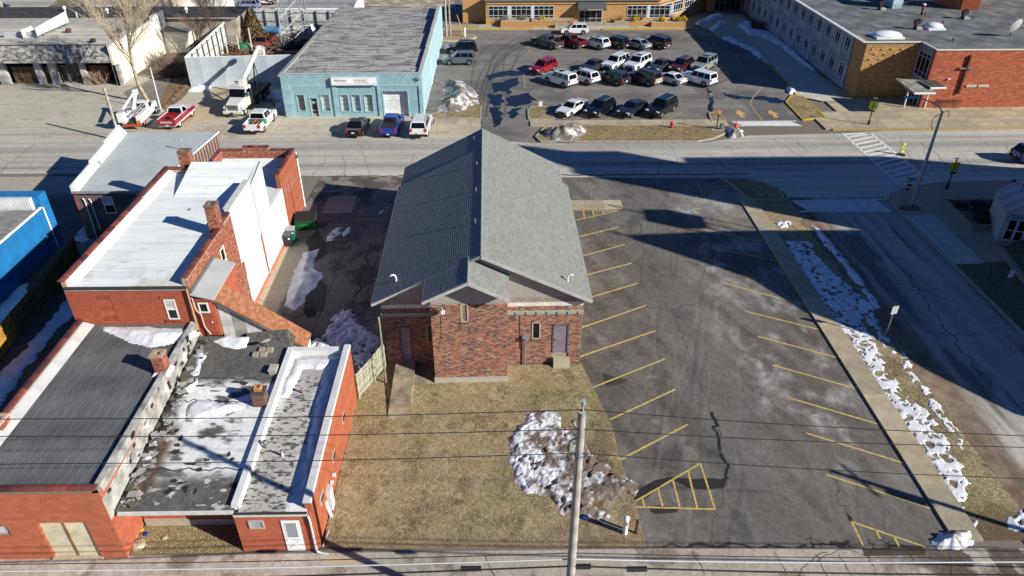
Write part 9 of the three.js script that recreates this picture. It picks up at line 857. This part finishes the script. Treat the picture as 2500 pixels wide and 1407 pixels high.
// --- bins by the white wall ---
{ const p = G(750, 556), t = thing('dumpster', 'green steel dumpster with black lids beside the orange storefront wall', 'dumpster', null, p.x, 0, p.z, 0.12), Gm = mat('#1b6b38', 'grain', 1, { r: 0.5 }); part(t, 'body', hexa([V(-0.95, 0.15, 0.55), V(0.95, 0.15, 0.55), V(0.95, 0.15, -0.65), V(-0.95, 0.15, -0.65)], [V(-0.98, 1.1, 0.85), V(0.98, 1.1, 0.85), V(0.98, 1.45, -0.7), V(-0.98, 1.45, -0.7)]), Gm); part(t, 'rim', [rod(V(-1, 1.08, 0.86), V(1, 1.08, 0.86), 0.05), rod(V(-0.99, 1.1, 0.84), V(-0.99, 1.45, -0.7), 0.05), rod(V(0.99, 1.1, 0.84), V(0.99, 1.45, -0.7), 0.05)], Gm); for (const s of [-0.5, 0.5]) part(t, 'lid', slabOf([V(s - 0.48, 1.17, 0.9), V(s + 0.48, 1.17, 0.9), V(s + 0.48, 1.52, -0.72), V(s - 0.48, 1.52, -0.72)], 0.06), mat('#26282a', 'grain', 0.8, { r: 0.5 })); part(t, 'fork_pocket', [b3(-1.1, -0.95, 0.55, 0.75, -0.45, 0.5), b3(0.95, 1.1, 0.55, 0.75, -0.45, 0.5)], Gm); part(t, 'front_rib', b3(-0.9, 0.9, 0.6, 0.72, 0.68, 0.78), mat('#0f6a30')); part(t, 'sticker', hexa([V(1.0, 0.55, 0.3), V(1.01, 0.55, 0.3), V(1.01, 0.55, -0.3), V(1.0, 0.55, -0.3)], [V(1.02, 1.05, 0.3), V(1.03, 1.05, 0.3), V(1.03, 1.05, -0.3), V(1.02, 1.05, -0.3)]), mat('#e9e4da')); t.scale.setScalar(0.82); part(t, 'caster', [[-0.8, 0.4], [0.8, 0.4], [-0.8, -0.5], [0.8, -0.5]].map(([x, z]) => cy(0.1, 0.1, 0.08, 0, 0, 0, 8).rotateX(Math.PI / 2).translate(x, 0.1, z)), blackTrim); }
function wheelie(label, u, v, hex, lid) { const p = G(u, v), t = thing('wheeled_bin', label, 'bin', 'wheeled bins by the white wall', p.x, 0, p.z, 0.1); part(t, 'body', hexa([V(-0.22, 0.1, 0.26), V(0.22, 0.1, 0.26), V(0.22, 0.1, -0.26), V(-0.22, 0.1, -0.26)], [V(-0.3, 1.0, 0.36), V(0.3, 1.0, 0.36), V(0.3, 1.0, -0.36), V(-0.3, 1.0, -0.36)]), mat(hex, 'grain', 0.7, { r: 0.6 })); part(t, 'lid', rbx(0.66, 0.08, 0.78, 0.03, 0, 1.05, 0), mat(lid, 'grain', 0.7, { r: 0.6 })); part(t, 'handle', rod(V(-0.25, 0.98, -0.44), V(0.25, 0.98, -0.44), 0.025), blackTrim); for (const s of [-0.24, 0.24]) part(t, 'wheel', cy(0.12, 0.12, 0.06, 0, 0, 0, 10).rotateZ(Math.PI / 2).translate(s, 0.12, -0.28), rubber); part(t, 'label', b3(0.1, 0.24, 0.72, 0.86, 0.33, 0.36), mat('#d9dcdc')); }
wheelie('teal wheeled bin with a grey lid by the white wall', 714, 586, '#0f7d68', '#a9adb0'); wheelie('black wheeled bin standing in front of the teal one', 705, 600, '#303236', '#55585c');
// --- fences ---
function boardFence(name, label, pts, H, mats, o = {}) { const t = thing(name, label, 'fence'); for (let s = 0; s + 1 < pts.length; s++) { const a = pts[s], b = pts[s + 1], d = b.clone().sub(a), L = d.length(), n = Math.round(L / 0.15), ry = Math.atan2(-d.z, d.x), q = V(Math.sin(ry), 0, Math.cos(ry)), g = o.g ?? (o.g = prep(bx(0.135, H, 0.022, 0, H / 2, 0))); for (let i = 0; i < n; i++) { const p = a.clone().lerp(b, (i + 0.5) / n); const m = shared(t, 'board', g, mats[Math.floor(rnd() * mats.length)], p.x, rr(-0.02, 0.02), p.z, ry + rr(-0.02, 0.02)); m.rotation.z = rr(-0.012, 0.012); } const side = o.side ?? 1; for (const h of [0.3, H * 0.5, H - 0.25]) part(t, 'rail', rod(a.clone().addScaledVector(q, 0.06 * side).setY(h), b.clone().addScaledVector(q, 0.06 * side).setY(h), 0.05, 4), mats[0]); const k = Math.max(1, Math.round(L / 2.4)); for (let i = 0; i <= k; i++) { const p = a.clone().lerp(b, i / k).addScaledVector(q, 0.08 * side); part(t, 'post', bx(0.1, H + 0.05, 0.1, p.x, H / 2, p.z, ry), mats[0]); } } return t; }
boardFence('picket_fence', 'weathered greenish board fence from the red building to the church corner', [G(874, 974), G(912, 930), G(938, 897), G(952, 880)], 1.75, [mat('#b0b2a0', 'wood', 0.7), mat('#a3a695', 'wood', 0.7), mat('#bfc0b0', 'wood', 0.7)], { side: 1 });
{ const b = G(943, 936), t = thing('wooden_post', 'tall thin wooden post standing before the board fence beside the ramp', 'post', null, b.x, 0, b.z, 0); const tp = OZ(924, 775, b.z); part(t, 'post', rod(V(0, 0, 0), V(tp.x - b.x, tp.y, 0), 0.07, 8, 0.06), mat('#a9a48e', 'wood', 0.6)); part(t, 'guy_wire', rod(V(tp.x - b.x, tp.y - 0.3, 0), V(0.55, 0.05, 2.3), 0.012, 4), mat('#4a4844')); }
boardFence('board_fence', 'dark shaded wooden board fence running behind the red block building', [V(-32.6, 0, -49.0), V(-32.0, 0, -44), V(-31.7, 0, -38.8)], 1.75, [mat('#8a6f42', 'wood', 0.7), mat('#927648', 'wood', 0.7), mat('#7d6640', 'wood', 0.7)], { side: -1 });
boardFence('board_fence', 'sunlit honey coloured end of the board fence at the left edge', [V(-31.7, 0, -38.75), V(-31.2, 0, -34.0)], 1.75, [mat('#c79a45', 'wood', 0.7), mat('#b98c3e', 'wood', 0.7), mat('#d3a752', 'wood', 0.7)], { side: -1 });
boardFence('board_fence', 'short dark fence and gate between fence end and brown clad house', [V(-31.5, 0, -50.6), V(-29.7, 0, -50.2)], 1.6, [mat('#4f4438', 'wood', 0.7), mat('#5a4d3e', 'wood', 0.7)]);
// --- leafless trees and brush ---
function branchTree(t, base, H, spread, depth, r0, lean = V(0, 0, 0), twigR = 0.012, nb = 3, bm = '#8a7a66', startF = 0.3) {
  const trunk = [], limb = [], twig = [];
  const go = (p, d, L, r, k) => { const n = 3; let q = p.clone(), dd = d.clone(), rad = r; for (let i = 0; i < n; i++) { dd.add(V(rr(-0.18, 0.18), rr(-0.04, 0.12), rr(-0.18, 0.18))).normalize(); const e = q.clone().addScaledVector(dd, L / n), r2 = rad * 0.86; (k === 0 ? trunk : k < 3 ? limb : twig).push(rod(q, e, Math.max(twigR * 0.6, rad), k < 2 ? 7 : k < 3 ? 5 : 3, Math.max(twigR * 0.5, r2))); rad = r2; if (k < depth && (k > 0 || i / n >= startF)) { const m = k === 0 ? 2 : nb - 1; for (let j = 0; j < m; j++) { const a = rr(0, 6.28), u = rr(0.45, 0.95) * spread, side = V(Math.cos(a), 0, Math.sin(a)), nd = dd.clone().addScaledVector(side, u).add(V(0, 0.12, 0)).normalize(); go(e, nd, L * rr(0.5, 0.75), rad * rr(0.5, 0.68), k + 1); } } q = e; } if (k < depth) go(q, dd, L * 0.62, rad * 0.8, k + 1); };
  go(V(0, 0, 0), V(lean.x, 1, lean.z).normalize(), H * 0.42, r0, 0); part(t, 'trunk', trunk, mat(bm, 'wood', 0.8)); if (limb.length) part(t, 'limbs', limb, mat(bm, 'wood', 0.8)); if (twig.length) { const o = part(t, 'crown', twig, mat(bm)); o.userData.kind = 'stuff'; }
}
{ const p = G(362, 250), t = thing('bare_tree', 'tall leafless pale tree behind the white bucket truck', 'tree', null, p.x, 0, p.z); seed = 1234; branchTree(t, p, 15.5, 0.75, 4, 0.24, V(-0.1, 0, -0.06), 0.022, 3, '#b7a68c', 0.2); }
{ const p = G(536, 140), t = thing('bare_tree', 'dark leafless tree growing inside the junk yard fence', 'tree', null, p.x, 0, p.z); seed = 77; branchTree(t, p, 11, 0.5, 4, 0.16, V(-0.04, 0, 0), 0.014, 3, '#5f5148'); }
{ const p = G(500, 138), t = thing('bare_tree', 'thin reddish leafless tree at the left fence of the yard', 'tree', null, p.x, 0, p.z); seed = 99; branchTree(t, p, 6.5, 0.8, 4, 0.1, V(-0.12, 0, -0.05), 0.012, 3, '#7b6258'); }
{ const p = G(622, 108), t = thing('conifer', 'small brownish conifer in the junk yard', 'conifer', null, p.x, 0, p.z); seed = 5; const L = [], pk = pal([[96, 74, 44], [116, 90, 52], [80, 64, 40], [104, 92, 54]], 0.25); for (let i = 0; i < 2600; i++) { const y = Math.pow(rnd(), 1.3) * 4.6, R = (4.8 - y) * 0.62, a = Math.floor(rr(0, 22)) / 22 * 6.28 + rr(-0.1, 0.1), k = Math.pow(rnd(), 0.5) * R; L.push({ p: V(Math.cos(a) * k, y + 0.2 - k * 0.25 + 0.3, Math.sin(a) * k), rx: rr(-0.8, 0.8), ry: a, rz: rr(-0.5, 0.5), s: [rr(1, 2.4), rr(0.8, 1.4), 1], c: pk() }); } inst(t, 'crown', leafG, leafMat, L); part(t, 'trunk', cy(0.16, 0.03, 5, 0, 0, 0, 7), mat('#5d4a3a', 'wood', 0.6)); }
function brush(label, u, v, n, s, h, col) { const p = G(u, v), t = thing('brush_thicket', label, 'brush', null, p.x, 0, p.z), L = []; for (let i = 0; i < n; i++) { const a = rr(0, 6.28), x = rr(-s, s), z = rr(-s, s) * 0.7, e = V(x + Math.cos(a) * rr(0.5, 1.8), rr(0.5, 1) * h, z + Math.sin(a) * rr(0.5, 1.8)), m = V(x, 0, z).lerp(e, 0.5).add(V(rr(-0.3, 0.3), rr(0.2, 0.6), rr(-0.3, 0.3))); L.push(rod(V(x, 0, z), m, 0.035, 4, 0.024), rod(m, e, 0.024, 3, 0.01)); if (i % 2) L.push(rod(m, m.clone().add(V(rr(-0.9, 0.9), rr(0.1, 0.9), rr(-0.9, 0.9))), 0.016, 3, 0.008)); } part(t, 'twigs', L, mat(col)).userData.kind = 'stuff'; part(t, 'root_litter', new THREE.SphereGeometry(s * 0.8, 12, 6).scale(1, 0.12, 0.7), mat('#4d4238', 'speck', 0.7)); }
seed = 321; brush('tangle of bare brush against the white metal fence', 425, 185, 150, 1.9, 2.4, '#6d5c50'); brush('second bare thicket behind the leafless tree', 402, 160, 110, 1.7, 2.0, '#7d6c5e'); brush('bare shrub in front of the last mansard shop bay', 243, 203, 60, 1.1, 1.9, '#9c8672'); brush('reddish scrub along the left fence of the junk yard', 478, 98, 90, 2.4, 2.6, '#7a625a'); brush('dry scrub behind the scrap heaps in the junk yard', 565, 85, 80, 2.2, 1.8, '#5f5248');
{ const p = px([[300, 225], [395, 185], [430, 225], [400, 262], [330, 262]]), b = bounds(p); sheet('leaf_litter', p, 0.015, b, sheetMat(b, 20, (x, z) => mix3([104, 98, 90], [140, 130, 116], n2(x, z, 0.9)).map((q) => q + 46 * (n2(x, z, 6, 3) - 0.5)))); const clods = []; for (let i = 0; i < 900; i++) { const u = rr(0, 1), v = rr(0, 1), q = G(mix(mix(385, 445, u), mix(400, 470, u), v), mix(272, 205, u) - v * 14 + 8); clods.push({ p: q.setY(rr(0.02, 0.1)), s: [rr(0.08, 0.3), rr(0.05, 0.18), rr(0.08, 0.3)], ry: rr(0, 3), rx: rr(-0.5, 0.5), c: lin(...[[120, 88, 62], [156, 120, 88], [98, 74, 54], [176, 146, 112]][i % 4]) }); } const o = inst(scene, 'soil_clods', unitBox, brickMat, clods); o.userData.label = 'row of dug brown clods and bricks on the bare strip'; o.userData.category = 'soil'; }
// --- yard corner with rubbish between the red fronts ---
{ const P = [V(-17.25, 0, -21.8), V(-12.1, 0, -21.8), V(-12.1, 0, -23.4), V(-17.25, 0, -23.4)], b = bounds(P); sheet('weedy_strip', P, 0.015, b, sheetMat(b, 60, (x, z) => mix3([112, 96, 66], [150, 134, 100], n2(x, z, 1.2)).map((q) => q + 60 * (n2(x, z, 8, 3) - 0.5)))); const r = (u, v, s, hex, l) => { const p = G(u, v), t = thing('rubbish', l, 'rubbish', null, p.x, 0.02, p.z), g = new THREE.IcosahedronGeometry(s, 1), q = g.attributes.position; for (let i = 0; i < q.count; i++) q.setY(i, Math.max(0, q.getY(i) * 0.5 * (0.8 + 0.4 * VAL[i % 256]))); g.computeVertexNormals(); part(t, 'lump', g, mat(hex, 'grain', 0.5)); part(t, 'scrap', bx(s * 0.8, 0.03, s * 0.5, s * 0.6, 0.05, 0, 0.6), mat(hex, 'grain', 0.5)); }; r(337, 1332, 0.36, '#c9b79a', 'flat pale stone lying by the orange wall end'); r(327, 1312, 0.2, '#cdbfb0', 'small pale rubbish heap at the corner of the block building'); r(355, 1305, 0.14, '#1e3f8c', 'dark blue crumpled object among the weeds'); r(345, 1295, 0.13, '#d9a85a', 'yellowish rubbish scrap under the middle roof'); r(402, 1314, 0.16, '#bfae98', 'lone pale stone in the middle of the weedy strip'); r(342, 1290, 0.12, '#d6d0c8', 'white plastic scrap close to the recessed wall'); }
// --- playground far right ---
{ const t = thing('playground_slide', 'green playground slide and frame behind the school', 'slide'), a = G(2410, 26), b = G(2432, 6), Gn = mat('#2c9c3e', null, 1, { r: 0.4 }); part(t, 'slide', [rod(a.clone().setY(0.4), V(b.x - 0.5, 2.6, b.z + 1), 0.35, 5)], Gn); part(t, 'frame', [rod(V(b.x, 0, b.z), V(b.x, 3.2, b.z), 0.1), rod(V(b.x + 2.5, 0, b.z), V(b.x, 3.2, b.z), 0.14), rod(V(b.x + 1.2, 0, b.z - 2), V(b.x, 3, b.z), 0.1)], Gn); part(t, 'second_slide', rod(G(2470, 20).setY(0.4), V(b.x + 1, 2.4, b.z), 0.3, 5), Gn); const f = thing('chain_fence', 'low grey fence around the playground at the top right', 'fence'), p0 = G(2378, 36), p1 = G(2520, 40); part(f, 'mesh_panel', quad(p0.clone(), p1.clone(), p1.clone().setY(1.3), p0.clone().setY(1.3)), mat('#4d4d4e', 'speck', 0.5)); for (let i = 0; i < 6; i++) { const q = p0.clone().lerp(p1, i / 5); part(f, 'post', cy(0.05, 0.05, 1.5, q.x, 0, q.z, 6), steel); } }
// --- blades of dead grass ---
{ const blade = prep(mergeGeometries([0, 1, 2, 3, 4].map((i) => { const a = i * 1.3, g = new THREE.BufferGeometry(), c = Math.cos(a), s = Math.sin(a), w = 0.018, h = 0.05 + 0.02 * (i % 3); g.setAttribute('position', new THREE.Float32BufferAttribute([-s * w, 0, c * w, s * w, 0, -c * w, c * 0.06, h, s * 0.06], 3)); g.computeVertexNormals(); return g; })));
  const GC = pal([[158, 138, 102], [168, 150, 116], [146, 126, 94], [178, 160, 128], [130, 122, 80], [124, 106, 80]], 0.14);
  const lay = (name, label, poly, n, y, keep, s = 1) => { const b = bounds(poly), L = []; let i = 0; while (L.length < n && i++ < n * 4) { const q = { x: rr(b.x0, b.x1), z: rr(b.z0, b.z1) }; if (!inside(q, poly) || (keep && !keep(q.x, q.z))) continue; const k = rr(0.5, 1.1) * s; L.push({ p: V(q.x, y, q.z), ry: rr(0, 6.28), s: [k * 1.3, k * rr(0.6, 1.2), k * 1.3], c: GC() }); } const o = inst(scene, name, blade, leafMat, L); o.userData.label = label; o.userData.category = 'grass'; };
  seed = 42; lay('grass_blades', 'short dead grass blades of the church lawn', lawnPoly, 60000, 0.015, (x, z) => fbm(x * 0.9, z * 0.9, 3) > 0.3, 0.5); lay('grass_blades', 'dead grass of the verge beside the side street', [V(22.7, 0, -61), V(25.4, 0, -59), V(25.1, 0, -36), V(25.2, 0, -24), V(22.7, 0, -22)], 12000, 0.015, null, 0.5); lay('grass_blades', 'weeds between the red fronts', [V(-17.1, 0, -21.85), V(-12.2, 0, -21.85), V(-12.2, 0, -23.3), V(-17.1, 0, -23.3)], 2600, 0.015, null, 0.55); lay('grass_blades', 'dead grass of the strip before the school lot', px([[1440, 309], [1762, 310], [1773, 325], [1740, 339], [1700, 346], [1440, 346]]), 7000, 0.11, null, 0.7); }
// ================= THE BIG CHURCH OUT OF VIEW, WHOSE SHADOW LIES OVER THE LOT AND THE STREET =================
{
  const t = thing('stone_church_with_steeple', 'large pale stone church with steeple standing right of the picture', 'church'), M = mat('#b9b2a4', 'streak', 3), R = mat('#6b655e', 'streak', 3);
  const nave = new THREE.Shape([[-23, 0], [-41, 0], [-41, 9], [-40, 13.4], [-35.3, 17.9], [-34.7, 17.9], [-32.6, 13.6], [-29.4, 12.2], [-28.3, 10.4], [-25.8, 9.3], [-23.4, 7.6]].map(([z, y]) => new THREE.Vector2(-z, y))); part(t, 'nave', new THREE.ExtrudeGeometry(nave, { depth: 34, bevelEnabled: false }).rotateY(Math.PI / 2).translate(43, 0, 0), M); part(t, 'gable_cross', [rod(V(43.2, 17.6, -35), V(43.2, 18.9, -35), 0.1), rod(V(43.2, 18.5, -35.4), V(43.2, 18.5, -34.6), 0.08)], M);
  const tr = new THREE.Shape([[-41, 0], [-57, 0], [-57, 8.3], [-53.8, 11.5], [-52, 15], [-50.5, 18.6], [-46.5, 18.6], [-46.5, 17], [-41, 17]].map(([z, y]) => new THREE.Vector2(-z, y))); part(t, 'transept', new THREE.ExtrudeGeometry(tr, { depth: 20, bevelEnabled: false }).rotateY(Math.PI / 2).translate(52, 0, 0), M);
  part(t, 'tower', b3(51.5, 56.5, 0, 24.5, -46.8, -41.4), M); part(t, 'spire', new THREE.ConeGeometry(2.4, 7, 4).rotateY(Math.PI / 4).translate(54, 28, -43.8), R);
  part(t, 'turret_cap', [b3(42.4, 44.6, 15.0, 16.6, -41, -38.9)], R); part(t, 'turret_spike', rod(V(43.4, 16.6, -39.8), V(43.4, 18.8, -39.8), 0.12), R); for (const [x, z] of [[42.5, -40.9], [44.5, -40.9], [42.5, -39], [44.5, -39]]) part(t, 'turret_post', rod(V(x, 12.6, z), V(x, 15, z), 0.07), M);
}
{ const t = thing('utility_pole', 'wooden utility pole with crossarm right of the picture by the alley', 'utility pole'), tip = G(2067, 1162), k = 9.2, b = V(tip.x + k * SUN.x / SUN.y, 0, tip.z + k * SUN.z / SUN.y); part(t, 'pole', rod(b, b.clone().setY(k + 0.4), 0.18, 10, 0.13), WOODP); part(t, 'crossarm', [rod(b.clone().add(V(-0.5, k - 0.3, -1.1)), b.clone().add(V(0.5, k - 0.3, 1.1)), 0.07, 6), cy(0.22, 0.22, 0.8, b.x + 0.2, k - 1.6, b.z + 0.35, 10)], WOODP); }

renderer.render(scene, camera);
